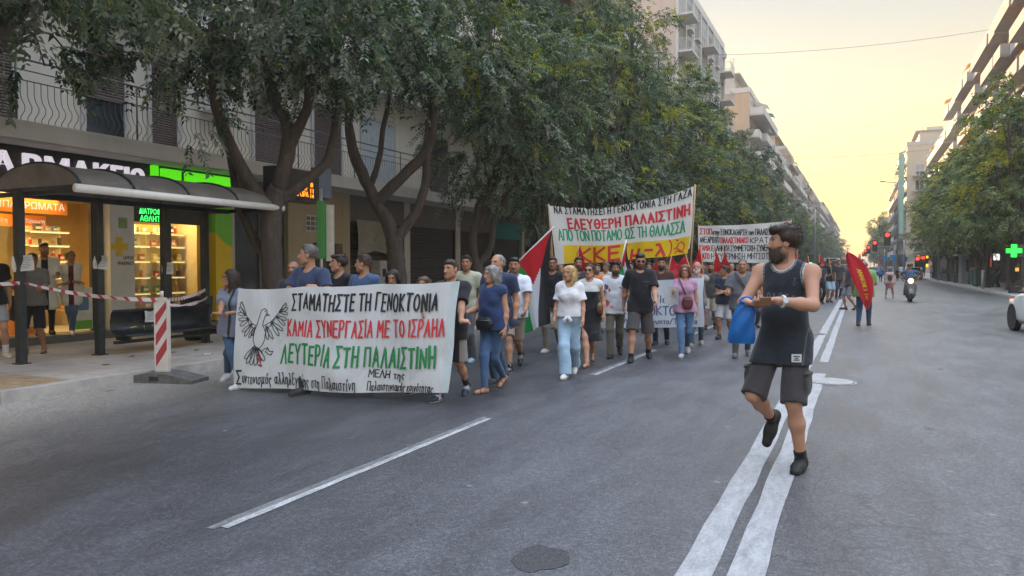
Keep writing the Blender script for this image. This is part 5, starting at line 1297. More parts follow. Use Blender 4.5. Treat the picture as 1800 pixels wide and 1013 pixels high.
def person(label, feet, H, heading, top, bottom, shoes, hair=("short", "dark"), skin="mid", head=(0, 0), arms=None, fem=False, fat=1.0, lean=0.0, twist=0.0,
           face=None, h=.010, group=None, z0=0.0, seed=1, hip=None, at=None, tilt=0.0):
    """feet: [(world point, lift, pitch)] right then left, or None to stand at `at`"""
    s = H / 1.75; a = R_(heading); Rw = rotz(a)
    if feet is None:
        c = Vector(at); fl = [np.array([.095*s, .02, 0]), np.array([-.095*s, -.02, 0])]; fx = [(0, 0), (0, 0)]
    else:
        c = (Vector(feet[0][0]) + Vector(feet[1][0])) / 2
        fl = [np.array(Vector(f[0]) - c) @ Rw for f in feet]; fx = [(f[1], f[2]) for f in feet]
    root = empty("person", (c.x, c.y, z0), a, label, "person", group)
    loc = lambda p: (np.array(p) - np.array([c.x, c.y, z0])) @ Rw
    wr = .85 if fem else 1.0
    # --- joints
    for _ in (0, 1):
        hz = .925 * s
        ank = [np.array([f[0], f[1], 0]) + np.array([0, -.035*s, .085*s + x[0]]) for f, x in zip(fl, fx)]
        for sg, k in ((1, 0), (-1, 1)):
            dx = np.linalg.norm((ank[k] - np.array([sg*.088*s, 0, 0]))[:2]); hz = min(hz, ank[k][2] + math.sqrt(max(.01, (.865 * s * .995)**2 - dx**2)) + .025*s)
        if hip or _: break
        s = (H + min(.12, .925 * s - hz)) / 1.75   # a long stride lowers the hips: the standing height makes up for it
    hz = hip or hz; P = np.array([0, 0, hz]); Rl = rotx(-R_(lean)) @ roty(R_(tilt)); Rt = Rl @ rotz(R_(twist))
    T = lambda x, y, z: P + (Rl if z < .2 else Rt) @ np.array([x, y, z]) * s
    hips = [P + np.array([sg*.088*s*(1.05 if fem else 1), 0, -.025*s]) for sg in (1, -1)]
    knees = []
    for k in (0, 1):
        kn, ank[k] = ik(hips[k], ank[k], .445*s, .42*s, np.array([(.05 if k == 0 else -.05), 1.0, .25])); knees.append(kn)
    nb = T(0, -.005, .535); sw = (.158 if fem else .182) * (1 + .25*(fat - 1))
    shs = [T(sg*sw, -.01, .485) for sg in (1, -1)]
    Rh = rotz(R_(head[0])) @ rotx(R_(head[1])); hc = nb + Rl @ np.array([0, .03, .175]) * s
    HP = lambda x, y, z: hc + Rh @ np.array([x, y, z]) * s
    # --- arms: ('sw', swing, bend, out) or ('to', world wrist, pole)
    arms = arms or [('sw', 10, 15, 8), ('sw', -10, 15, 8)]; elb, wri, hd = [], [], []
    for k, sg in ((0, 1), (1, -1)):
        q = arms[k]
        if q[0] == 'sw':
            d = rotz(R_(twist)) @ (rotx(R_(q[1])) @ roty(-R_(q[3]) * sg) @ np.array([0, 0, -1.0])); e = shs[k] + d * .29 * s
            d2 = rotz(R_(twist)) @ (rotx(R_(q[1] + q[2])) @ roty(-R_(q[3] * .4) * sg) @ np.array([0, 0, -1.0])); w = e + d2 * .25 * s
        else:
            tgt = loc(q[1]) if q[0] == 'to' else np.array(q[1]) * s
            e, w = ik(shs[k], tgt, .29*s, .25*s, np.array(q[2]) if len(q) > 2 else np.array([sg*.5, -.6, -.8]))
        elb.append(e); wri.append(w); hd.append(nrm(np.array(q[3])) if q[0] != 'sw' and len(q) > 3 and q[3] is not None else nrm(w - e))
    fa = fat
    # --- torso shape shared by body and clothes
    def torso(g=0.0, cuts=(), belly=0.0):
        b = belly + max(0, fa - 1) * .16
        L = [cone(T(-sw*.82, -.012, .475), T(sw*.82, -.012, .475), .056*s*fa + g, .056*s*fa + g, .06, cuts),
             cone(T(-.06, -.01, .50), T(.06, -.01, .50), .055*s + g, .055*s + g, .06, cuts),
             ell(T(0, .008, .37), ((.158*wr*fa + g)*1, .108*fa*(1.0) + g, .17), Rt, .07, cuts),
             ell(T(0, .012 + b*.4, .19), (.138*wr*fa + b*.5 + g, .098*fa + b + g, .17), Rl, .07, cuts),
             ell(T(0, -.008, .02), (.158*fa*(1.03 if fem else .98) + g, .112*fa + g, .13), Rl, .07, cuts)]
        if fem: L += [ell(T(sg*.07, .085, .35), (.062 + g, .058 + g, .062 + g), Rt, .05, cuts) for sg in (1, -1)]
        return L
    # --- body
    dress = top and top[0] != "tank"; sh_ = .78 if dress and top[2:] and top[2].get("sleeve", .62) > .3 or dress and not top[2:] else 1.0; lg = .72 if bottom and bottom[0] in ("jeans", "slim", "wide", "loose") else 1.0; ug = .86 if bottom and bottom[0] == "shorts" else lg
    B = torso(-.014 if dress else 0.0)
    B += [cone(nb + Rl @ np.array([0, 0, -.03])*s, HP(0, -.022, -.05), .058*s*(.88 if fem else 1)*fa**.5, .052*s*(.88 if fem else 1), .045)]
    for k, sg in ((0, 1), (1, -1)):
        B += [cone(shs[k], elb[k], .052*s*fa*wr, .040*s*fa*wr, .04), ell(shs[k] - np.array([0, 0, .01]), np.array([.06, .06, .065])*s*fa*wr*sh_, None, .05),
              cone(elb[k], elb[k] + (wri[k]-elb[k])*.35, .041*s*fa*wr, .043*s*fa*wr, .03), cone(elb[k] + (wri[k]-elb[k])*.35, wri[k], .042*s*fa*wr, .027*s*wr, .03)]
        # hand: palm, four fingers, thumb from the side of the palm
        d = hd[k]; up = nrm(np.cross(d, np.array([0, 0, 1.0]) if abs(d[2]) < .9 else np.array([0, 1.0, 0]))); q = arms[k]
        curl = q[4] if q[0] != 'sw' and len(q) > 4 else .5
        if q[0] == 'sw': pn = nrm(np.array([-sg, 0, 0]) - d * (d @ np.array([-sg, 0, 0]))); 
        elif len(q) > 5: pn = np.array(q[5]); pn = nrm(pn - d * (pn @ d))
        else: pn = nrm(np.array([-sg*.8, 0, -.6]) - d * (d @ np.array([-sg*.8, 0, -.6])))
        sd = np.cross(pn, d) * sg   # thumb side
        if q[0] == 'sw' and sd[1] < 0: sd = -sd
        fr = .0085 if h < .013 else .0115
        w0 = wri[k]
        B += [cone(w0 + sd*sx*.4*s, w0 + d*.082*s + sd*sx*s, .019*s, .015*s, .02) for sx in (-.026, .0, .026)]
        for i in range(4):
            b0 = w0 + d*.088*s + sd*(.030 - .02*i)*s; l = (.042, .048, .045, .035)[i]*s; c1, c2 = curl*1.0, curl*2.1
            d1, d2 = d*math.cos(c1) + pn*math.sin(c1), d*math.cos(c2) + pn*math.sin(c2)
            B += [cone(b0, b0 + d1*l, fr*s*1.05, fr*s, .006), cone(b0 + d1*l, b0 + d1*l + d2*l*.8, fr*s, fr*.85*s, .006)]
        t0 = w0 + d*.025*s + sd*.03*s; dt = nrm(d*.7 + sd*.62 + pn*.35*curl*2); t1 = t0 + dt*.045*s; B += [cone(t0, t1, .0125*s, .0105*s, .012), cone(t1, t1 + nrm(dt + d*.5 + pn*curl*.7)*.03*s, .0105*s, .0085*s, .006)]
    for k in (0, 1):
        sg = 1 if k == 0 else -1
        B += [cone(hips[k], knees[k], .082*s*fa**.8*ug, .053*s*fa**.6*lg, .05), cone(knees[k], knees[k] + (ank[k]-knees[k])*.38 + np.array([0, -.012*s, 0])*lg, .050*s*fa**.6*lg, .053*s*fa**.7*lg, .035), cone(knees[k] + (ank[k]-knees[k])*.38 + np.array([0, -.012*s, 0]), ank[k], .052*s*fa**.7*lg, .034*s, .04)]
        pt = R_(fx[k][1]); fd = np.array([sg*.12, math.cos(pt), -math.sin(pt)]); fd = nrm(fd); fu = np.cross(np.array([1, 0, 0]), fd); base = ank[k] - fu*.052*s
        B += [cone(ank[k], base - fd*.03*s, .034*s, .03*s, .03), cone(base - fd*.03*s, base + fd*.14*s + 0*fu, .032*s, .026*s, .03), cone(base + fd*.12*s, base + fd*.175*s - fu*.004, .027*s, .018*s, .02)]
    nose = [cone(HP(0, .090, .004), HP(0, .112, -.040), .008*s, .0125*s, .012)] + [ell(HP(sg*.012, .100, -.043), A3(.009, .010, .008)*s, Rh, .008) for sg in (1, -1)]
    fw = .93 if fem else 1.0
    B += [ell(HP(0, -.012, .022), np.array([.074, .095, .086])*s, Rh, .03), ell(HP(0, .028, -.035), np.array([.062*fw, .066, .082])*s, Rh, .03), ell(HP(0, .060, -.098), np.array([.030*fw, .026, .022])*s, Rh, .03),
          cone(HP(-.05*fw, .01, -.075), HP(-.012, .062, -.103), .020*s, .018*s, .03), cone(HP(.05*fw, .01, -.075), HP(.012, .062, -.103), .020*s, .018*s, .03),
          cone(HP(-.036, .078, .024), HP(.036, .078, .024), .012*s, .012*s, .018), ell(HP(0, .088, -.066), A3(.024, .014, .013)*s, Rh, .012)] + nose
    B += [ell(HP(sg*.033, .098, .002), A3(.016, .014, .010)*s, Rh, .014, (), True) for sg in (1, -1)]
    B += [ell(HP(sg*.076, -.008, -.016), A3(.010, .021, .032)*s, Rh, .012) for sg in (1, -1)]
    sk = np.array(SKIN[skin]) if isinstance(skin, str) else np.array(skin); hcl = np.array(HAIRC[hair[1]]); fc = face or {}
    def bodycol(V):
        C = noisecol(sk, .07, seed, 14)(V); q = ((V - hc) @ Rh) / s; x, y, z = np.abs(q[:, 0]), q[:, 1], q[:, 2]
        hm = (np.linalg.norm(q, axis=1) < .17)
        def blend(m, c, t=1.0):
            w = (np.clip(m, 0, 1) * t * hm)[:, None]; return C * (1 - w) + np.array(c) * w
        f = (y > .03)
        C = blend(np.exp(-((x-.045)/.022)**2 - ((z+.035)/.022)**2) * f, sk * np.array([1.12, .82, .78]), .5)
        C = blend(np.exp(-((x)/.016)**2 - ((z+.04)/.015)**2) * (y > .095), sk * np.array([1.1, .78, .72]), .4)
        if fc.get("stubble"):
            m = 1 / (1 + np.exp(-(-.038 - z - .35*(.09 - y)*(y < .09)) / .006)) * (y > -.03); m = m * (1 - np.exp(-((x)/.024)**2 - ((z+.066)/.007)**2)); C = blend(m, hcl * .8 + sk * .12, fc["stubble"])
        if fc.get("mous"): C = blend(np.exp(-((x)/.026)**4 - ((z+.052)/.007)**2) * f, hcl, .95)
        C = blend(np.exp(-(x/.023)**4 - ((z+.067)/.0065)**2) * f, sk * np.array([.78, .42, .40]), .75)
        C = blend(np.exp(-(x/.024)**4 - ((z+.066)/.0022)**2) * f, sk * .25, .7)
        C = blend(np.exp(-((x-.033)/.015)**4 - ((z-.002)/.0065)**2) * (y > .06), (.5, .47, .45), .55)
        C = blend(np.exp(-((x-.033)/.0075)**2 - ((z-.002)/.0065)**2) * (y > .06), (.015, .01, .01), 1.0)
        C = blend(np.exp(-((x-.033)/.017)**4 - ((z-.0095)/.003)**2) * (y > .06), (.02, .014, .012), .85)
        C = blend(np.exp(-((x-.033)/.022)**4 - ((z-.012)/.011)**2) * (y > .06), sk * .55, .5)
        C = blend(np.exp(-((x-.034)/.021)**4 - ((z-.0255)/.0058)**2) * (y > .05), hcl * .9 if hair[1] not in ("blonde", "white") else hcl * .45, .9)
        if fc.get("scalp"):
            m = 1 / (1 + np.exp(-((-.868*(y-.068) + .496*(z-.072)) / .006))) * (z > -.06); C = blend(m, hcl, fc["scalp"])
        if fc.get("scalp_side"):
            m = 1 / (1 + np.exp(-((-.868*(y-.05) + .496*(z-.05)) / .006))) * (z > -.07) * (z < .06 - .1*(y > -.02)); C = blend(m, hcl, fc["scalp_side"])
        if shoes and shoes[0] == "sandals": pass
        return C
    soft("body", B, h, M_SKIN, root, bodycol, zf=float(hc[2] - .14*s) if h < .017 else None, smooth=1, fine=hc if h < .017 else None)
    # --- hair and beard
    hk, hn = hair[0], hair[1]
    face_cut = lambda yy=.068, zz=.080, tz=0: (-(Rh @ np.array([0, -.868, .496])), -float((Rh @ np.array([0, -.868, .496])) @ HP(0, yy, zz)))
    zcut = lambda z: (-(Rh @ np.array([0, 0, 1.0])), -float((Rh @ np.array([0, 0, 1.0])) @ HP(0, 0, z)))
    HR = []
    cuts = (face_cut(), zcut(-.085)); rr_ = random.Random(seed)
    if hk == "short": HR = [ell(HP(0, -.014, .026), A3(.083, .103, .094)*s, Rh, .02, cuts), ell(HP(0, .030, .085), A3(.062, .055, .034)*s, Rh, .02, (face_cut(.085, .07),))]
    elif hk == "crop": HR = [ell(HP(0, -.013, .023), A3(.079, .100, .091)*s, Rh, .02, cuts)]
    elif hk == "fade": HR = [ell(HP(0, -.013, .022), A3(.077, .098, .089)*s, Rh, .02, cuts), ell(HP(0, .012, .082), A3(.068, .082, .042)*s, Rh, .02, (face_cut(.095, .06),))]
    elif hk == "tousled":
        HR = [ell(HP(0, -.016, .026), A3(.086, .104, .096)*s, Rh, .02, cuts)] + [ell(HP(rr_.uniform(-.06, .06), rr_.uniform(-.07, .08), rr_.uniform(.062, .098)), A3(.034, .04, .024)*s, Rh, .015, (face_cut(.10, .05),)) for _ in range(12)] + [ell(HP(sg*.075, rr_.uniform(-.05, .01), rr_.uniform(.0, .06)), A3(.02, .035, .04)*s, Rh, .015, cuts) for sg in (1, -1, 1, -1)]
    elif hk == "receding": HR = [ell(HP(0, -.018, .018), A3(.082, .102, .092)*s, Rh, .02, (face_cut(.03, .06), zcut(-.085)))]
    elif hk == "ring": HR = [ell(HP(0, -.016, .014), A3(.083, .100, .085)*s, Rh, .02, (face_cut(.01, .05), zcut(-.085), ((Rh @ np.array([0, .35, 1.0])), float((Rh @ np.array([0, .35, 1.0])) @ HP(0, -.02, .055)))))]
    elif hk in ("long", "bob", "loose", "wavy"):
        ln = {"long": -.30, "bob": -.12, "loose": -.24, "wavy": -.17}[hk]; w = 1.18 if hk == "wavy" else 1.0
        HR = [ell(HP(0, -.016, .026), A3(.086*w, .104, .096)*s, Rh, .02, (face_cut(.085, .08),))]
        for q in (-1, -.5, 0, .5, 1):
            HR.append(cone(HP(q*.066*w, -.055 + .02*abs(q), .0), HP(q*.085*w, -.075 + .035*abs(q), ln + .02*rr_.random()), .036*s*w, .024*s, .03))
        for sg in (1, -1): HR += [cone(HP(sg*.062, .035, .072), HP(sg*.079*w, .018, -.03), .020*s, .022*s*w, .03), cone(HP(sg*.080*w, .012, -.03), HP(sg*.083*w, .0 if hk != "loose" else .03, ln + .04), .025*s*w, .020*s, .03)]
    elif hk in ("bun", "pony"):
        HR = [ell(HP(0, -.014, .024), A3(.080, .101, .091)*s, Rh, .02, cuts)] + ([ell(HP(0, -.115, .02), A3(.04, .035, .04)*s, Rh, .02)] if hk == "bun" else [cone(HP(0, -.11, .03), HP(0, -.13, -.16), .028*s, .012*s, .03)])
    elif hk == "curly":
        HR = [ell(HP(0, -.016, .028), A3(.090, .108, .098)*s, Rh, .02, (face_cut(.085, .075), zcut(-.095)))]
        for _ in range(34):
            u = unit(np.array([rr_.gauss(0, 1), rr_.gauss(-.3, 1), rr_.gauss(.4, 1)])); HR.append(ell(HP(u[0]*.088, -.016 + u[1]*.105, .028 + u[2]*.096), A3(.024, .026, .024)*s, Rh, .014, (face_cut(.10, .06), zcut(-.10))))
    def haircol(V):
        C = noisecol(hcl, .45, seed, 70)(V); q = ((V - hc) @ Rh) / s
        if hk in ("short", "crop", "fade"):
            w = np.clip((.045 - q[:, 2]) / .07, 0, 1) * (.75 if hk == "fade" else .45); C = C * (1 - w[:, None]) + (sk * .42 + hcl * .4)[None] * w[:, None]
        return C
    if HR: soft("hair", HR, min(h, .011), M_HAIR, root, haircol, amp=.0042, seed=seed, f=75, fuzz=(int(900 * (.013 / h) ** 2), .026 if hk in ('short', 'tousled', 'ring', 'receding', 'curly') else (.014 if hk in ('fade', 'crop') else .05), Rh @ np.array([0, -.5, .25 if hk == 'tousled' else -.35 if hk in ('fade', 'crop', 'short') else -1.2])) if h < .02 else None)
    if fc.get("beard"):
        bs = fc["beard"]; c1 = (Rh @ np.array([0, .5, 1.0])); bc = (c1, float(c1 @ HP(0, .100, -.067))); c2 = -(Rh @ np.array([0, 1.0, 0])); b2 = (c2, float(c2 @ HP(0, -.012, 0)))
        BR_ = [ell(HP(0, .030, -.060), np.array([.068, .073, .068])*s*np.array([1, 1, bs]), Rh, .02, (bc, b2)), ell(HP(0, .058, -.104 - .012*(bs - 1)), np.array([.042, .042, .036*bs])*s, Rh, .03, (bc,)), ell(HP(0, .097, -.054), A3(.029, .013, .006)*s, Rh, .006), ell(HP(0, .108, -.0685), A3(.021, .020, .0062)*s, Rh, .003, (), True)]
        soft("beard", BR_, min(h, .009), M_HAIR, root, noisecol(hcl * 1.35 + .006, .4, seed + 5, 70), amp=.0035, seed=seed, f=80, fuzz=(int(700 * (.013 / h) ** 2), .020, (0, 0, -.6)) if h < .02 else None)
    if fc.get("cap"):
        cc = np.array(fc["cap"]); n1 = Rh @ np.array([0, .18, -1.0]); cut = (n1, float(n1 @ HP(0, .09, .048)))
        soft("cap", [ell(HP(0, -.010, .034), A3(.089, .110, .096)*s, Rh, .02, (cut,)), ell(HP(0, .125, .044), A3(.066, .062, .007)*s, Rh @ rotx(-.2), .01)], min(h, .01), M_CLOTH, root, noisecol(cc, .1, seed), amp=.001)
    if fc.get("glasses"):
        m = MB(); dark = fc["glasses"] == "dark"; t = .0025*s
        for sg in (1, -1):
            ring = [HP(sg*.034 + .023*math.cos(2*math.pi*i/14), .110 - .25*(.023*math.cos(2*math.pi*i/14)*sg)**1*0 - abs(.023*math.cos(2*math.pi*i/14) + sg*.034*sg)*.18, .003 + .017*math.sin(2*math.pi*i/14)) for i in range(15)]
            m.tube(ring, t if not dark else t*1.3, 5, 0)
            if dark: m.add([tuple(p) for p in ring[:14]], [tuple(range(14))], 1)
            m.tube([HP(sg*.057, .102, .008), HP(sg*.076, .05, .006), HP(sg*.080, -.012, -.0)], t*1.1, 5, 0)
        m.tube([HP(-.011, .112, .008), HP(.011, .112, .008)], t, 5, 0)
        m.build("glasses", [flat("glasses_rim", (.03, .025, .025), .3), flat("dark_lens", (.01, .01, .012), .08)], root)
    # --- trousers, shorts or skirt
    pan = None
    if bottom:
        kind, bc_ = bottom[0], np.array(bottom[1]); op = bottom[2] if len(bottom) > 2 else {}
        waist = T(0, 0, .085); n = Rl @ np.array([0, 0, 1.0]); wc = ((n, float(n @ waist)),)
        PN = [ell(T(0, -.008, .02), (.158*fa*(1.03 if fem else .98) + .014, .112*fa + .014, .135), Rl, .06, wc), ell(T(0, -.004, .09), (.150*fa*wr + .012, .106*fa + .012, .10), Rl, .06, wc)]
        for k in (0, 1):
            sg = 1 if k == 0 else -1
            if kind == "shorts":
                fr_ = op.get("len", .92); e = hips[k] + (knees[k] - hips[k]) * fr_; d = nrm(knees[k] - hips[k])
                PN += [cone(hips[k], e, .092*s*fa**.8, (.078 if not fem else .07)*s*fa**.8 + op.get("flare", .012), .05, ((d, float(d @ e)),))]
            elif kind == "skirt":
                pass
            else:
                fl_ = {"jeans": (.090, .064, .052), "slim": (.088, .060, .046), "wide": (.097, .092, .098), "loose": (.094, .076, .068)}[kind]; d = nrm(ank[k] - knees[k]); e = ank[k] + d * (.012 if kind == "slim" else .03)*s
                if ank[k][2] < .2*s: e[2] = max(e[2], .045*s)
                PN += [cone(hips[k], knees[k], fl_[0]*s*fa**.8, fl_[1]*s*fa**.7, .05), cone(knees[k], e, fl_[1]*s*fa**.7, fl_[2]*s, .03, ((d, float(d @ e)),))]
        if kind == "skirt":
            zb = op.get("z", .45)*s; bot = np.array([0, 0, zb]); PN.append(cone(T(0, -.005, .02), np.array([(knees[0][0]+knees[1][0])/2, (knees[0][1]+knees[1][1])/2, zb]), .15*s*fa, op.get("w", .19)*s, .06, ((A3(0, 0, -1), -zb),)))
        if op.get("pockets"):
            for k, sg in ((0, 1), (1, -1)):
                q = hips[k] + (knees[k] - hips[k]) * .66; PN.append(ell(q + np.array([sg*.090*fa**.8, -.01, 0])*s, A3(.020, .078, .090)*s, None, .012)); PN.append(ell(q + np.array([sg*.094*fa**.8, -.01, .070])*s, A3(.022, .080, .016)*s, None, .006))
        fold = {"shorts": .006, "jeans": .005, "slim": .004, "wide": .012, "loose": .010, "skirt": .010}[kind]
        nc = noisecol(bc_, .10, seed + 9, 6)
        def pcol(V):
            C = nc(V)
            if op.get("stripe") is not None:
                m = np.abs(V[:, 0]) > op.get("sx", .10)*s; C = np.where((m & (V[:, 2] < hz*.93))[:, None], np.array(op["stripe"])[None], C)
            if kind in ("jeans", "slim", "wide"):
                w = np.exp(-((V[:, 2] - .62*s)/.14)**2) * .25; C = C * (1 + w[:, None])
            return C
        pan = soft({"shorts": "shorts", "skirt": "skirt"}.get(kind, "trousers"), PN, h, M_CLOTH, root, pcol, amp=fold, seed=seed + 2, f=26, stretch=(1, 1, .55) if kind not in ("jeans", "slim") else (.7, .7, 1.2))
    # --- top
    tprims = []
    if top:
        kind, tc_ = top[0], np.array(top[1]); op = top[2] if len(top) > 2 else {}
        hem = op.get("hem", -.07); hp_ = P + Rl @ np.array([0, 0, hem]) * s; n = Rl @ np.array([0, 0, -1.0]); hc_ = ((n, float(n @ hp_)),)
        g = op.get("g", .015); TP = torso(g, hc_, op.get("belly", .012 if not fem else .0))
        if kind != "crop": TP.append(ell(T(0, .0, -.02), (.160*fa*(1.03 if fem else 1.0) + g + .010, .114*fa + g + .014, .36), Rl, .05, hc_))
        if hem < -.05 and not op.get('skirt'):
            for k in (0, 1): TP.append(cone(hips[k], hips[k] + (knees[k] - hips[k]) * .45, .094*s*fa**.8 + g, .092*s*fa**.8 + g, .06, hc_))
        sl = op.get("sleeve", .62)
        if kind != "tank":
            for k in (0, 1):
                if sl <= 1: e = shs[k] + (elb[k] - shs[k]) * sl; d = nrm(elb[k] - shs[k]); TP.append(cone(shs[k], e, .060*s*fa*wr + .006, .053*s*fa*wr + op.get("sf", .022), .05, ((d, float(d @ e)),)))
                else:
                    e = elb[k] + (wri[k] - elb[k]) * (sl - 1); d = nrm(wri[k] - elb[k]); TP += [cone(shs[k], elb[k], .060*s*fa*wr + .006, .05*s*fa*wr + .014, .05), cone(elb[k], e, .05*s*fa*wr + .014, .036*s*fa*wr + .014, .03, ((d, float(d @ e)),))]
        else:
            for k, sg in ((0, 1), (1, -1)): TP.append(ell(shs[k] + Rt @ np.array([sg*.045, 0, -.01])*s, A3(.085*fa, .16, .125)*s, Rt, .015, (), True))
        TP.append(ell(T(0, .065, .575), A3(.072, .085, .075 if kind != "vneck" else .12)*s, Rt, .01, (), True))
        if kind in ("coat",):
            for k in (0, 1):
                TP.append(cone(hips[k] + np.array([0, 0, .05]), hips[k] + (knees[k]-hips[k])*op.get("coatlen", .8), .115*s, .125*s, .05))
        if op.get("skirt"):
            zb = op["skirt"]*s; kx = (knees[0] + knees[1]) / 2; TP.append(cone(T(0, 0, .05), np.array([kx[0]*.6, kx[1]*.6, zb]), .145*s*fa, op.get("w", .20)*s, .08, ((A3(0, 0, -1), -zb),)))
        tprims = TP; nc2 = noisecol(tc_, .09, seed + 4, 7); tf = op.get("col")
        def tcol(V):
            C = nc2(V); q = ((V - P) @ Rt) / s
            return tf(C, q, V, dict(shs=shs, s=s, T=T, elb=elb, TP=TP)) if tf else C
        hh_ = op.get("h", h)
        soft({"tee": "t_shirt", "vneck": "t_shirt", "polo": "polo_shirt", "tank": "tank_top", "coat": "white_coat", "dress": "dress", "long": "shirt"}.get(kind, "t_shirt"), TP, hh_, M_CLOTH, root, tcol, amp=op.get("amp", .0105), seed=seed + 1, f=19, stretch=(.65, .65, 1.25))
        if kind == "polo":
            m = MB(); cc = nb + Rl @ np.array([0, .012, .012])*s
            pts = [cc + Rt @ np.array([.066*math.sin(t), .062*math.cos(t), -.012 - .03*max(0, math.cos(t))**3])*s for t in [R_(x) for x in range(8, 353, 12)]]
            m.tube(pts, .012*s, 6); o = m.build("collar", flat("collar_%d" % seed, tuple(tc_ * .9), .9), root)
    # --- shoes
    if shoes:
        sk_, sc_, so_ = shoes[0], np.array(shoes[1]), np.array(shoes[2] if len(shoes) > 2 else (.5, .5, .48))
        for k in (0, 1):
            sg = 1 if k == 0 else -1; pt = R_(fx[k][1]); fd = nrm(np.array([sg*.12, math.cos(pt), -math.sin(pt)])); fu = np.cross(np.array([1, 0, 0]), fd); fu = nrm(fu); base = ank[k] - fu*.055*s
            nn = ((-fu, float(-fu @ (base - fu*.030*s))),)
            if sk_ == "sandals":
                SP = [cone(base - fd*.045*s - fu*.02*s, base + fd*.175*s - fu*.02*s, .034*s, .034*s, .02, nn + ((fu, float(fu @ (base - fu*.012*s))),)), cone(base + fd*.10*s - np.array([.035, 0, 0])*s - fu*.01, base + fd*.09*s + np.array([.035, 0, 0])*s - fu*.01, .012*s, .012*s, .01), cone(base + fd*.10*s - np.array([.02, 0, 0])*s + fu*.022*s, base + fd*.09*s + np.array([.02, 0, 0])*s + fu*.022*s, .014*s, .014*s, .02), cone(ank[k] - np.array([.03, 0, 0])*s - fu*.01, ank[k] + np.array([.03, 0, 0])*s - fu*.01, .018*s, .018*s, .02)]
            else:
                SP = [cone(base - fd*.038*s, base + fd*.10*s, .046*s, .044*s, .03, nn), cone(base + fd*.08*s - fu*.004*s, base + fd*.185*s - fu*.006*s, .045*s, .036*s, .03, nn), cone(base - fd*.02*s + fu*.03*s, ank[k] + fu*(.0 if sk_ == "low" else .03)*s, .043*s, .043*s, .03)]
            def scol(V, base=base, fu=fu, fd=fd):
                z = (V - base) @ fu / s; y = (V - base) @ fd / s; C = np.tile(sc_, (len(V), 1)); C[z < -.014] = so_
                if sk_ == "stripe":
                    m = (z > -.01) & (np.abs(((y + z*.5) % .034) - .017) < .006) & (y > .01) & (y < .10); C[m] = (.6, .6, .58)
                if sk_ != "sandals": C[(np.abs((y % .022) - .011) < .003) & (z > .022) & (y > .03) & (y < .12)] = so_ * .8 + sc_ * .2
                return C
            soft("shoe", SP, min(h, .0095), M_SHOE, root, scol)
            if op_sock := (shoes[3] if len(shoes) > 3 else None):
                d = nrm(knees[k] - ank[k]); e = ank[k] + d*op_sock[1]*s
                soft("sock", [cone(ank[k] - d*.01, e, .041*s, .042*s*fa**.5 + .004, .02, ((d, float(d @ e)),))], h, M_CLOTH, root, noisecol(op_sock[0], .08, seed))
    J = dict(root=root, T=T, P=P, nb=nb, shs=shs, elb=elb, wri=wri, hd=hd, hc=hc, HP=HP, s=s, Rw=Rw, c=np.array([c.x, c.y, z0]), knees=knees, ank=ank, hips=hips, tp=tprims + B[:5], Rt=Rt)
    J["W"] = lambda p: Vector(J["c"] + Rw @ np.array(p))
    return J
def on_surface(J, o, d, lift=.008):
    """march out from o along d to the clothed torso, in body space"""
    ts = np.arange(.02, .45, .006); P = o[None] + ts[:, None] * nrm(d)[None]; f = at_points(J["tp"], P.astype(np.float32)); i = np.nonzero(f > 0)[0]
    return o + nrm(d) * (ts[i[0] if len(i) else -1] + lift)
def strap(J, hi, lo, mat, w=.03, name="strap", a0=0, a1=360):
    """band over one shoulder to the other hip"""
    hi, lo = J["T"](*hi), J["T"](*lo); c = (hi + lo) / 2; ax = nrm(hi - lo); side = nrm(np.cross(ax, np.array([0, 1.0, 0]))); fw = nrm(np.cross(side, ax)); vs = []; m = MB(); n = 48
    for i in range(n + 1):
        t = R_(a0 + (a1 - a0) * i / n); d = ax * math.cos(t) + fw * math.sin(t); p = on_surface(J, c, d); q = side * w / 2; m.v += [tuple(J["W"](p - q)), tuple(J["W"](p + q))]
    for i in range(n): m.f.append((2*i, 2*i+1, 2*i+3, 2*i+2)); m.m.append(0); m.sm.append(True)
    return m.build(name, mat)
# ------------------------------------------------------------------ banners and flags
def sheet_mat(name, c, trans=.35, rough=.7):
    t = NT(name, rough, 0, .3); f = t.noise(2.2, 5, .6)
    c2 = t.mix(t.ramp(f, [(.35, .0), (.7, .35)]), c, tuple(x * .86 for x in c)); t.color(c2)
    w = t.n.new("ShaderNodeTexNoise"); w.inputs["Scale"].default_value = 3.2; w.inputs["Detail"].default_value = 6; w.inputs["Distortion"].default_value = .6; t.l.new(t.scaled(1, 1, .5), w.inputs["Vector"])
    t.bump(w.outputs["Fac"], .6, .06)
    tr = t.n.new("ShaderNodeBsdfTranslucent"); t.l.new(c2, tr.inputs[0]); m = t.n.new("ShaderNodeMixShader"); m.inputs[0].default_value = trans
    t.l.new(t.b.outputs[0], m.inputs[1]); t.l.new(tr.outputs[0], m.inputs[2]); t.l.new(m.outputs[0], t.n["Material Output"].inputs["Surface"]); return t.mat
M_SHEET = sheet_mat("white_banner_cloth", (.66, .68, .70), .30)
M_SHEETW = sheet_mat("calico_banner_cloth", (.66, .65, .63), .30)
INK, RINK, GINK, NINK = flat("black_brush_paint", (.012, .012, .016), .6), flat("red_brush_paint", (.52, .025, .035), .6), flat("green_brush_paint", (.01, .20, .055), .6), flat("navy_print", (.05, .07, .16), .6)
M_WOOD = flat("wooden_pole", (.38, .25, .13), .7)
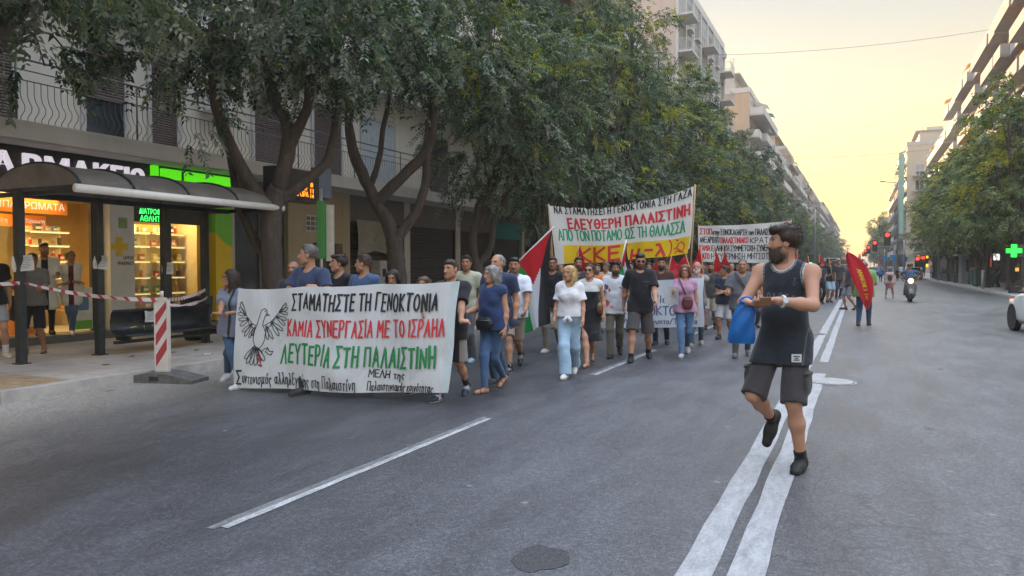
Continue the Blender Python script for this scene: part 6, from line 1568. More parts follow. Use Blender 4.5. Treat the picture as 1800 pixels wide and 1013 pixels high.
class Sheet:
    """a cloth hung between four places; px gives its corners in the photo so that lettering can be laid where it reads there"""
    def __init__(s, name, label, px, places, disp, mat, nu=60, nv=26, cat="banner"):
        s.px = [np.array(p, float) for p in px]; s.C = [Vector(p) for p in places]   # TL TR BR BL
        s.W = ((s.C[1] - s.C[0]).length + (s.C[2] - s.C[3]).length) / 2; s.H = ((s.C[0] - s.C[3]).length + (s.C[1] - s.C[2]).length) / 2; s.disp = disp
        X = (s.C[1] - s.C[0]).normalized(); s.N = X.cross((s.C[0] - s.C[3])).normalized()
        s.root = empty(name, (0, 0, 0), 0, label, cat)
        m = MB(); m.grid(lambda u, v: s.at(u * s.W, v * s.H, 0), nu, nv); m.build("cloth", mat, s.root)
    def at(s, x, y, lift):
        u, v = x / s.W, y / s.H; p = (s.C[3] * (1-u) + s.C[2] * u) * (1 - v) + (s.C[0] * (1-u) + s.C[1] * u) * v
        dn, dz, dx = s.disp(u, v); return p + s.N * (dn + lift) + Vector((dx, 0, dz))
    def xy(s, px, py):
        u, v = .5, .5
        for _ in range(12):
            l, r = s.px[3] * (1 - v) + s.px[0] * v, s.px[2] * (1 - v) + s.px[1] * v; u = (px - l[0]) / (r[0] - l[0])
            b, t = s.px[3] * (1 - u) + s.px[2] * u, s.px[0] * (1 - u) + s.px[1] * u; v = (py - b[1]) / (t[1] - b[1])
        return u * s.W, v * s.H
    def words(s, body, x0, x1, yt0, yb0, yt1, yb1, w, mat, seed, jit=.03, gap=.2, slant=0.0, space=.42):
        """lettering between photo columns x0..x1, its top and bottom given at both ends"""
        a, b = s.xy(x0, yb0), s.xy(x0, yt0); c = s.xy(x1, yb1); m = MB()
        paint_text(m, body, a[0], a[1], c[0] - a[0], b[1] - a[1], w, s.at, random.Random(seed), 0, gap, space, jit, .004, (c[1] - a[1]) / (c[0] - a[0]), slant)
        return m.build("lettering", mat, s.root)
    def lines(s, name, strokes, w, mat, conv, lift=.004):
        m = MB()
        for i, st in enumerate(strokes): ribbon(m, [s.xy(*conv(*p)) for p in st], w, s.at, .02, 0, lift + i * .0002)
        return m.build(name, mat, s.root)
# the long front banner
def d1(u, v):
    w = .038 * math.sin(u * 15 + v * 2) * (.4 + .6 * (1 - v)) + .016 * math.sin(u * 37 + v * 5) * v - .022 * abs(math.sin(u * 9.4 + v * 2.2)) ** .6 * v + .014 * abs(math.sin(u * 12 - v * 6)) ** .5 + .05 * math.sin(math.pi * u) * (1 - v)
    w += .028 * math.exp(-((u - .33 - .22 * (1 - v)) / .05) ** 2) * math.sin(v * 9)
    return w, -.018 * abs(math.sin(u * 9.4)) * v + .012 * math.sin(u * 8) * (1 - v), .012 * math.sin(v * 6) * u
FB = Sheet("protest_banner", "long white front banner painted in black, red and green with a dove", [(418, 508), (806, 494), (790, 692), (412, 682)],
           [AY(418, 508, 6.95), AY(806, 494, 7.22), AY(790, 692, 7.16), AY(412, 682, 6.90)], d1, M_SHEET, 90, 36)
m = MB(); m.grid(lambda u, v: FB.at(FB.W * (.972 + .026 * u), FB.H * v, .003), 3, 20); m.build("hem", sheet_mat("banner_hem", (.50, .58, .60), .1), FB.root)
FB.words("ΣΤΑΜΑΤΗΣΤΕ ΤΗ ΓΕΝΟΚΤΟΝΙΑ", 524, 774, 516, 543, 514, 545, .026, INK, 1, .05, .36)
FB.words("ΚΑΜΙΑ ΣΥΝΕΡΓΑΣΙΑ ΜΕ ΤΟ ΙΣΡΑΗΛ", 514, 784, 563, 590, 561, 591, .023, RINK, 2, .04, .36)
FB.words("ΛΕΥΤΕΡΙΑ ΣΤΗ ΠΑΛΑΙΣΤΙΝΗ", 503, 768, 606, 638, 613, 647, .029, GINK, 3, .05, .36)
FB.words("Σ", 419, 429, 651, 675, 651, 675, .022, INK, 4)
FB.words("υντονισμός αλληλεγγύης στη Παλαιστίνη", 432, 641, 653, 673, 662, 684, .0125, INK, 5, .06, .24, .12)
FB.words("ΜΕΛΗ της", 660, 719, 648, 661, 651, 666, .014, INK, 6, .06)
FB.words("Παλαιστινιακής κοινότητας", 659, 768, 668, 684, 676, 691, .0115, INK, 7, .06, .24)
zc = lambda x, y: (370 + x / 3.166, 400 + y / 3.166)
def feather(b, t, w):
    b, t = np.array(b, float), np.array(t, float); d = t - b; n = np.array([-d[1], d[0]]); n = n / np.linalg.norm(n) * w
    return [tuple(b + n * .4), tuple(b + d * .6 + n), tuple(t - d * .08 + n * .7), tuple(t), tuple(t - d * .08 - n * .7), tuple(b + d * .6 - n), tuple(b - n * .4)]
dv = [[(283,528),(296,478),(303,456),(318,446),(333,455),(336,470),(326,487),(319,510),(313,538)], [(333,474),(350,483),(331,487)], [(283,528),(263,580),(258,622),(268,655),(286,672)], [(313,538),(331,580),(326,625),(313,655),(300,668)],
      [(276,545),(245,530),(212,490),(196,440),(180,411)], [(318,545),(360,520),(400,470),(430,430),(445,415)], [(322,462),(326,462)], [(296,672),(312,690),(322,676),(345,668),(352,690),(372,690),(362,712)], [(312,690),(316,702)], [(345,668),(338,684)], [(330,690),(350,708),(366,704)]]
dv += [feather((208,485), t, 9) for t in ((172,416),(163,444),(159,478))] + [feather((226,508), t, 9) for t in ((164,512),(173,546))] + [feather((248,532), t, 9) for t in ((186,580),(204,604))] + [feather((268,552), t, 8) for t in ((232,612),(250,600))]
dv += [feather((405,465), t, 9) for t in ((452,420),(462,445),(460,478))] + [feather((385,490), t, 9) for t in ((452,510),(440,542))] + [feather((360,520), t, 9) for t in ((426,572),(404,600))] + [feather((335,545), t, 8) for t in ((372,618),(345,622))]
dv += [feather((272,660), t, 11) for t in ((212,730),(226,756),(250,766))] + [feather((285,668), t, 11) for t in ((276,768),(302,770),(328,742))]
dv += [[(215,500),(232,540),(262,560)], [(380,505),(355,545),(335,560)]]
FB.lines("dove_drawing", dv, .0095, INK, zc)
FB.lines("red_paint_drops", [[(286,712),(300,716),(296,728),(306,738)], [(300,722),(308,732)], [(292,735),(302,748)], [(303,764),(305,772)], [(312,768),(313,772)]], .020, RINK, zc)
# raised banner on two poles
def d2(u, v):
    return .10 * math.sin(math.pi * u) * v + .025 * math.sin(u * 19 + v * 3) + .012 * math.sin(u * 41), -.20 * 4 * u * (1 - u) * max(v, 0) ** 1.3 - .035 * 4 * u * (1 - u) * (1 - v) + .01 * math.sin(u * 13), .015 * math.sin(v * 5)
Y2 = 14.2
KB = Sheet("raised_banner", "white banner raised on two poles with red and green slogans over a yellow strip", [(966, 362), (1221, 328), (1212, 438), (976, 466)],
           [AY(966, 362, Y2), AY(1221, 328, Y2 + .5), AY(1212, 438, Y2 + .5), AY(976, 466, Y2)], d2, M_SHEETW, 70, 24)
zk = lambda x, y: (930 + x / 3.673, 300 + y / 3.673)
z5 = lambda t, x0, x1, a, b, c, d, w, mat, sd, **k: KB.words(t, *[zk(q, 0)[0] for q in (x0, x1)], *[300 + q / 3.673 for q in (a, b, c, d)], w, mat, sd, **k)
z5("ΝΑ ΣΤΑΜΑΤΗΣΕΙ Η ΓΕΝΟΚΤΟΝΙΑ ΣΤΗ ΓΑΖΑ", 172, 1052, 222, 268, 112, 162, .024, INK, 11, gap=.34)
z5("ΕΛΕΥΘΕΡΗ ΠΑΛΑΙΣΤΙΝΗ", 262, 1035, 292, 358, 196, 282, .042, RINK, 12, gap=.34)
z5("ΑΠΟ ΤΟΝ ΠΟΤΑΜΟ ΩΣ ΤΗ ΘΑΛΑΣΣΑ", 195, 1000, 374, 446, 316, 392, .030, flat("grass_green_paint", (.02, .27, .14), .6), 13)
a, b, c, e_ = KB.xy(*zk(232, 598)), KB.xy(*zk(232, 478)), KB.xy(*zk(1026, 535)), KB.xy(*zk(1026, 425))
m = MB(); m.grid(lambda u, v: KB.at(a[0] + (c[0] - a[0]) * u, (a[1] + (c[1] - a[1]) * u) * (1 - v) + (b[1] + (e_[1] - b[1]) * u) * v, .0035), 50, 6); m.build("yellow_strip", sheet_mat("yellow_cloth", (.72, .50, .015), .2), KB.root)
m = MB()
def kw(body, x0, x1, yt, yb, w, lo=.0075):
    p, q, r = KB.xy(*zk(x0, yb[0])), KB.xy(*zk(x0, yt[0])), KB.xy(*zk(x1, yb[1])); paint_text(m, body, p[0], p[1], r[0] - p[0], q[1] - p[1], w, KB.at, random.Random(4), 0, .22, .3, .02, lo, (r[1] - p[1]) / (r[0] - p[0]))
kw("ΚΚΕ", 335, 590, (494, 470), (585, 560), .055); kw("(", 622, 655, (462, 460), (575, 570), .03); kw("μ-λ", 668, 880, (470, 450), (545, 535), .058); kw(")", 890, 922, (445, 442), (555, 545), .03)
m.build("red_initials", RINK, KB.root)
em = [[(960,470),(985,455),(1002,475),(1000,505),(980,522),(958,512)], [(958,512),(944,528)], [(950,490),(998,528)], [(940,500),(966,480)], [(951,436),(956,442),(964,437),(958,446)]]
KB.lines("emblem", em, .024, RINK, zk, .008)
m = MB(); t = KB.at(0, KB.H, 0); m.tube([t + Vector((-.02, .03, .04)), KB.at(0, 0, 0) + Vector((0, .03, -.75))], .02, 6); m.build("pole", M_WOOD, KB.root)
m = MB(); t = KB.at(KB.W, KB.H, 0); m.tube([t + Vector((.02, .03, .04)), KB.at(KB.W, 0, 0) + Vector((0, .03, -.75))], .02, 6); m.build("pole", M_WOOD, KB.root)
# far banner with dense lines of lettering
def d3(u, v): return .04 * math.sin(u * 16 + v * 4), -.05 * 4 * u * (1 - u) * v, 0
Y3 = 26.0
SB = Sheet("slogan_banner", "far white banner of four crowded black and red lines behind the walking man", [(1227, 397), (1391, 388), (1389, 464), (1229, 460)], [AY(1227, 397, Y3), AY(1391, 388, Y3), AY(1389, 464, Y3), AY(1229, 460, Y3)], d3, M_SHEETW, 50, 16)
R3 = lambda k: 402 + k * 14.6
for k, parts in enumerate([[("ΣΤΟΠ", 1231, 1252, RINK), ("στην ΕΘΝΟΚΑΘΑΡΣΗ των ΠΑΛΑΙΣΤΙΝΙΩΝ", 1254, 1372, INK)], [("ΑΝΕΞΑΡΤΗΤΟ", 1231, 1266, INK), ("ΠΑΛΑΙΣΤΙΝΙΑΚΟ", 1269, 1317, RINK), ("ΚΡΑΤΟΣ", 1321, 1370, INK)], [("ΚΑΜΙΑ", 1231, 1249, RINK), ("ΕΛΛΗΝΙΚΗ ΣΥΜΜΕΤΟΧΗ-ΣΥΝΕΡΓΑΣΙΑ", 1252, 1372, INK)], [("ΝΑΤΟ", 1231, 1248, RINK), ("Η ΚΥΒΕΡΝΗΣΗ ΜΗΤΣΟΤΑΚΗ", 1252, 1370, INK)]]):
    for t, x0, x1, mt in parts: SB.words(t, x0, x1, R3(k), R3(k) + 9.5, R3(k) - .2, R3(k) + 9.3, .026 if mt is INK else .032, mt, 30 + k)
for k, ch in enumerate("ΟΚΔΕ"): SB.words(ch, 1379, 1386, 391 + k * 18, 402 + k * 18, 391 + k * 18, 402 + k * 18, .035, RINK, 40 + k)
for q in (0, 1):
    m = MB(); m.tube([SB.at(SB.W * q, SB.H, 0) + Vector((0, .03, .05)), SB.at(SB.W * q, 0, 0) + Vector((0, .03, -.7))], .02, 6); m.build("pole", M_WOOD, SB.root)
# low printed banner carried behind the front walkers
def d4(u, v): return .05 * math.sin(u * 13 + v * 3) + .02 * math.sin(u * 29), -.03 * 4 * u * (1 - u) * v, .01 * math.sin(v * 8) * (u > .9)
Y4 = 13.75
LB = Sheet("printed_banner", "low white banner with thin navy printed words, carried at waist height", [(1054, 493), (1236, 488), (1238, 575), (1056, 577)], [AY(1054, 493, Y4), AY(1236, 488, Y4), AY(1238, 575, Y4), AY(1056, 577, Y4)], d4, sheet_mat("pale_print_cloth", (.62, .66, .72), .3), 50, 16)
LB.words("ΗΠΑ/Ισραήλ", 1118, 1214, 519, 531, 518, 530, .018, NINK, 50)
LB.words("Η ΓΕΝΟΚΤΟΝΙΑ", 1098, 1216, 538, 553, 538, 553, .022, NINK, 51)
LB.words("Λίβανο/Αίγυπτο/Τουρκία", 1099, 1226, 560, 569, 560, 569, .014, NINK, 52)

# flags
M_FLAGR = sheet_mat("red_flag_cloth", (.50, .022, .035), .35, .6)
def flag(label, tip, base, w, hoist, seed, side=1, droop=62, mat=None, yd=0.0, mark=None, pr=.013):
    tip, base = Vector(tip), Vector(base); e = empty("red_flag" if mat is None else "flag", (0, 0, 0), 0, label, "flag", "flags above the march")
    m = MB(); m.tube([base, tip + (tip - base).normalized() * .04], pr, 6); m.build("pole", M_WOOD, e)
    r = random.Random(seed); ph = r.uniform(0, 6); dn = (base - tip).normalized(); sd = Vector((side, yd, 0)).normalized(); fwd = Vector((0, -1, 0)); c, s_ = math.cos(R_(droop)), math.sin(R_(droop))
    def f(u, v, lift=0):
        p = tip + dn * (v * hoist) + sd * (u * w * c * (1 + .25 * v)) + Vector((0, 0, -1)) * (u * w * s_ * (1 - .25 * v))
        return p + (fwd + sd * .4) * (.07 * math.sin(u * 9 + v * 3 + ph) * max(u, 0) ** .5 + lift) + sd * .03 * math.sin(v * 8 + ph)
    m = MB(); m.grid(f, 18, 14); m.build("cloth", mat or M_FLAGR, e)
    if mark:
        m = MB()
        for st in mark: ribbon(m, st, .05, lambda x, y, l: f(x, 1 - y, l), .06, 0, .012)
        m.build("emblem", flat("yellow_flag_ink", (.68, .46, .02)), e)
    return e
EMB = [[(.35, .55), (.5, .65), (.6, .5), (.5, .38), (.38, .42)], [(.36, .6), (.6, .36)]]
def fl(label, u, v, y, len_, seed, side=1, lean=.06, w=.75, hoist=.55, droop=66, mark=None, pr=.013):
    t = AY(u, v, y); flag(label, t, t + Vector((-side * lean * len_, 0, -len_)), w, hoist, seed, side, droop, None, 0, mark, pr)
fl("narrow red flag with its tip crossing the yellow strip of the raised banner", 1017, 428, 12.9, .75, 1, 1, .05, .42, .40, 74)
fl("red flag drooping beside the man with the thick beard in brown", 1160, 452, 15.6, .9, 2, -1, .12, .6, .5, 55)
fl("red flag held at a slant left of the woman in lilac", 1206, 450, 16.2, 1.0, 3, -1, .3, .75, .45, 50)
fl("red flag with a yellow emblem by the pale banner's left edge", 1232, 437, 18.5, 1.4, 4, -1, .1, .7, .6, 66, EMB)
fl("limp red flag before the left part of the far slogan banner", 1257, 434, 20.5, 1.4, 5, 1, .08, .62, .6, 70)
fl("red flag right of the limp one, before the far slogan banner", 1272, 431, 21.5, 1.4, 6, 1, .04, .55, .6, 72)
fl("small red flag right behind the shoulder of the walking man", 1401, 441, 33, 1.4, 7, -1, .05, .5, .6, 70)
fl("small red flag among the far marchers in front of the green light", 1421, 452, 36, 1.4, 8, -1, .05, .6, .7, 66)
fl("red flag over the heads of the far group by the centre line", 1441, 448, 38, 1.4, 9, 1, .08, .7, .8, 60)
fl("tiny red flag far behind between the slogan banner and the trees", 1378, 452, 44, 1.5, 10, 1, .05, .8, .7, 60)
fl("red flag half hidden behind the head of the man in brown", 1180, 452, 17.2, .9, 12, 1, .2, .7, .5, 48)
# Palestinian flags
def pal(u, v):  # u along the hoist, v along the fly: black, white, green, red wedge at the hoist
    return 3 if v < .46 * (1 - abs(2 * u - 1)) else (0 if u < 1/3 else (1 if u < 2/3 else 2))
PALM = [flat("flag_black", (.02, .02, .024), .8), sheet_mat("flag_white", (.62, .64, .68), .4), sheet_mat("flag_green", (.015, .26, .07), .35), M_FLAGR]
def pal_flag(label, A, B, C, D, pole, fold=.06, seed=0, n=36):
    """A-B the hoist (black end first), C-D the fly end under A and B"""
    e = empty("striped_flag", (0, 0, 0), 0, label, "flag", "flags above the march"); A, B, C, D = map(Vector, (A, B, C, D)); N = (B - A).cross(C - A).normalized(); N = N if N.y < 0 else -N
    def f(u, v): return (A * (1-u) + B * u) * (1 - v) + (C * (1-u) + D * u) * v + N * (fold * math.sin(u * 11 + v * 2.5 + seed) * (.3 + .7 * v) + fold * .5 * math.sin(v * 7 + u * 3)) + Vector((fold * .5 * math.sin(v * 6 + seed), 0, 0))
    m = MB(); m.grid(f, n, n); 
    for j in range(n):
        for i in range(n): m.m[j * n + i] = pal((i + .5) / n, (j + .5) / n)
    m.build("cloth", PALM, e); m = MB(); m.tube(pole, .014, 6); m.build("pole", flat("white_pole", (.6, .6, .6)), e)
ya = 11.0
pal_flag("large black, white and green flag with red wedge hanging left of the raised banner", AY(969, 405, ya), AY(906, 466, ya + .25), AY(966, 568, ya), AY(918, 588, ya + .2), [AY(974, 399, ya + .02), AY(900, 471, ya + .27), AY(882, 490, ya + .3)], .05, 1)
yb = 12.9
pal_flag("small red, white and green flag on a white pole above the man in stained tee", AY(1100, 428, yb), AY(1090, 470, yb), AY(1113, 492, yb), AY(1094, 497, yb), [AY(1101, 421, yb + .02), AY(1084, 497, yb + .02)], .03, 2, 24)
# leaf shaped red flag on the back of the man in green
yg = 21.0; A_, B_ = AY(1490, 443, yg), AY(1524, 546, yg)
e = empty("red_flag", (0, 0, 0), 0, "large leaf shaped red flag with yellow letters over the green shirt", "flag", "flags above the march")
def lf(u, v, l=0):
    w = .24 * max(0, math.sin(math.pi * v ** .75)) ** .8; p = A_ * (1 - v) + B_ * v
    return p + Vector((.10 * math.sin(math.pi * v) + (u - .42) * w * 2, -.05 * math.sin(u * 7 + v * 3) - .06 * math.sin(math.pi * u) - l, 0))
m = MB(); m.grid(lf, 14, 26); m.build("cloth", M_FLAGR, e)
m = MB(); rr = random.Random(3)
for i, ch in enumerate("ΑΝΑΚΝΕΙΤΟ"):
    cw, st = STROKES[ch]
    for q in st: ribbon(m, [(.40 + p[1] * .22 * (1 if i % 8 else 1), .30 + i * .058 + (.042 * (p[0] / max(cw, .3)))) for p in q], .016, lambda x, y, l: lf(x, y, l), .02, 0, .012)
m.build("lettering", flat("yellow_flag_ink", (.68, .46, .02)), e)
m = MB(); m.tube([A_ + Vector((0, .02, .05)), AY(1500, 505, yg + .1)], .014, 6); m.build("pole", M_WOOD, e)
# ------------------------------------------------------------------ the marchers, onlookers and passers-by
MG, FGp, FRp, STP = "marchers in the street", "marchers carrying the front banner", "marchers far back in the street", "people on the left pavement"
def ft(a, b=None, la=0.0, pa=0, lb=0.0, pb=0, z=0.0):
    """the two feet, right then left, from the photo's columns and rows (toe ends)"""
    b = b or a; return [(G(a[0], a[1], z), la, pa), (G(b[0], b[1], z), lb, pb)]
def top_h(u, v, y): return AY(u, v, y).z
def std(u, vtop, vfoot, gap=.10, step=.18, heading=185, sw=1):
    """a walker standing on photo row vfoot at column u, head top on row vtop"""
    c = G(u, vfoot); a = R_(heading); f = Vector((-math.sin(a), math.cos(a), 0)); r = Vector((math.cos(a), math.sin(a), 0)); c = c - f * .10
    return [(c + r * gap + f * step * sw, 0.0 if sw > 0 else .05, -6 if sw > 0 else 28), (c - r * gap - f * step * sw, .05 if sw > 0 else 0.0, 28 if sw > 0 else -6)], AY(u, vtop, c.y).z
def behind(y, u, vtop, heading):
    """someone standing at distance y behind a banner, only the head known"""
    p = AY(u, vtop, y); a = R_(heading); f = Vector((-math.sin(a), math.cos(a), 0)); r = Vector((math.cos(a), math.sin(a), 0)); c = Vector((p.x, p.y, 0))
    return [(c + r * .1 + f * .12, 0, 0), (c - r * .1 - f * .12, .04, 22)], p.z
WHITE_SOLE = (.55, .55, .53)
JEAN, DJEAN, LJEAN = (.065, .115, .20), (.045, .085, .15), (.26, .38, .50)
BLK, NAVY, DGREY, GREY = (.018, .018, .021), (.030, .040, .075), (.055, .055, .062), (.16, .165, .19)
# --- holding the front banner
top = lambda u, v: FB.at(*FB.xy(u, v), .02)
f1 = ft((422, 684), (398, 668), lb=.04, pb=20); H = AY(405, 473, f1[0][0].y + .1).z
J = person("woman with glasses in grey blue tee holding the banner's left edge", f1, H, 185, ("tee", (.17, .19, .26), dict(hem=-.10, sleeve=.7)), ("jeans", DJEAN), ("plain", (.5, .5, .5), WHITE_SOLE), ("loose", "dark"), "tan", (-38, 0),
    [('to', FB.at(*FB.xy(417, 552), .03) + Vector((-.20, -.06, -.02)), (.5, -.3, -.9), (1, .1, .1), .8), ('to', FB.at(*FB.xy(419, 548), .03) + Vector((-.10, .02, -.02)), (-.4, -.5, -.8), (1, .1, 0), .9)], True, 1.05, face=dict(glasses="clear"), group=FGp, seed=11)
tag(strap(J, (-.11, -.02, .52), (-.08, -.02, .10), flat("strap_black", (.02, .02, .022)), .035, "shoulder_strap"), "black rucksack strap over the shoulder of the woman at the banner's left edge", "strap")
m = MB(); w_ = [J["W"](J["T"](x, y, z)) for x, y, z in ((-.17, .05, .0), (-.22, .08, -.05), (-.20, .05, -.25), (-.26, .06, -.34))]
m.tube(w_, [.03, .06, .07, .03], 8); tag(m.build("tied_jacket", flat("slate_cloth", (.07, .095, .13), .9)), "slate jacket tied round the hips of the woman with glasses", "jacket")
f, H = behind(7.75, 517, 459, 190)
person("cropped bearded man in dark tee peering over the banner beside the tall man", f, H, 190, ("tee", (.035, .042, .06)), ("jeans", BLK), ("plain", BLK), ("bald", "dark"), "tan", (12, 4), face=dict(stubble=.8, scalp_side=.45, scalp=.25), group=FGp, seed=12)
f3 = [(G(532, 694), 0, 0), (G(560, 672), .03, 20)]; H = AY(553, 430, f3[0][0].y + .15).z
person("tall grey haired man in navy tee gripping the banner's top edge", f3, H, 178, ("tee", (.035, .05, .10), dict(sleeve=.65)), ("jeans", (.03, .035, .045)), ("plain", BLK, (.1, .1, .1)), ("short", "greyd"), "mid", (-62, 4),
    [('to', top(513, 512) + Vector((0, .085, .02)), (.6, .2, -1), (-.1, -.9, .12), .75, (0, -.2, -1)), ('to', top(547, 507) + Vector((0, .085, .02)), (-.6, .2, -1), (0, -.9, .12), .75, (0, -.2, -1))], fat=1.10, face=dict(stubble=.18), group=FGp, seed=13)
f, H = behind(7.9, 597, 447, 178)
person("young man with wavy dark hair in black tee looking aside over the banner", f, H, 178, ("tee", BLK), ("jeans", BLK), ("plain", BLK), ("tousled", "dark"), "mid", (-42, 4), group=FGp, seed=14)
f, H = behind(7.8, 641, 447, 175)
person("dark haired man in blue tee seen in profile over the banner", f, H, 175, ("tee", (.05, .085, .17)), ("jeans", NAVY), ("plain", BLK), ("short", "dark"), "mid", (-70, 0), face=dict(stubble=.3), group=FGp, seed=15)
f, H = behind(7.8, 692, 474, 186)
person("woman with black hair lowering her face behind the middle of the banner", f, H, 186, ("tee", BLK), ("jeans", BLK), ("plain", (.5, .5, .5)), ("long", "black"), "tan", (10, -14), fem=True, group=FGp, seed=16)
f, H = behind(7.75, 746, 486, 186)
person("short woman with reddish dark hair barely visible over the banner", f, H, 186, ("tee", DGREY), ("jeans", BLK), ("plain", BLK), ("bob", "brown"), "tan", (6, -4), [('to', top(737, 497) + Vector((0, .085, .02)), (.5, .2, -1), (0, -.9, .12), .75, (0, -.2, -1)), ('sw', 20, 40, 8)], True, face=dict(glasses="clear"), group=FGp, seed=17)
f8 = ft((770, 705), (818, 694), lb=.05, pb=24); H = AY(784, 457, f8[0][0].y + .12).z
person("young man with moustache in black tee holding the banner's right edge", f8, H, 188, ("tee", BLK, dict(g=.022, hem=-.16, sleeve=.85, sf=.03)), ("shorts", (.025, .024, .026), dict(stripe=(.22, .20, .185), sx=.135, len=.97, flare=.03)), ("stripe", (.02, .03, .05), WHITE_SOLE, ((.02, .02, .025), .11)), ("fade", "dark"), "mid", (-22, 2),
    [('sw', 20, 60, 4), ('to', FB.at(FB.W * .985, FB.H * .56, 0) + Vector((.10, .04, .0)), (.2, .7, -.8), (-.9, -.3, 0), 1.1)], face=dict(mous=1, stubble=.25), group=FGp, h=.009, seed=18)
# --- the walkers by the right end of the banner
f, H = std(812, 449, 640, .11, .20, 187, -1); f[1] = (G(829, 637), .0, 0)
person("dark haired man in pale polo behind the banner's right end", f, H, 187, ("polo", (.36, .36, .28)), ("loose", (.09, .09, .10)), ("plain", (.25, .38, .46), WHITE_SOLE), ("short", "black"), "tan", (10, 0), face=dict(stubble=.2), group=MG, seed=19)
f10 = ft((849, 692), (882, 681), lb=.07, pb=30); H = AY(857, 467, f10[0][0].y + .1).z
J10 = person("grey haired woman in navy sleeveless top and blue jeans with sandals", f10, H, 168, ("tee", (.028, .045, .115), dict(sleeve=.16, sf=.012, hem=-.06)), ("slim", (.05, .095, .19)), ("sandals", (.05, .03, .022), (.05, .04, .035)), ("wavy", "grey"), "mid", (-20, -4),
    [('sw', 22, 55, 8), ('sw', -4, 16, 10)], True, 1.16, face=dict(), group=MG, h=.009, seed=20)
def pouch(J, at, size, mat, label, cat, seed=0, name="bag"):
    T, Wd = J["T"], J["W"]; e = empty(name, (0, 0, 0), 0, label, cat); c = np.array(at); sx, sy, sz = size; m = MB()
    m.grid(lambda u, v: Wd(T(*(c + np.array([sx * math.copysign(abs(math.cos(2*math.pi*u)) ** .5, math.cos(2*math.pi*u)), sy * math.copysign(abs(math.sin(2*math.pi*u)) ** .6, math.sin(2*math.pi*u)), 0]) * (math.sin(math.pi * (.04 + .92 * v)) ** .35) + np.array([0, 0, sz * (1 - 2*v)])))), 24, 12); m.build("body", mat, e)
    m = MB(); m.tube([Wd(T(c[0] - sx*.85, c[1] + sy*1.02, c[2] + sz*.55)), Wd(T(c[0], c[1] + sy*1.12, c[2] + sz*.5)), Wd(T(c[0] + sx*.85, c[1] + sy*1.02, c[2] + sz*.55))], .006, 5); m.build("zip", flat("zip_metal", (.2, .2, .2), .3, .6), e); return e
pouch(J10, (-.01, .19, .03), (.14, .05, .085), flat("black_bag_cloth", (.018, .018, .02), .6), "black waist bag worn by the grey haired woman in navy", "waist bag")
f11 = [(G(868, 676), 0, 0), (G(884, 672), .05, 24)]; H = AY(866, 447, f11[0][0].y + .2).z
J11 = person("balding older man in navy polo walking behind the grey haired woman", f11, H, 178, ("polo", (.03, .042, .085), dict(belly=.03)), ("jeans", (.06, .10, .17)), ("plain", (.03, .028, .03), (.25, .25, .25)), ("receding", "grey"), "mid", (-12, 0), [('sw', 6, 20, 8), ('sw', -12, 30, 10)], fat=1.15, face=dict(stubble=.1), group=MG, seed=21)
m = MB(); p = J11["W"](J11["wri"][1]) + Vector((.0, -.06, -.10)); m.grid(lambda u, v: p + Vector((.10 * math.cos(6.283*u) * math.sin(1.57*v + .02), .10 * math.sin(6.283*u) * math.sin(1.57*v + .02), .10 * math.cos(1.57*v))), 16, 8); m.grid(lambda u, v: p + Vector((-.09 + .18*u, -.09 - .08*v*math.sin(math.pi*u), -.0 - .01*v)), 8, 3)
tag(m.build("held_cap", flat("navy_cap", (.02, .025, .045), .9)), "navy cap carried in the hand of the balding man", "cap")
f12 = ft((895, 656), (914, 643), lb=.12, pb=38); H = AY(905, 453, f12[0][0].y + .1).z
person("young man in white tee and beige shorts left of the large hanging flag", f12, H, 190, ("tee", (.56, .60, .68), dict(sleeve=.72, sf=.03, g=.02)), ("shorts", (.27, .215, .17), dict(len=.9)), ("plain", (.03, .03, .04), WHITE_SOLE, ((.03, .03, .035), .06)), ("fade", "black"), "tan", (8, 0), [('sw', -20, 8, 9), ('sw', 20, 30, 9)], face=dict(stubble=.5, mous=1), group=MG, h=.009, seed=22)
f, H = behind(12.4, 972, 452, 186)
person("dark clothed man with glasses behind the hanging striped flag", f, H, 186, ("tee", BLK), ("jeans", (.2, .18, .15)), ("plain", (.4, .4, .4)), ("short", "dark"), "tan", (10, 0), face=dict(glasses="clear", stubble=.5), group=MG, seed=23, h=.012)
m = MB(); p = G(976, 560); m.grid(lambda u, v: Vector((p.x + .11*math.sin(6.283*u)*(.4 + .6*v**.5), p.y - .2 + .05*math.cos(6.283*u), .85 - .36*v)), 14, 8); tag(m.build("tote_bag", flat("white_tote", (.55, .55, .53), .9)), "white cloth bag hanging behind the blonde woman", "bag")
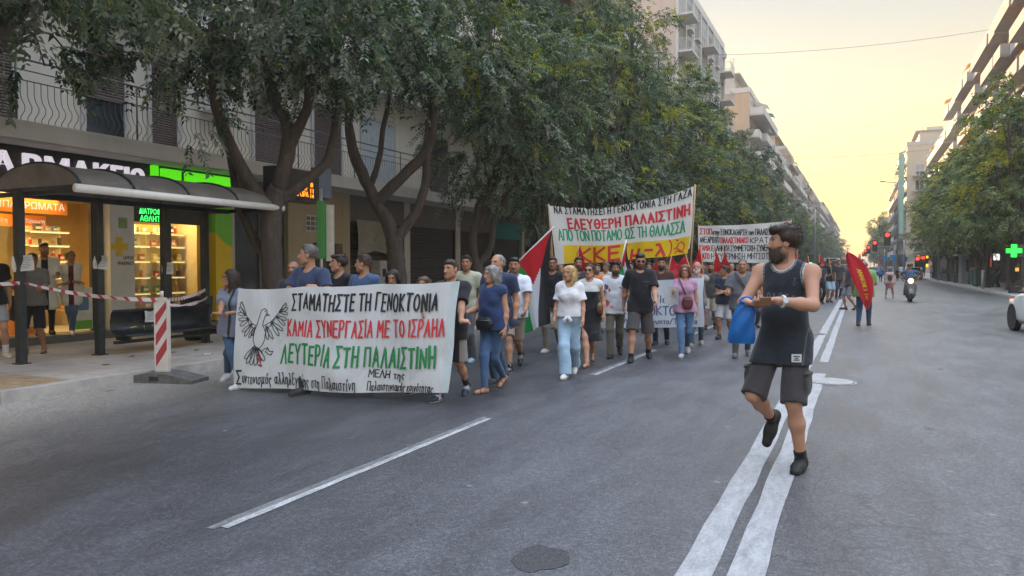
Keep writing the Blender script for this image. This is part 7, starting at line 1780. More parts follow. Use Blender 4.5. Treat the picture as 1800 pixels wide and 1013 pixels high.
# --- row of walkers under the raised banner
def print_tee(words, c, z0, w, seed, blot=None):
    def fn(C, q, V, J):
        y = q[:, 1] > .0; 
        if blot:
            for (bx, bz, r, cc) in blot:
                d = np.hypot(q[:, 0] - bx, q[:, 2] - bz) + .02 * wrinkle(V, seed, 60); C = np.where((y & (d < r))[:, None], np.array(cc)[None], C)
        return C
    return fn
f14 = ft((993, 666), (1009, 656), lb=.06, pb=26); H = AY(999, 467, f14[0][0].y + .1).z
J14 = person("blonde woman in knotted white tee and wide pale blue jeans", f14, H, 192, ("vneck", (.60, .60, .64), dict(hem=.03, sleeve=.72, sf=.035, g=.02)), ("wide", LJEAN), ("plain", (.55, .54, .52), (.5, .5, .47)), ("loose", "blonde"), "fair", (-28, 0), [('sw', 2, 26, 10), ('sw', 2, 26, 10)], True, group=MG, h=.009, seed=24)
def chest_print(J, strokes, w, mat, label=None, scale=.2, z=.28, name="shirt_print", x0=0.0):
    """printed lines carried on the front of a garment"""
    m = MB()
    def f(x, y, l):
        o = J["T"](x0 + x * scale, 0, z + y * scale); d = J["Rt"] @ np.array([0, 1.0, 0]); return J["W"](on_surface(J, o, d, .004 + l))
    for st in strokes: ribbon(m, st, w, f, .10, 0, .004)
    o = m.build(name, mat); o.parent = J["root"]; o.matrix_parent_inverse = Matrix.Translation(J["root"].location) @ Matrix.Rotation(J["root"].rotation_euler.z, 4, 'Z'); o.matrix_parent_inverse = o.matrix_parent_inverse.inverted(); return o
chest_print(J14, [[(-.5, .35), (-.3, .45), (0, .48), (.3, .45), (.5, .35)], [(-.45, .1), (-.2, .18), (-.15, 0), (-.4, -.05), (-.45, .1)], [(-.05, .15), (.15, .18), (.2, .0), (0, -.05)], [(.3, .12), (.45, .05), (.35, -.1)], [(-.4, -.1), (-.42, -.4)], [(-.2, -.1), (-.18, -.42)], [(.05, -.1), (.02, -.4)], [(.2, -.1), (.24, -.4)], [(-.5, -.15), (.4, -.18)]], .010, INK)
m = MB(); c = J14["W"](on_surface(J14, J14["T"](0, 0, .03), J14["Rt"] @ np.array([0, 1.0, 0]), .015)); 
for dx in (-.05, .05): m.tube([c, c + Vector((dx, -.02, -.05)), c + Vector((dx * .7, -.02, -.10))], [.024, .03, .012], 7)
o = m.build("shirt_knot", flat("white_knot", (.58, .58, .62), .9)); o.parent = J14["root"]; o.matrix_parent_inverse = (Matrix.Translation(J14["root"].location) @ Matrix.Rotation(J14["root"].rotation_euler.z, 4, 'Z')).inverted()
f15 = ft((1031, 646), (1041, 635), lb=.08, pb=32); H = AY(1034, 464, f15[0][0].y + .1).z
J15 = person("woman in sunglasses and long black sleeveless dress over white top", f15, H, 190, ("dress", BLK, dict(sleeve=.12, sf=.01, hem=-.12, skirt=.42, w=.23, col=lambda C, q, V, J: np.where((q[:, 2] > .36)[:, None], np.array([[.5, .5, .5]]), C))), None, ("sandals", (.06, .035, .02), (.03, .03, .03)), ("pony", "dark"), "mid", (-6, 2), [('sw', 16, 24, 9), ('sw', -12, 34, 12)], True, 1.05, face=dict(glasses="dark"), group=MG, h=.009, seed=25)
pouch(J15, (-.19, .10, .08), (.05, .10, .10), flat("brown_leather", (.16, .065, .03), .5), "brown leather bag at the hip of the woman in black dress", "bag")
f, H = behind(12.9, 1018, 452, 186)
person("bearded man in dark shirt seen between the blonde and the black dressed woman", f, H, 186, ("tee", DGREY), ("jeans", DGREY), ("plain", BLK), ("short", "dark"), "tan", (14, 0), face=dict(stubble=.85, mous=1), group=MG, seed=26, h=.012)
f17 = ft((1073, 630), (1089, 623), lb=.08, pb=30); H = AY(1078, 460, f17[0][0].y + .1).z
J17 = person("dark bearded man in stained white tee and olive trousers", f17, H, 192, ("tee", (.55, .57, .62), dict(sleeve=.72, sf=.03, g=.022, hem=-.12, col=print_tee("", 0, 0, 0, 5, [(.16, .36, .045, (.12, .10, .14)), (.10, .30, .03, (.4, .06, .08)), (.13, .06, .05, (.48, .10, .12)), (.05, .0, .03, (.5, .2, .2)), (-.12, .34, .03, (.2, .2, .25))]))), ("loose", (.115, .105, .085)), ("plain", BLK, (.03, .03, .03)), ("tousled", "black"), "tan", (14, -2), [('sw', 14, 60, 10), ('sw', 24, 62, 6)], face=dict(beard=.85), group=MG, h=.009, seed=27)
f18 = ft((1109, 637), (1140, 630), lb=.05, pb=24); H = AY(1124, 445, f18[0][0].y + .1).z
J18 = person("man in black tee and sunglasses with trimmed beard and dark grey shorts", f18, H, 196, ("tee", BLK, dict(sleeve=.78, sf=.03, g=.022, hem=-.12)), ("shorts", (.065, .06, .065), dict(len=1.02, flare=.03)), ("plain", BLK, (.02, .02, .02), ((.02, .02, .022), .05)), ("fade", "black"), "mid", (6, -14), [('sw', -18, 10, 12), ('sw', 22, 28, 8)], face=dict(glasses="dark", stubble=.85, mous=1), group=MG, h=.009, fat=1.06, seed=28)
chest_print(J18, [[(-.5, 0), (-.2, .02), (.5, 0)], [(-.45, -.06), (.4, -.06)]], .010, flat("pale_print", (.4, .4, .42)), None, .10, .37, "shirt_print", -.09)
f, H = behind(14.5, 1163, 453, 188)
person("man in brown tee with full dark beard behind the woman in lilac", f, H, 188, ("tee", (.07, .035, .03)), ("jeans", NAVY), ("plain", BLK), ("fade", "black"), "tan", (8, 0), face=dict(beard=.9, stubble=.6), group=MG, seed=29, h=.012)
f20 = ft((1198, 629), (1208, 622), lb=.08, pb=30); H = AY(1199, 465, f20[0][0].y + .1).z
J20 = person("woman with reddish hair and glasses in lilac polo shirt and jeans", f20, H, 192, ("polo", (.40, .24, .36), dict(sleeve=.5, sf=.02)), ("jeans", (.07, .14, .26)), ("plain", (.33, .32, .34), WHITE_SOLE), ("bob", "red"), "fair", (-8, -2), [('sw', 30, 75, 8), ('sw', -6, 10, 10)], True, face=dict(glasses="clear"), group=MG, h=.009, seed=30)
M_MAR = flat("maroon_leather", (.11, .018, .025), .5)
pouch(J20, (-.05, .17, .10), (.105, .045, .125), M_MAR, "maroon shoulder bag of the woman in lilac", "bag")
tag(strap(J20, (.10, -.02, .52), (-.08, .05, .10), M_MAR, .03, "bag_strap", -120, 120), "maroon bag strap across the lilac polo shirt", "strap")
m = MB(); c = J20["W"](J20["wri"][0]); m.grid(lambda u, v: c + Vector((-.13 + .24*u, -.09 + .05*math.sin(u*3), .10 - .30*v)), 4, 4); tag(m.build("leaflets", flat("grey_leaflets", (.45, .45, .47))), "sheaf of pale leaflets in the hand of the woman in lilac", "leaflets")
f21 = [(G(1216, 610), 0, 0), (G(1232, 606), .03, 16)]; H = AY(1222, 460, f21[0][0].y + .1).z
J21 = person("bald man with grey beard and grey cardigan at the right end of the low banner", f21, H, 190, ("long", (.17, .16, .165), dict(sleeve=1.9)), ("jeans", (.07, .11, .17)), ("plain", (.2, .18, .16), WHITE_SOLE), ("ring", "white"), "fair", (-6, 0), [('sw', 20, 30, 8), ('to', LB.at(LB.W * .96, LB.H, .02) + Vector((.02, .08, -.03)), (-.5, -.3, -.8), (0, -.7, .4), 1.2)], face=dict(beard=.8, stubble=.3), group=MG, seed=31, h=.011)
f22, H = std(1248, 462, 580, .11, .16, 188, 1)
person("bearded man in olive grey tee and beige shorts behind the low banner's corner", f22, H, 188, ("tee", (.055, .058, .055)), ("shorts", (.30, .27, .225), dict(len=.95)), ("plain", BLK, (.1, .1, .1), ((.03, .03, .03), .05)), ("fade", "black"), "tan", (6, 0), [('sw', 18, 22, 9), ('sw', -18, 10, 11)], face=dict(stubble=.8), group=MG, seed=32, h=.011)
f23, H = std(1272, 467, 597, .10, .12, 178, 1)
person("man in dark navy tee and pale shorts with folded arms, head turned away", f23, H, 178, ("tee", (.03, .036, .055)), ("shorts", (.33, .34, .36), dict(len=.98)), ("plain", BLK, (.1, .1, .1), ((.03, .03, .03), .05)), ("short", "dark"), "tan", (-80, 0), [('at', (-.06, .22, 1.13), (.6, -.2, -.8), (-1, .2, 0)), ('at', (.06, .25, 1.10), (-.6, -.2, -.8), (1, .2, 0))], group=MG, seed=33, h=.011)
f24, H = std(1304, 455, 628, .11, .18, 190, 1)
J24 = person("broad man with cropped head in slate tee and cross strap behind the blue bag", f24, H, 190, ("tee", (.10, .105, .125), dict(sleeve=.7)), ("jeans", (.08, .08, .085)), ("plain", (.10, .10, .11), (.3, .3, .3)), ("crop", "greyd"), "tan", (-4, 0), [('sw', 22, 66, 12), ('sw', 22, 66, 12)], fat=1.14, face=dict(stubble=.4), group=MG, seed=34, h=.010)
tag(strap(J24, (.10, -.02, .52), (-.14, .0, .12), flat("strap_black", (.02, .02, .022)), .05, "cross_strap", -110, 110), "black strap across the slate tee of the broad man", "strap")
# ------------------------------------------------------------------ the walking man with the blue bag
def jersey(C, q, V, J):
    TP = J["TP"]; d = np.minimum(np.minimum(np.abs(ev(TP[-3], V[:,0], V[:,1], V[:,2])), np.abs(ev(TP[-2], V[:,0], V[:,1], V[:,2]))), np.abs(ev(TP[-1], V[:,0], V[:,1], V[:,2])))
    C = np.where((d < .012)[:, None], np.array([[.40, .41, .42]]), C); C = np.where(((d > .018) & (d < .024))[:, None], np.array([[.22, .23, .25]]), C)
    m = (np.abs(np.abs(q[:, 0]) - .175) < .004) & (q[:, 1] > -.02) & (q[:, 2] < .33); C = np.where(m[:, None], np.array([[.07, .075, .08]]), C)
    return C
p0, p1 = G(1404, 826), AY(1353, 742, 6.30); p1.z = 0
JW = person("bearded man in black sleeveless jersey walking along the centre line with a blue bag", [(p1, .24, 62), (p0, 0, 2)], 1.90, 166, ("tank", (.022, .026, .034), dict(hem=-.17, g=.018, belly=.04, col=jersey, amp=.009, h=.0062)), ("shorts", (.040, .036, .038), dict(len=1.02, flare=.016, pockets=1)), ("plain", (.012, .012, .013), (.02, .02, .02), ((.015, .015, .016), .055)), ("tousled", "dark"), "fair", (-66, 2),
    [('to', AY(1313, 531, 5.80), (.7, -.3, -.9), (-.55, .35, -.1), .9, (-.5, .1, .6)), ('to', AY(1368, 529, 5.80), (-.9, -.5, -.5), (1, .25, .02), .8, (.1, .35, -.8))], fat=1.0, lean=1, face=dict(beard=1.35, stubble=.5), h=.0078, group="people walking in the road", seed=40)
M_PALE = flat("pale_print", (.30, .31, .33))
T_ = []
for i, ch in enumerate("ΟΣΒΑΟΕΟ"):
    a = (i - 3) / 3; cw, st = STROKES[ch]
    for q in st: T_.append([(a * .95 + (p[0] - cw/2) * .26, (p[1] - .5) * .42 - .16 * a * a) for p in q])
chest_print(JW, T_, .011, M_PALE, None, .135, .315, "jersey_lettering", .03)
chest_print(JW, [[(-.3, .4), (.1, .5), (.0, .1), (.3, .2)], [(.0, .5), (.05, -.4)], [(-.25, -.1), (.3, -.2)], [(-.1, -.4), (.25, -.35)]], .007, M_PALE, None, .06, .42, "jersey_crest", -.105)
m = MB(); W_ = JW["W"]
c = JW["W"](on_surface(JW, JW["T"](-.135, 0, -.115), JW["Rt"] @ np.array([0, 1.0, 0]), .006)); fw = JW["W"](JW["T"](0, 1, 0)) - JW["W"](JW["T"](0, 0, 0)); fw = (Vector((.35, -.9, 0))).normalized(); sd = Vector((-fw.y, fw.x, 0))
m.box((0, 0, 0), (0.0001, .0001, .0001)); m = MB(); m.grid(lambda u, v: c + sd * (u - .5) * .075 + Vector((0, 0, (v - .5) * .062)) + fw * .006, 2, 2, 0)
for z, ww in ((.014, .025), (0, .012), (-.014, .022)): m.add([tuple(c + sd*x + Vector((0, 0, z + y)) + fw*.008) for x, y in ((-ww, -.004), (ww, -.004), (ww, .004), (-ww, .004))], [(0, 1, 2, 3)], 1)
def adopt(o, J): o.parent = J["root"]; o.matrix_parent_inverse = (Matrix.Translation(J["root"].location) @ Matrix.Rotation(J["root"].rotation_euler.z, 4, 'Z')).inverted(); return o
adopt(m.build("label_patch", [flat("white_patch", (.55, .55, .56)), INK]), JW)
# things in his hands
wr = [Vector(W_(q)) for q in JW["wri"]]; hdv = [Vector(JW["Rw"] @ q) for q in JW["hd"]]
c = AY(1341, 531, 5.72); X = (wr[1] - wr[0]).normalized()
m = MB(); Y_ = Vector((0, 0, 1)); N = X.cross(Y_)
m.add([tuple(c + X*a*.060 + Y_*b*.036 + N*k*.011) for k in (-1, 1) for a, b in ((-1, -1), (1, -1), (1, 1), (-1, 1))], [(0,3,2,1),(4,5,6,7),(0,1,5,4),(1,2,6,5),(2,3,7,6),(3,0,4,7)])
o = m.build("wallet", flat("brown_wallet_leather", (.11, .045, .02), .4)); o.modifiers.new("soft", 'BEVEL').width = .006; tag(o, "brown leather wallet held in both hands of the walking man", "wallet")
e = empty("wrist_watch", (0, 0, 0), 0, "white wrist watch on the walking man's raised forearm", "watch"); d = hdv[1].normalized(); fa_ = (Vector(W_(JW["wri"][1])) - Vector(W_(JW["elb"][1]))).normalized(); c = wr[1] - fa_ * .035
m = MB(); a = fa_.orthogonal().normalized(); b = fa_.cross(a); m.tube([c + (a*math.cos(R_(t)) + b*math.sin(R_(t))) * .039 for t in range(0, 361, 20)], .012, 6); m.build("band", flat("white_watch_band", (.55, .55, .55), .4), e)
n_ = Vector((.1, -1, .25)); n_ = (n_ - fa_ * n_.dot(fa_)).normalized(); m = MB(); m.disc(c + n_ * .042, n_, .022, 18, 0, .012); m.build("dial", flat("watch_dial", (.5, .52, .55), .2), e)
def bag_mat():
    t = NT("blue_plastic_bag", .35); z = t.xyz()["Z"]; f = t.noise(5, 4, .6, t.scaled(1, 1, .4))
    c = t.ramp(f, [(.3, (.01, .11, .42)), (.6, (.025, .22, .60)), (.8, (.12, .36, .66))]); t.color(c); t.bump(f, .5, .03)
    tr = t.n.new("ShaderNodeBsdfTranslucent"); t.l.new(c, tr.inputs[0]); m = t.n.new("ShaderNodeMixShader"); m.inputs[0].default_value = .45; t.l.new(t.b.outputs[0], m.inputs[1]); t.l.new(tr.outputs[0], m.inputs[2]); t.l.new(m.outputs[0], t.n["Material Output"].inputs["Surface"]); return t.mat
e = empty("plastic_bag", (0, 0, 0), 0, "blue plastic carrier bag hanging from the walking man's wrist", "bag"); M_BAG = bag_mat(); k = wr[0] + Vector((-.0, -.01, -.01)); cb = AY(1303, 604, 5.80)
def bagf(u, v):
    w = .045 + .052 * min(1, v * 1.8) ** .7 - .008 * (v > .9) * (v - .9) * 10; a = 2 * math.pi * u; x = k.x * (1 - v) ** 2 + cb.x * (1 - (1 - v) ** 2)
    return Vector((x + w * math.cos(a) * (1 + .06 * math.sin(v * 9)), k.y + .01 + (.018 + .035 * math.sin(math.pi * v)) * math.sin(a) + .010 * math.sin(a * 4 + v * 9), (k.z + .0) * (1 - v) + cb.z * v + .01 * math.cos(a * 2) * (1 - v)))
m = MB(); m.grid(bagf, 32, 24); m.add([bagf(i / 32, 1) for i in range(32)], [tuple(range(32))]); m.build("body", M_BAG, e)
m = MB(); m.tube([k + Vector((.045 * math.cos(R_(t)), .02 * math.sin(R_(t)), .025 + .02 * math.sin(R_(t)))) for t in range(0, 361, 24)], .011, 6); m.build("handle", M_BAG, e)

# ------------------------------------------------------------------ right of the centre line
RD = "people walking in the road"
fg = [(G(1527, 572), 0, 0), (G(1509, 573), 0, 0)]; H = 1.72
JG = person("man in green tee and jeans seen from behind, a red flag at his back", fg, H, -4, ("tee", (.17, .36, .13), dict(hem=-.13, sleeve=.75, sf=.03, g=.03)), ("jeans", (.03, .05, .10)), ("plain", (.05, .03, .02), (.05, .04, .03)), ("ring", "grey"), "tan", (0, -6), [('sw', 24, 60, 10), ('sw', 4, 14, 12)], fat=1.3, group=RD, seed=50, h=.012)
f, H = std(1443, 461, 534, .09, .08, 196, 1)
Jg = person("man in dark tee and black trousers holding a pole by the centre line", f, H, 210, ("tee", (.025, .035, .06)), ("loose", BLK), ("plain", BLK, (.05, .05, .05)), ("short", "dark"), "tan", (20, 0), [('sw', 20, 70, 8), ('sw', 24, 80, 4)], face=dict(beard=.8), group=MG, seed=51, h=.015)
m = MB(); c = Vector(Jg["W"](Jg["wri"][1])); m.tube([c + Vector((-.05, -.04, .75)), c + Vector((.15, -.05, -.25))], .014, 6); tag(m.build("flag_pole", M_WOOD), "bare wooden pole held by the man in dark tee and black trousers", "pole")
f, H = std(1459, 455, 532, .09, .06, 200, 1)
person("bearded man in black tee and pale blue shorts beside the pole holder", f, H, 205, ("tee", BLK), ("shorts", (.24, .34, .42), dict(len=.95)), ("plain", BLK), ("tousled", "dark"), "tan", (10, 0), face=dict(beard=1), group=MG, seed=52, h=.015, fat=1.08)
f, H = std(1474, 457, 526, .09, .06, 190, 1)
person("man in charcoal tee and jeans, rightmost of the group by the centre line", f, H, 195, ("tee", (.04, .045, .05)), ("jeans", NAVY), ("plain", BLK), ("short", "dark"), "tan", (0, 0), group=MG, seed=53, h=.015)
f, H = std(1488, 459, 545, .09, .14, 110, 1)
person("person in dark top and grey shorts half hidden by the man in green", f, H, 120, ("tee", (.05, .05, .06)), ("shorts", (.16, .17, .20)), ("plain", BLK, (.1, .1, .1)), ("short", "dark"), "tan", (0, 0), group=RD, seed=54, h=.015)
fgl = [(AY(1570, 524, 40.5), 0, 0), (AY(1557, 524, 40.3), 0, 0)]
JGL = person("girl in pink skirt and pale jacket with a black rucksack, seen from behind", fgl, 1.50, 2, ("long", (.42, .30, .27), dict(sleeve=1.85, g=.03)), ("skirt", (.38, .12, .14), dict(z=.56, w=.20)), ("plain", (.25, .16, .13), (.3, .25, .2)), ("bob", "greyd"), (.16, .10, .08), (0, 0), [('sw', 4, 12, 14), ('sw', -4, 12, 14)], True, group=RD, seed=55, h=.015)
e = empty("rucksack", (0, 0, 0), 0, "small black rucksack on the back of the girl in pink", "rucksack"); m = MB(); T0, W0 = JGL["T"], JGL["W"]
m.grid(lambda u, v: W0(T0(.13 * math.cos(6.283*u) * (.6 + .4*math.sin(math.pi*v)), -.17 + .075 * math.sin(6.283*u) * (.5 + .5*math.sin(math.pi*v)), .42 - .34*v)), 18, 10); m.build("body", flat("black_bag_cloth", (.018, .018, .02), .6), e); m = MB(); m.grid(lambda u, v: W0(T0(-.08 + .16*u, -.25 - .02*math.sin(3.14*u), .22 - .12*v)), 4, 4); m.build("pocket", flat("rucksack_pocket", (.04, .04, .045), .6), e)
for u, a, b, hd, tp, bt, lab, sd in [(1548, 470, 496, 5, (.05, .16, .36), (.03, .03, .05), "small distant person in blue jacket walking up the road", 56), (1577, 472, 494, 8, BLK, (.05, .05, .06), "small distant person in black walking up the road past the blue one", 57), (1562, 463, 480, 0, (.06, .08, .12), BLK, "tiny figure far up the road between the signals", 58)]:
    f, H = std(u, a, b, .09, .14, hd, 1); person(lab, f, H, hd, ("long", tp, dict(sleeve=1.8)), ("jeans", bt), ("plain", BLK), ("short", "dark"), "tan", group=RD, seed=sd, h=.022)
def onX(u, vt, X, hd=180):
    p = AX(u, 468, X); c = Vector((X, p.y, .13)); return c, AX(u, vt, X).z - .13
RP = "people on the right pavement"
for u, vt, X, hd, tp, bt, hr, lab, fat, bk in [(1755, 463, 8.6, 110, BLK, (.025, .028, .04), ("ring", "white"), "grey haired heavy man in black leaning by the nearest right trunks", 1.25, "jeans"), (1624, 467, 7.9, 170, BLK, BLK, ("short", "dark"), "person in black at the planter near the scooter", 1, "jeans"), (1637, 468, 8.0, 200, (.5, .42, .42), (.1, .12, .2), ("bob", "brown"), "person in pale pink top behind the planter", 1, "jeans"),
        (1655, 466, 7.7, 190, (.20, .26, .34), (.03, .035, .05), ("short", "dark"), "person in pale blue shirt and dark trousers at the planter's near end", 1, "jeans"), (1612, 468, 8.2, 180, (.3, .3, .32), (.1, .1, .12), ("short", "grey"), "person in grey standing beyond the scooter on the pavement", 1, "jeans"), (1706, 467, 8.4, 150, (.04, .03, .03), (.06, .05, .05), ("short", "dark"), "person in dark clothes between two right trunks", 1, "jeans"), (1647, 469, 8.3, 10, (.10, .2, .4), (.05, .07, .12), ("short", "dark"), "person in blue top among the parked cars on the right", 1, "jeans")]:
    c, H = onX(u, vt, X); person(lab, None, min(1.85, max(1.55, H)), hd, ("tee", tp), (bk, bt), ("plain", BLK), hr, "tan", (0, 0), [('sw', 24, 50, 8), ('sw', 10, 30, 8)], fat=fat, group=RP, z0=.13, at=c, seed=60 + u % 50, h=.020)
# ------------------------------------------------------------------ left pavement
def gz(u, v): return G(u, v, .28)
COAT = (.62, .60, .54)
person("man in white pharmacist coat over black clothes standing in the shop doorway", [(Vector((-13.95, 8.60, 0)), 0, 0), (Vector((-13.92, 8.82, 0)), 0, 0)], 1.74, 240, ("coat", COAT, dict(sleeve=1.7, hem=-.30, coatlen=.75, col=lambda C, q, V, J: np.where(((np.abs(q[:, 0]) < .055) & (q[:, 1] > .03))[:, None], np.array([[.02, .02, .022]]), C))), ("slim", BLK), ("plain", BLK, (.05, .05, .05)), ("fade", "black"), "tan", (28, 2), [('sw', 24, 70, 6), ('sw', 20, 75, 4)], face=dict(stubble=.6), group=STP, z0=.28, seed=70, h=.010)
person("woman in white pharmacist coat and jeans leaning with crossed ankles at the shop door", [(Vector((-13.80, 9.14, 0)), 0, 0), (Vector((-13.72, 9.08, 0)), .0, 10)], 1.60, 236, ("coat", COAT, dict(sleeve=1.6, hem=-.25, coatlen=.5, col=lambda C, q, V, J: np.where(((np.abs(q[:, 0]) < .05) & (q[:, 1] > .03))[:, None], np.array([[.10, .03, .04]]), C))), ("jeans", (.08, .13, .21)), ("plain", (.5, .48, .45), WHITE_SOLE), ("bun", "dark"), "tan", (24, 0), [('at', (-.10, .20, 1.08), (.6, -.3, -.8), (-1, .3, 0)), ('at', (.10, .22, 1.05), (-.6, -.3, -.8), (1, .3, 0))], True, group=STP, z0=.28, seed=71, h=.010)
person("person in grey tee and black knee shorts waiting behind the nearest shelter post", [(Vector((-12.42, 7.42, 0)), 0, 0), (Vector((-12.30, 7.65, 0)), 0, 0)], 1.66, 222, ("tee", (.15, .14, .13), dict(sleeve=.7)), ("shorts", BLK, dict(len=1.05)), ("sandals", (.03, .025, .025), (.03, .03, .03)), ("short", "dark"), "tan", (24, 0), [('sw', 26, 75, 6), ('sw', 20, 70, 6)], group=STP, z0=.13, seed=72, h=.010)
m = MB(); m.grid(lambda u, v: Vector((-12.62 + .14*math.cos(6.283*u), 7.42 + .10*math.sin(6.283*u), 1.10 - .42*v + .02*math.sin(u*12))), 14, 6); tag(m.build("shoulder_bag", flat("black_bag_cloth", (.018, .018, .02), .6)), "black bag hanging beside the person in grey tee", "bag")
JL = person("walker with white socks and black rucksack cut by the photo's left edge", [(Vector((-12.42, 6.72, 0)), 0, 0), (Vector((-12.2, 7.0, 0)), 0, 0)], 1.76, 245, ("tee", (.02, .02, .022)), ("shorts", (.30, .31, .33), dict(len=.8)), ("plain", (.50, .44, .30), WHITE_SOLE, ((.6, .6, .6), .14)), ("short", "dark"), "mid", (0, 0), group=STP, z0=.13, seed=73, h=.011)
# ------------------------------------------------------------------ heads of the crowd behind
crowd = [(1066, 462, 19.0, (.42, .40, .38), "marcher in pale shirt just right of the woman in black dress", ("short", "greyd")), (1096, 464, 21.0, (.06, .07, .11), "marcher in navy behind the white flag pole", ("short", "black")), (1150, 463, 22.5, (.30, .05, .06), "marcher in red shirt left of the man in brown", ("bob", "dark")), (1212, 463, 18.5, (.22, .22, .24), "marcher in mid grey between the woman in lilac and the bald man", ("short", "dark")), (1240, 466, 27.0, (.48, .45, .42), "far marcher in cream under the slogan banner's left pole", ("long", "brown")), (1308, 463, 22.0, (.07, .10, .08), "marcher in bottle green right behind the broad man", ("curly", "black")), (1342, 465, 27.0, (.40, .38, .40), "marcher in light grey beside the walking man's shoulder", ("short", "dark")), (1128, 465, 25.0, (.20, .10, .08), "far marcher in brown behind the yellow strip", ("short", "dark")), (1172, 464, 24.0, (.10, .12, .20), "far marcher in blue grey behind the man in brown", ("pony", "dark")), (986, 462, 17.0, (.09, .09, .10), "marcher in charcoal beside the left pole of the raised banner", ("short", "greyd")),
 (1108, 461, 17.5, (.40, .16, .05), "marcher in an orange top behind the bearded man in white tee", ("short", "dark")), (1050, 464, 16.5, (.55, .20, .05), "marcher in an orange vest behind the woman in black dress", ("short", "dark")), (1140, 462, 18.5, (.05, .05, .06), "marcher in black under the yellow strip, behind the man in sunglasses", ("short", "dark")), (1184, 462, 20.0, (.05, .09, .16), "marcher in blue top behind the woman in lilac", ("curly", "dark")),
 (1236, 462, 23.0, (.04, .045, .06), "marcher in navy looking over the olive tee man's shoulder", ("short", "dark")), (1262, 458, 22.0, (.035, .035, .04), "marcher in black tee between the olive tee man and the folded arms man", ("short", "dark")), (1286, 463, 24.0, (.12, .12, .13), "marcher in grey tee left of the broad man's head", ("receding", "grey")), (1325, 464, 19.5, (.10, .035, .03), "marcher in rust shirt right of the broad man", ("short", "dark")), (1334, 462, 24.5, (.03, .03, .05), "marcher in dark blue beside the walking man's chin", ("short", "dark")),
 (1296, 466, 28.0, (.34, .33, .32), "marcher in pale top far behind the broad man", ("bob", "brown")), (1314, 466, 30.0, (.05, .05, .05), "far marcher in black just right of the broad man's ear", ("short", "greyd")), (1272, 466, 30.0, (.28, .06, .07), "far marcher in red top under the slogan banner", ("short", "dark")), (1250, 467, 31.0, (.12, .16, .22), "far marcher in grey blue under the slogan banner's left part", ("short", "dark")), (1418, 463, 36.0, (.30, .08, .08), "marcher in red left of the pole holder", ("short", "dark")), (1426, 465, 40.0, (.5, .48, .46), "far marcher in white left of the pole holder", ("short", "greyd")),
 (1433, 466, 46.0, (.06, .06, .07), "far marcher in black behind the pole holder's shoulder", ("short", "dark")), (1468, 463, 42.0, (.45, .12, .12), "far marcher in red trousers right of the group by the centre line", ("short", "dark")), (1482, 465, 44.0, (.06, .07, .10), "far marcher in navy left of the man in green", ("short", "dark")), (1478, 467, 55.0, (.5, .5, .5), "distant marcher in white left of the green shirt", ("short", "dark")), (1486, 467, 62.0, (.1, .12, .2), "distant marcher in blue left of the green shirt", ("short", "dark")), (1452, 467, 60.0, (.4, .36, .3), "distant marcher in beige above the group by the centre line", ("short", "grey")), (1464, 468, 70.0, (.04, .04, .05), "distant marcher in black farthest up the street", ("short", "dark"))]
for i, (u, vt, y, c, lab, hr) in enumerate(crowd):
    f, H = behind(y, u, vt, 186); H = min(1.86, max(1.55, H))
    person(lab, f, H, 180 + (i * 37) % 30 - 8, ("tee", c), ("jeans", (.30, .04, .05) if "red trousers" in lab else ((.05, .07, .11) if i % 2 else (.04, .04, .045))), ("plain", BLK), hr, ("tan", "mid")[i % 2], ((i * 53) % 60 - 30, 0), face=dict(stubble=.5) if i % 3 else None, group=FRp, seed=100 + i, h=.018 if y < 25 else .024)
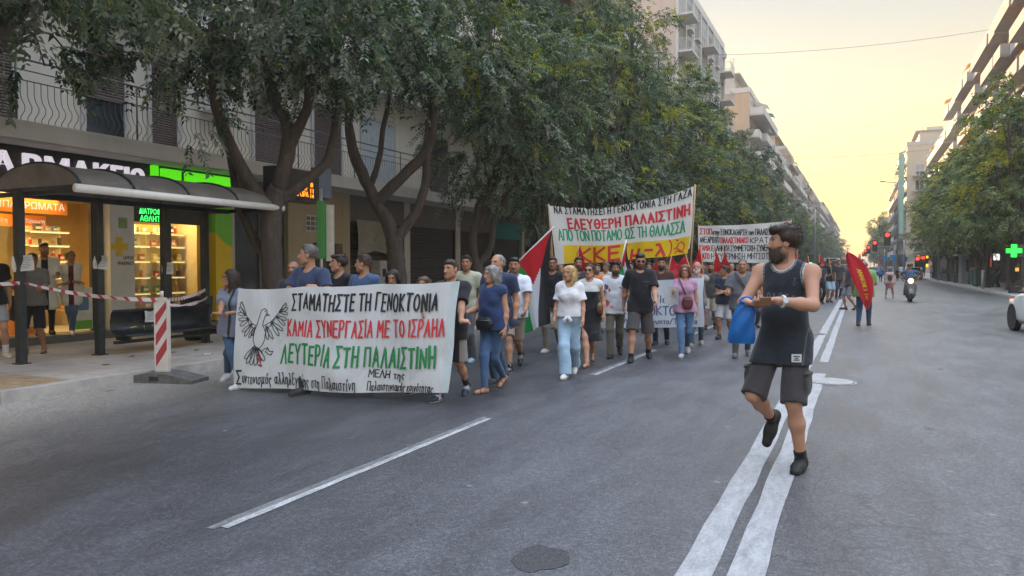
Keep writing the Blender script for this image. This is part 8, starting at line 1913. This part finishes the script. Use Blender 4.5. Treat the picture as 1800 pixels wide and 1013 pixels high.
# ------------------------------------------------------------------ vehicles
M_TYRE, M_RIM = flat("tyre_rubber", (.018, .018, .019), .8), flat("alloy_rim", (.34, .35, .36), .35, .7)
M_CGL = NT("car_glass", .05); M_CGL.color((.025, .03, .034)); M_CGL = M_CGL.mat
M_HEAD, M_TAIL = glow("headlamp_glass", (1, .93, .8), .3), flat("tail_lamp", (.30, .015, .015), .2)
def paint(name, c):
    if name in _mats: return _mats[name]
    t = NT(name, .28); t.color(c); t.b.inputs["Coat Weight"].default_value = .6; t.b.inputs["Coat Roughness"].default_value = .08; _mats[name] = t.mat; return t.mat
def car(label, x, y, rz, c, cname, kind="hatch", lit=False, z=0.0):
    """local +y is the nose"""
    root = empty("car", (x, y, z), rz, label, "car", "cars in the street"); P_ = paint("car_paint_" + cname, c)
    L = 4.05; w = .86; zt = {"hatch": 1.48, "saloon": 1.44, "van": 1.9}[kind]
    S = [(-2.02, .70, .42, .55, .62), (-1.98, .78, .34, .70, .92), (-1.80, .84, .26, .80, .98), (-1.2, .86, .24, .83, .98), (0, .86, .24, .84, .95), (.9, .86, .24, .83, .92), (1.25, .86, .24, .80, .88), (1.7, .83, .26, .72, .78), (1.95, .74, .34, .62, .68), (2.03, .62, .42, .5, .56)]
    m = MB(); n = len(S)
    def sec(s):
        yy, wb, zb, wt, zb2 = s; return [(-wb*.9, yy, zb - .04), (-wb, yy, zb + .08), (-wb - .005, yy, (zb + zb2) / 2), (-wt - .01, yy, zb2 - .06), (-wt + .05, yy, zb2), (0, yy, zb2 + .035), (wt - .05, yy, zb2), (wt + .01, yy, zb2 - .06), (wb + .005, yy, (zb + zb2) / 2), (wb, yy, zb + .08), (wb*.9, yy, zb - .04)]
    vs = [p for s in S for p in sec(s)]; k = 11
    m.add(vs, [(i*k + j, i*k + (j+1) % k, (i+1)*k + (j+1) % k, (i+1)*k + j) for i in range(n - 1) for j in range(k)] + [tuple(range(k)), tuple((n-1)*k + j for j in range(k))], 0, True)
    m.build("body", P_, root)
    rear = {"hatch": (-1.92, -1.55), "saloon": (-1.55, -.9), "van": (-1.98, -1.9)}[kind]
    GS = [(rear[0], .74, .95, .74, .96), (rear[1], .80, .955, .60, zt - .06), (-.6, .81, .95, .62, zt), (.25, .81, .93, .60, zt - .02), (1.12, .76, .885, .70, .90)]
    m = MB(); vs = []
    for yy, wb, zb, wt, z1 in GS: vs += [(-wb, yy, zb), (-wt - .02, yy, z1 - .05 if z1 > 1.1 else z1), (-wt + .08, yy, z1), (wt - .08, yy, z1), (wt + .02, yy, z1 - .05 if z1 > 1.1 else z1), (wb, yy, zb)]
    F_, M_ = [], []
    for i in range(4):
        for j in range(5):
            F_.append((i*6+j, i*6+j+1, (i+1)*6+j+1, (i+1)*6+j)); M_.append(0 if j in (1, 2, 3) and i in (1, 2) else 1)
    b = len(m.v); m.v += vs
    for f, q in zip(F_, M_): m.f.append(f); m.m.append(q); m.sm.append(False)
    m.build("cabin", [P_, M_CGL], root)
    for sx in (-1, 1):
        for yy, z0 in ((-.95, .955), (.28, .93)):
            m = MB(); m.add([(sx*.822, yy - .04, z0), (sx*.822, yy + .04, z0), (sx*.63, yy + .02, zt - .045), (sx*.63, yy - .05, zt - .045)], [(0, 1, 2, 3)]); m.build("pillar", P_, root)
        for yy in (-1.25, 1.28):
            wl = empty("wheel", (sx*.75, yy, .31), 0); wl.parent = root
            m = MB(); m.tube([(sx*-.02, 0, 0), (sx*.075, 0, 0)], .315, 24); m.build("tyre", M_TYRE, wl)
            m = MB(); m.disc((sx*.0751, 0, 0), (sx, 0, 0), .205, 24, 0, .006)
            for a in range(5): t = 2*math.pi*a/5; m.tube([(sx*.083, 0, 0), (sx*.083, .2*math.cos(t), .2*math.sin(t))], .03, 4)
            m.build("rim", M_RIM, wl)
            m = MB(); m.disc((sx*.868, yy, .33), (sx, 0, 0), .335, 24); m.build("wheel_arch", M_SIG, root)
        m = MB(); m.tube([(sx*.72, 1.72, .64), (sx*.60, 1.93, .62)], [.09, .07], 10); m.build("headlight", M_HEAD if lit else flat("lamp_clear", (.45, .45, .45), .15), root)
        m = MB(); m.box((sx*.74, -2.02, .70), (sx*.60, -1.9, .88)); m.build("taillight", M_TAIL, root)
        m = MB(); m.tube([(sx*.80, .80, .95), (sx*.98, .74, 1.0)], [.03, .05], 6); m.box((sx*.90, .68, .93), (sx*1.08, .80, 1.09)); m.build("mirror", M_SIG, root)
        m = MB(); m.box((sx*.858, -.1, .80), (sx*.872, .05, .83)); m.build("door_handle", P_, root)
    m = MB(); m.box((-.5, 1.99, .40), (.5, 2.06, .52)); m.build("grille", M_SIG, root)
    m = MB(); m.box((-.26, -2.07, .48), (.26, -2.03, .60)); m.box((-.26, 2.061, .33), (.26, 2.07, .43)); m.build("number_plate", M_FRAMEW, root)
    return root
WHT, SIL, DRK, REDC, BLUC = (.88, .88, .87), (.30, .31, .32), (.03, .032, .036), (.32, .02, .02), (.03, .09, .22)
car("white hatchback cut by the right edge of the photo, front wheel towards the road", 4.42, 20.35, R_(7), WHT, "white", lit=False)
m = MB(); m.box((3.47, 22.12, .66), (3.57, 22.22, .75)); tag(m.build("indicator_lamp", glow("orange_indicator", (1, .3, .08), .7)), "small orange indicator glowing on the white car's front corner", "lamp")
car("dark silver saloon ahead of the white hatchback at the right edge", 5.75, 28.2, 0, (.10, .105, .11), "dark_silver", "saloon")
for x, y, rz, c, cn, k, lab in [(5.6, 96, 0, SIL, "silver", "hatch", "silver hatchback standing at the right kerb before the junction"), (5.4, 108, 0, DRK, "dark", "saloon", "dark saloon at the right kerb by the junction"), (5.6, 115, 0, (.05, .06, .09), "navy", "hatch", "navy hatchback beyond the dark saloon at the junction"), (1.6, 122, 90, BLUC, "blue", "hatch", "blue car crossing the junction"), (-2.5, 128, 180, WHT, "white", "van", "white van waiting beyond the crossing behind the marchers"), (-5.6, 120, 180, WHT, "white", "hatch", "white car waiting at the left of the junction"), (-4.2, 118, 178, REDC, "red", "hatch", "red car waiting at the junction left of the white van"), (2.8, 140, 0, REDC, "red", "hatch", "red hatchback in the far right lane past the junction"), (5.2, 150, 0, SIL, "silver", "hatch", "silver car in the far right lane past the red hatchback"), (-1.2, 142, 180, SIL, "silver", "van", "silver van coming from far down the avenue"), (-6.8, 108, 180, WHT, "white", "van", "white van at the left kerb beside the green light")]:
    car(lab, x, y, R_(rz), c, cn, k)
def bus(label, x, y, rz, c, cname, L=11.5):
    e = empty("bus", (x, y, 0), rz, label, "bus", "buses at the junction"); P_ = paint("bus_paint_" + cname, c); m = MB(); m.prism([(-1.25, .35), (1.25, .35), (1.25, 2.8), (1.1, 3.05), (-1.1, 3.05), (-1.25, 2.8)], 'y', -L/2, L/2); m.build("body", P_, e)
    m = MB(); m.box((-1.1, L/2 + .001, 1.2), (1.1, L/2 + .02, 2.5)); m.build("windscreen", M_CGL, e); m = MB(); m.box((-.9, L/2 + .001, 2.6), (.9, L/2 + .03, 2.9)); m.build("destination_board", M_SIG, e)
    for sx in (-1, 1):
        m = MB(); m.box((sx*1.251, -L/2 + .4, 1.25), (sx*1.262, L/2 - .3, 2.45)); m.build("side_windows", M_CGL, e)
        m = MB(); m.disc((sx*.95, L/2 + .001, .75), (0, 1, 0), .14, 14, 0, .03); m.build("headlight", M_HEAD, e)
        for yy in (-L/2 + 2.4, L/2 - 2.4): m = MB(); m.tube([(sx*1.0, yy, .48), (sx*1.27, yy, .48)], .48, 20); m.build("wheel", M_TYRE, e)
    m = MB(); m.box((-1.26, -L/2 - .02, .3), (1.26, L/2 + .021, .5)); m.build("skirt", M_SIG, e); return e
bus("white bus waiting beyond the junction behind the marchers", -4.6, 150, math.pi, (.55, .55, .53), "white")
bus("cream and red bus turning at the junction behind the man in green", -.2, 170, math.pi, (.52, .36, .22), "cream")
bus("grey bus beyond the junction left of the cream one", -2.9, 190, math.pi, (.28, .30, .33), "grey")
# scooter and rider
sc = G(1600, 531); e = empty("motor_scooter", (sc.x, sc.y + .35, 0), math.pi, "dark grey scooter with its headlight on coming down the road", "scooter")
SG = flat("scooter_grey", (.07, .072, .076), .3)
for yy, nm in ((.62, "wheel"), (-.62, "wheel")):
    wl = empty(nm, (0, yy, .26), 0); wl.parent = e; m = MB(); m.tube([(-.06, 0, 0), (.06, 0, 0)], .26, 20); m.build("tyre", M_TYRE, wl); m = MB(); m.tube([(-.065, 0, 0), (.065, 0, 0)], .15, 16); m.build("rim", M_RIM, wl)
m = MB(); m.grid(lambda u, v: (.21 * math.sin(math.pi * (u - .5)) * (.72 + .5 * math.sin(math.pi * v)), .52 + .16 * math.cos(math.pi * (u - .5)) - .22 * v, .30 + .68 * v), 12, 10); m.grid(lambda u, v: (.21 * math.sin(math.pi * (u - .5)) * (.72 + .5 * math.sin(math.pi * v)), .46 - .22 * v, .30 + .68 * v), 8, 8); m.build("leg_shield", SG, e)
m = MB(); m.grid(lambda u, v: (.10 * math.cos(math.pi * u), .45 + .42 * v, .34 + .20 * math.sin(math.pi * v) + .06 * math.sin(math.pi * u)), 8, 10); m.build("mudguard", SG, e)
m = MB(); m.tube([(0, -.75, .62), (0, -.4, .60), (0, -.1, .42), (0, .35, .30)], [.19, .21, .18, .2], 12); m.build("rear_body", SG, e)
m = MB(); m.tube([(0, -.78, .80), (0, -.3, .82), (0, .0, .78)], [.13, .15, .12], 10); m.build("seat", M_SIG, e)
m = MB(); m.tube([(-.36, .22, 1.02), (-.16, .30, 1.02), (.16, .30, 1.02), (.36, .22, 1.02)], [.02, .03, .03, .02], 8); m.build("handlebar", M_SIG, e)
m = MB(); m.disc((0, .49, .93), (0, 1, .1), .105, 20, 0, .04); m.build("headlight", glow("scooter_headlight", (1, .58, .20), 3), e)
for sx in (-1, 1):
    m = MB(); m.tube([(sx*.25, .26, 1.03), (sx*.33, .24, 1.2)], .01, 5); m.disc((sx*.35, .22, 1.23), (0, -1, 0), .065, 14, 0, .02); m.build("mirror", M_SIG, e)
    m = MB(); m.disc((sx*.17, .52, .80), (0, 1, 0), .035, 10, 0, .02); m.build("indicator", flat("amber_lens", (.5, .2, .02), .3), e)
JR = person("scooter rider in blue tee and dark helmet coming down the road", [(Vector((sc.x - .20, sc.y + .12, 0)), .27, 0), (Vector((sc.x + .20, sc.y + .12, 0)), .27, 0)], 1.74, 180, ("tee", (.06, .11, .20)), ("jeans", NAVY), ("plain", BLK), ("crop", "dark"), "tan", (0, 0), [('to', Vector((sc.x - .32, sc.y + .18, 1.02)), (.8, -.5, -.4)), ('to', Vector((sc.x + .32, sc.y + .18, 1.02)), (-.8, -.5, -.4))], group="people walking in the road", seed=90, h=.016, hip=.86)
for o in [JR["root"]]: o.location.y += .45
e = empty("crash_helmet", (0, .45, 0), 0, "dark open face helmet on the scooter rider", "helmet"); m = MB(); c = JR["hc"]
m.grid(lambda u, v: JR["W"](c + np.array([.125 * math.cos(6.283*u) * math.sin(1.9*v + .02), -.01 + .145 * math.sin(6.283*u) * math.sin(1.9*v + .02), .02 + .135 * math.cos(1.9*v) + .05 * max(0, math.sin(6.283*u)) * v])), 20, 10); m.build("shell", flat("helmet_black", (.02, .02, .022), .25), e)
m = MB(); m.grid(lambda u, v: JR["W"](c + np.array([.13 * math.sin(2.2*(u - .5)), .15 * math.cos(2.2*(u - .5)), .075 - .03*v])), 10, 2); m.build("visor_peak", M_SIG, e)
# ------------------------------------------------------------------ evening air
m = MB(); m.box((-230, -60, -1.1), (230, 1200, 45)); o = m.build("haze", None)
mt = bpy.data.materials.new("haze_air"); mt.use_nodes = True; n = mt.node_tree.nodes; n.remove(n["Principled BSDF"])
pv = n.new("ShaderNodeVolumePrincipled"); pv.inputs["Color"].default_value = (1.0, .92, .80, 1); pv.inputs["Density"].default_value = .0008; pv.inputs["Anisotropy"].default_value = .2
mt.node_tree.links.new(pv.outputs[0], n["Material Output"].inputs["Volume"]); o.data.materials.clear(); o.data.materials.append(mt); tag(o, kind="stuff")
scene.cycles.volume_bounces = 0
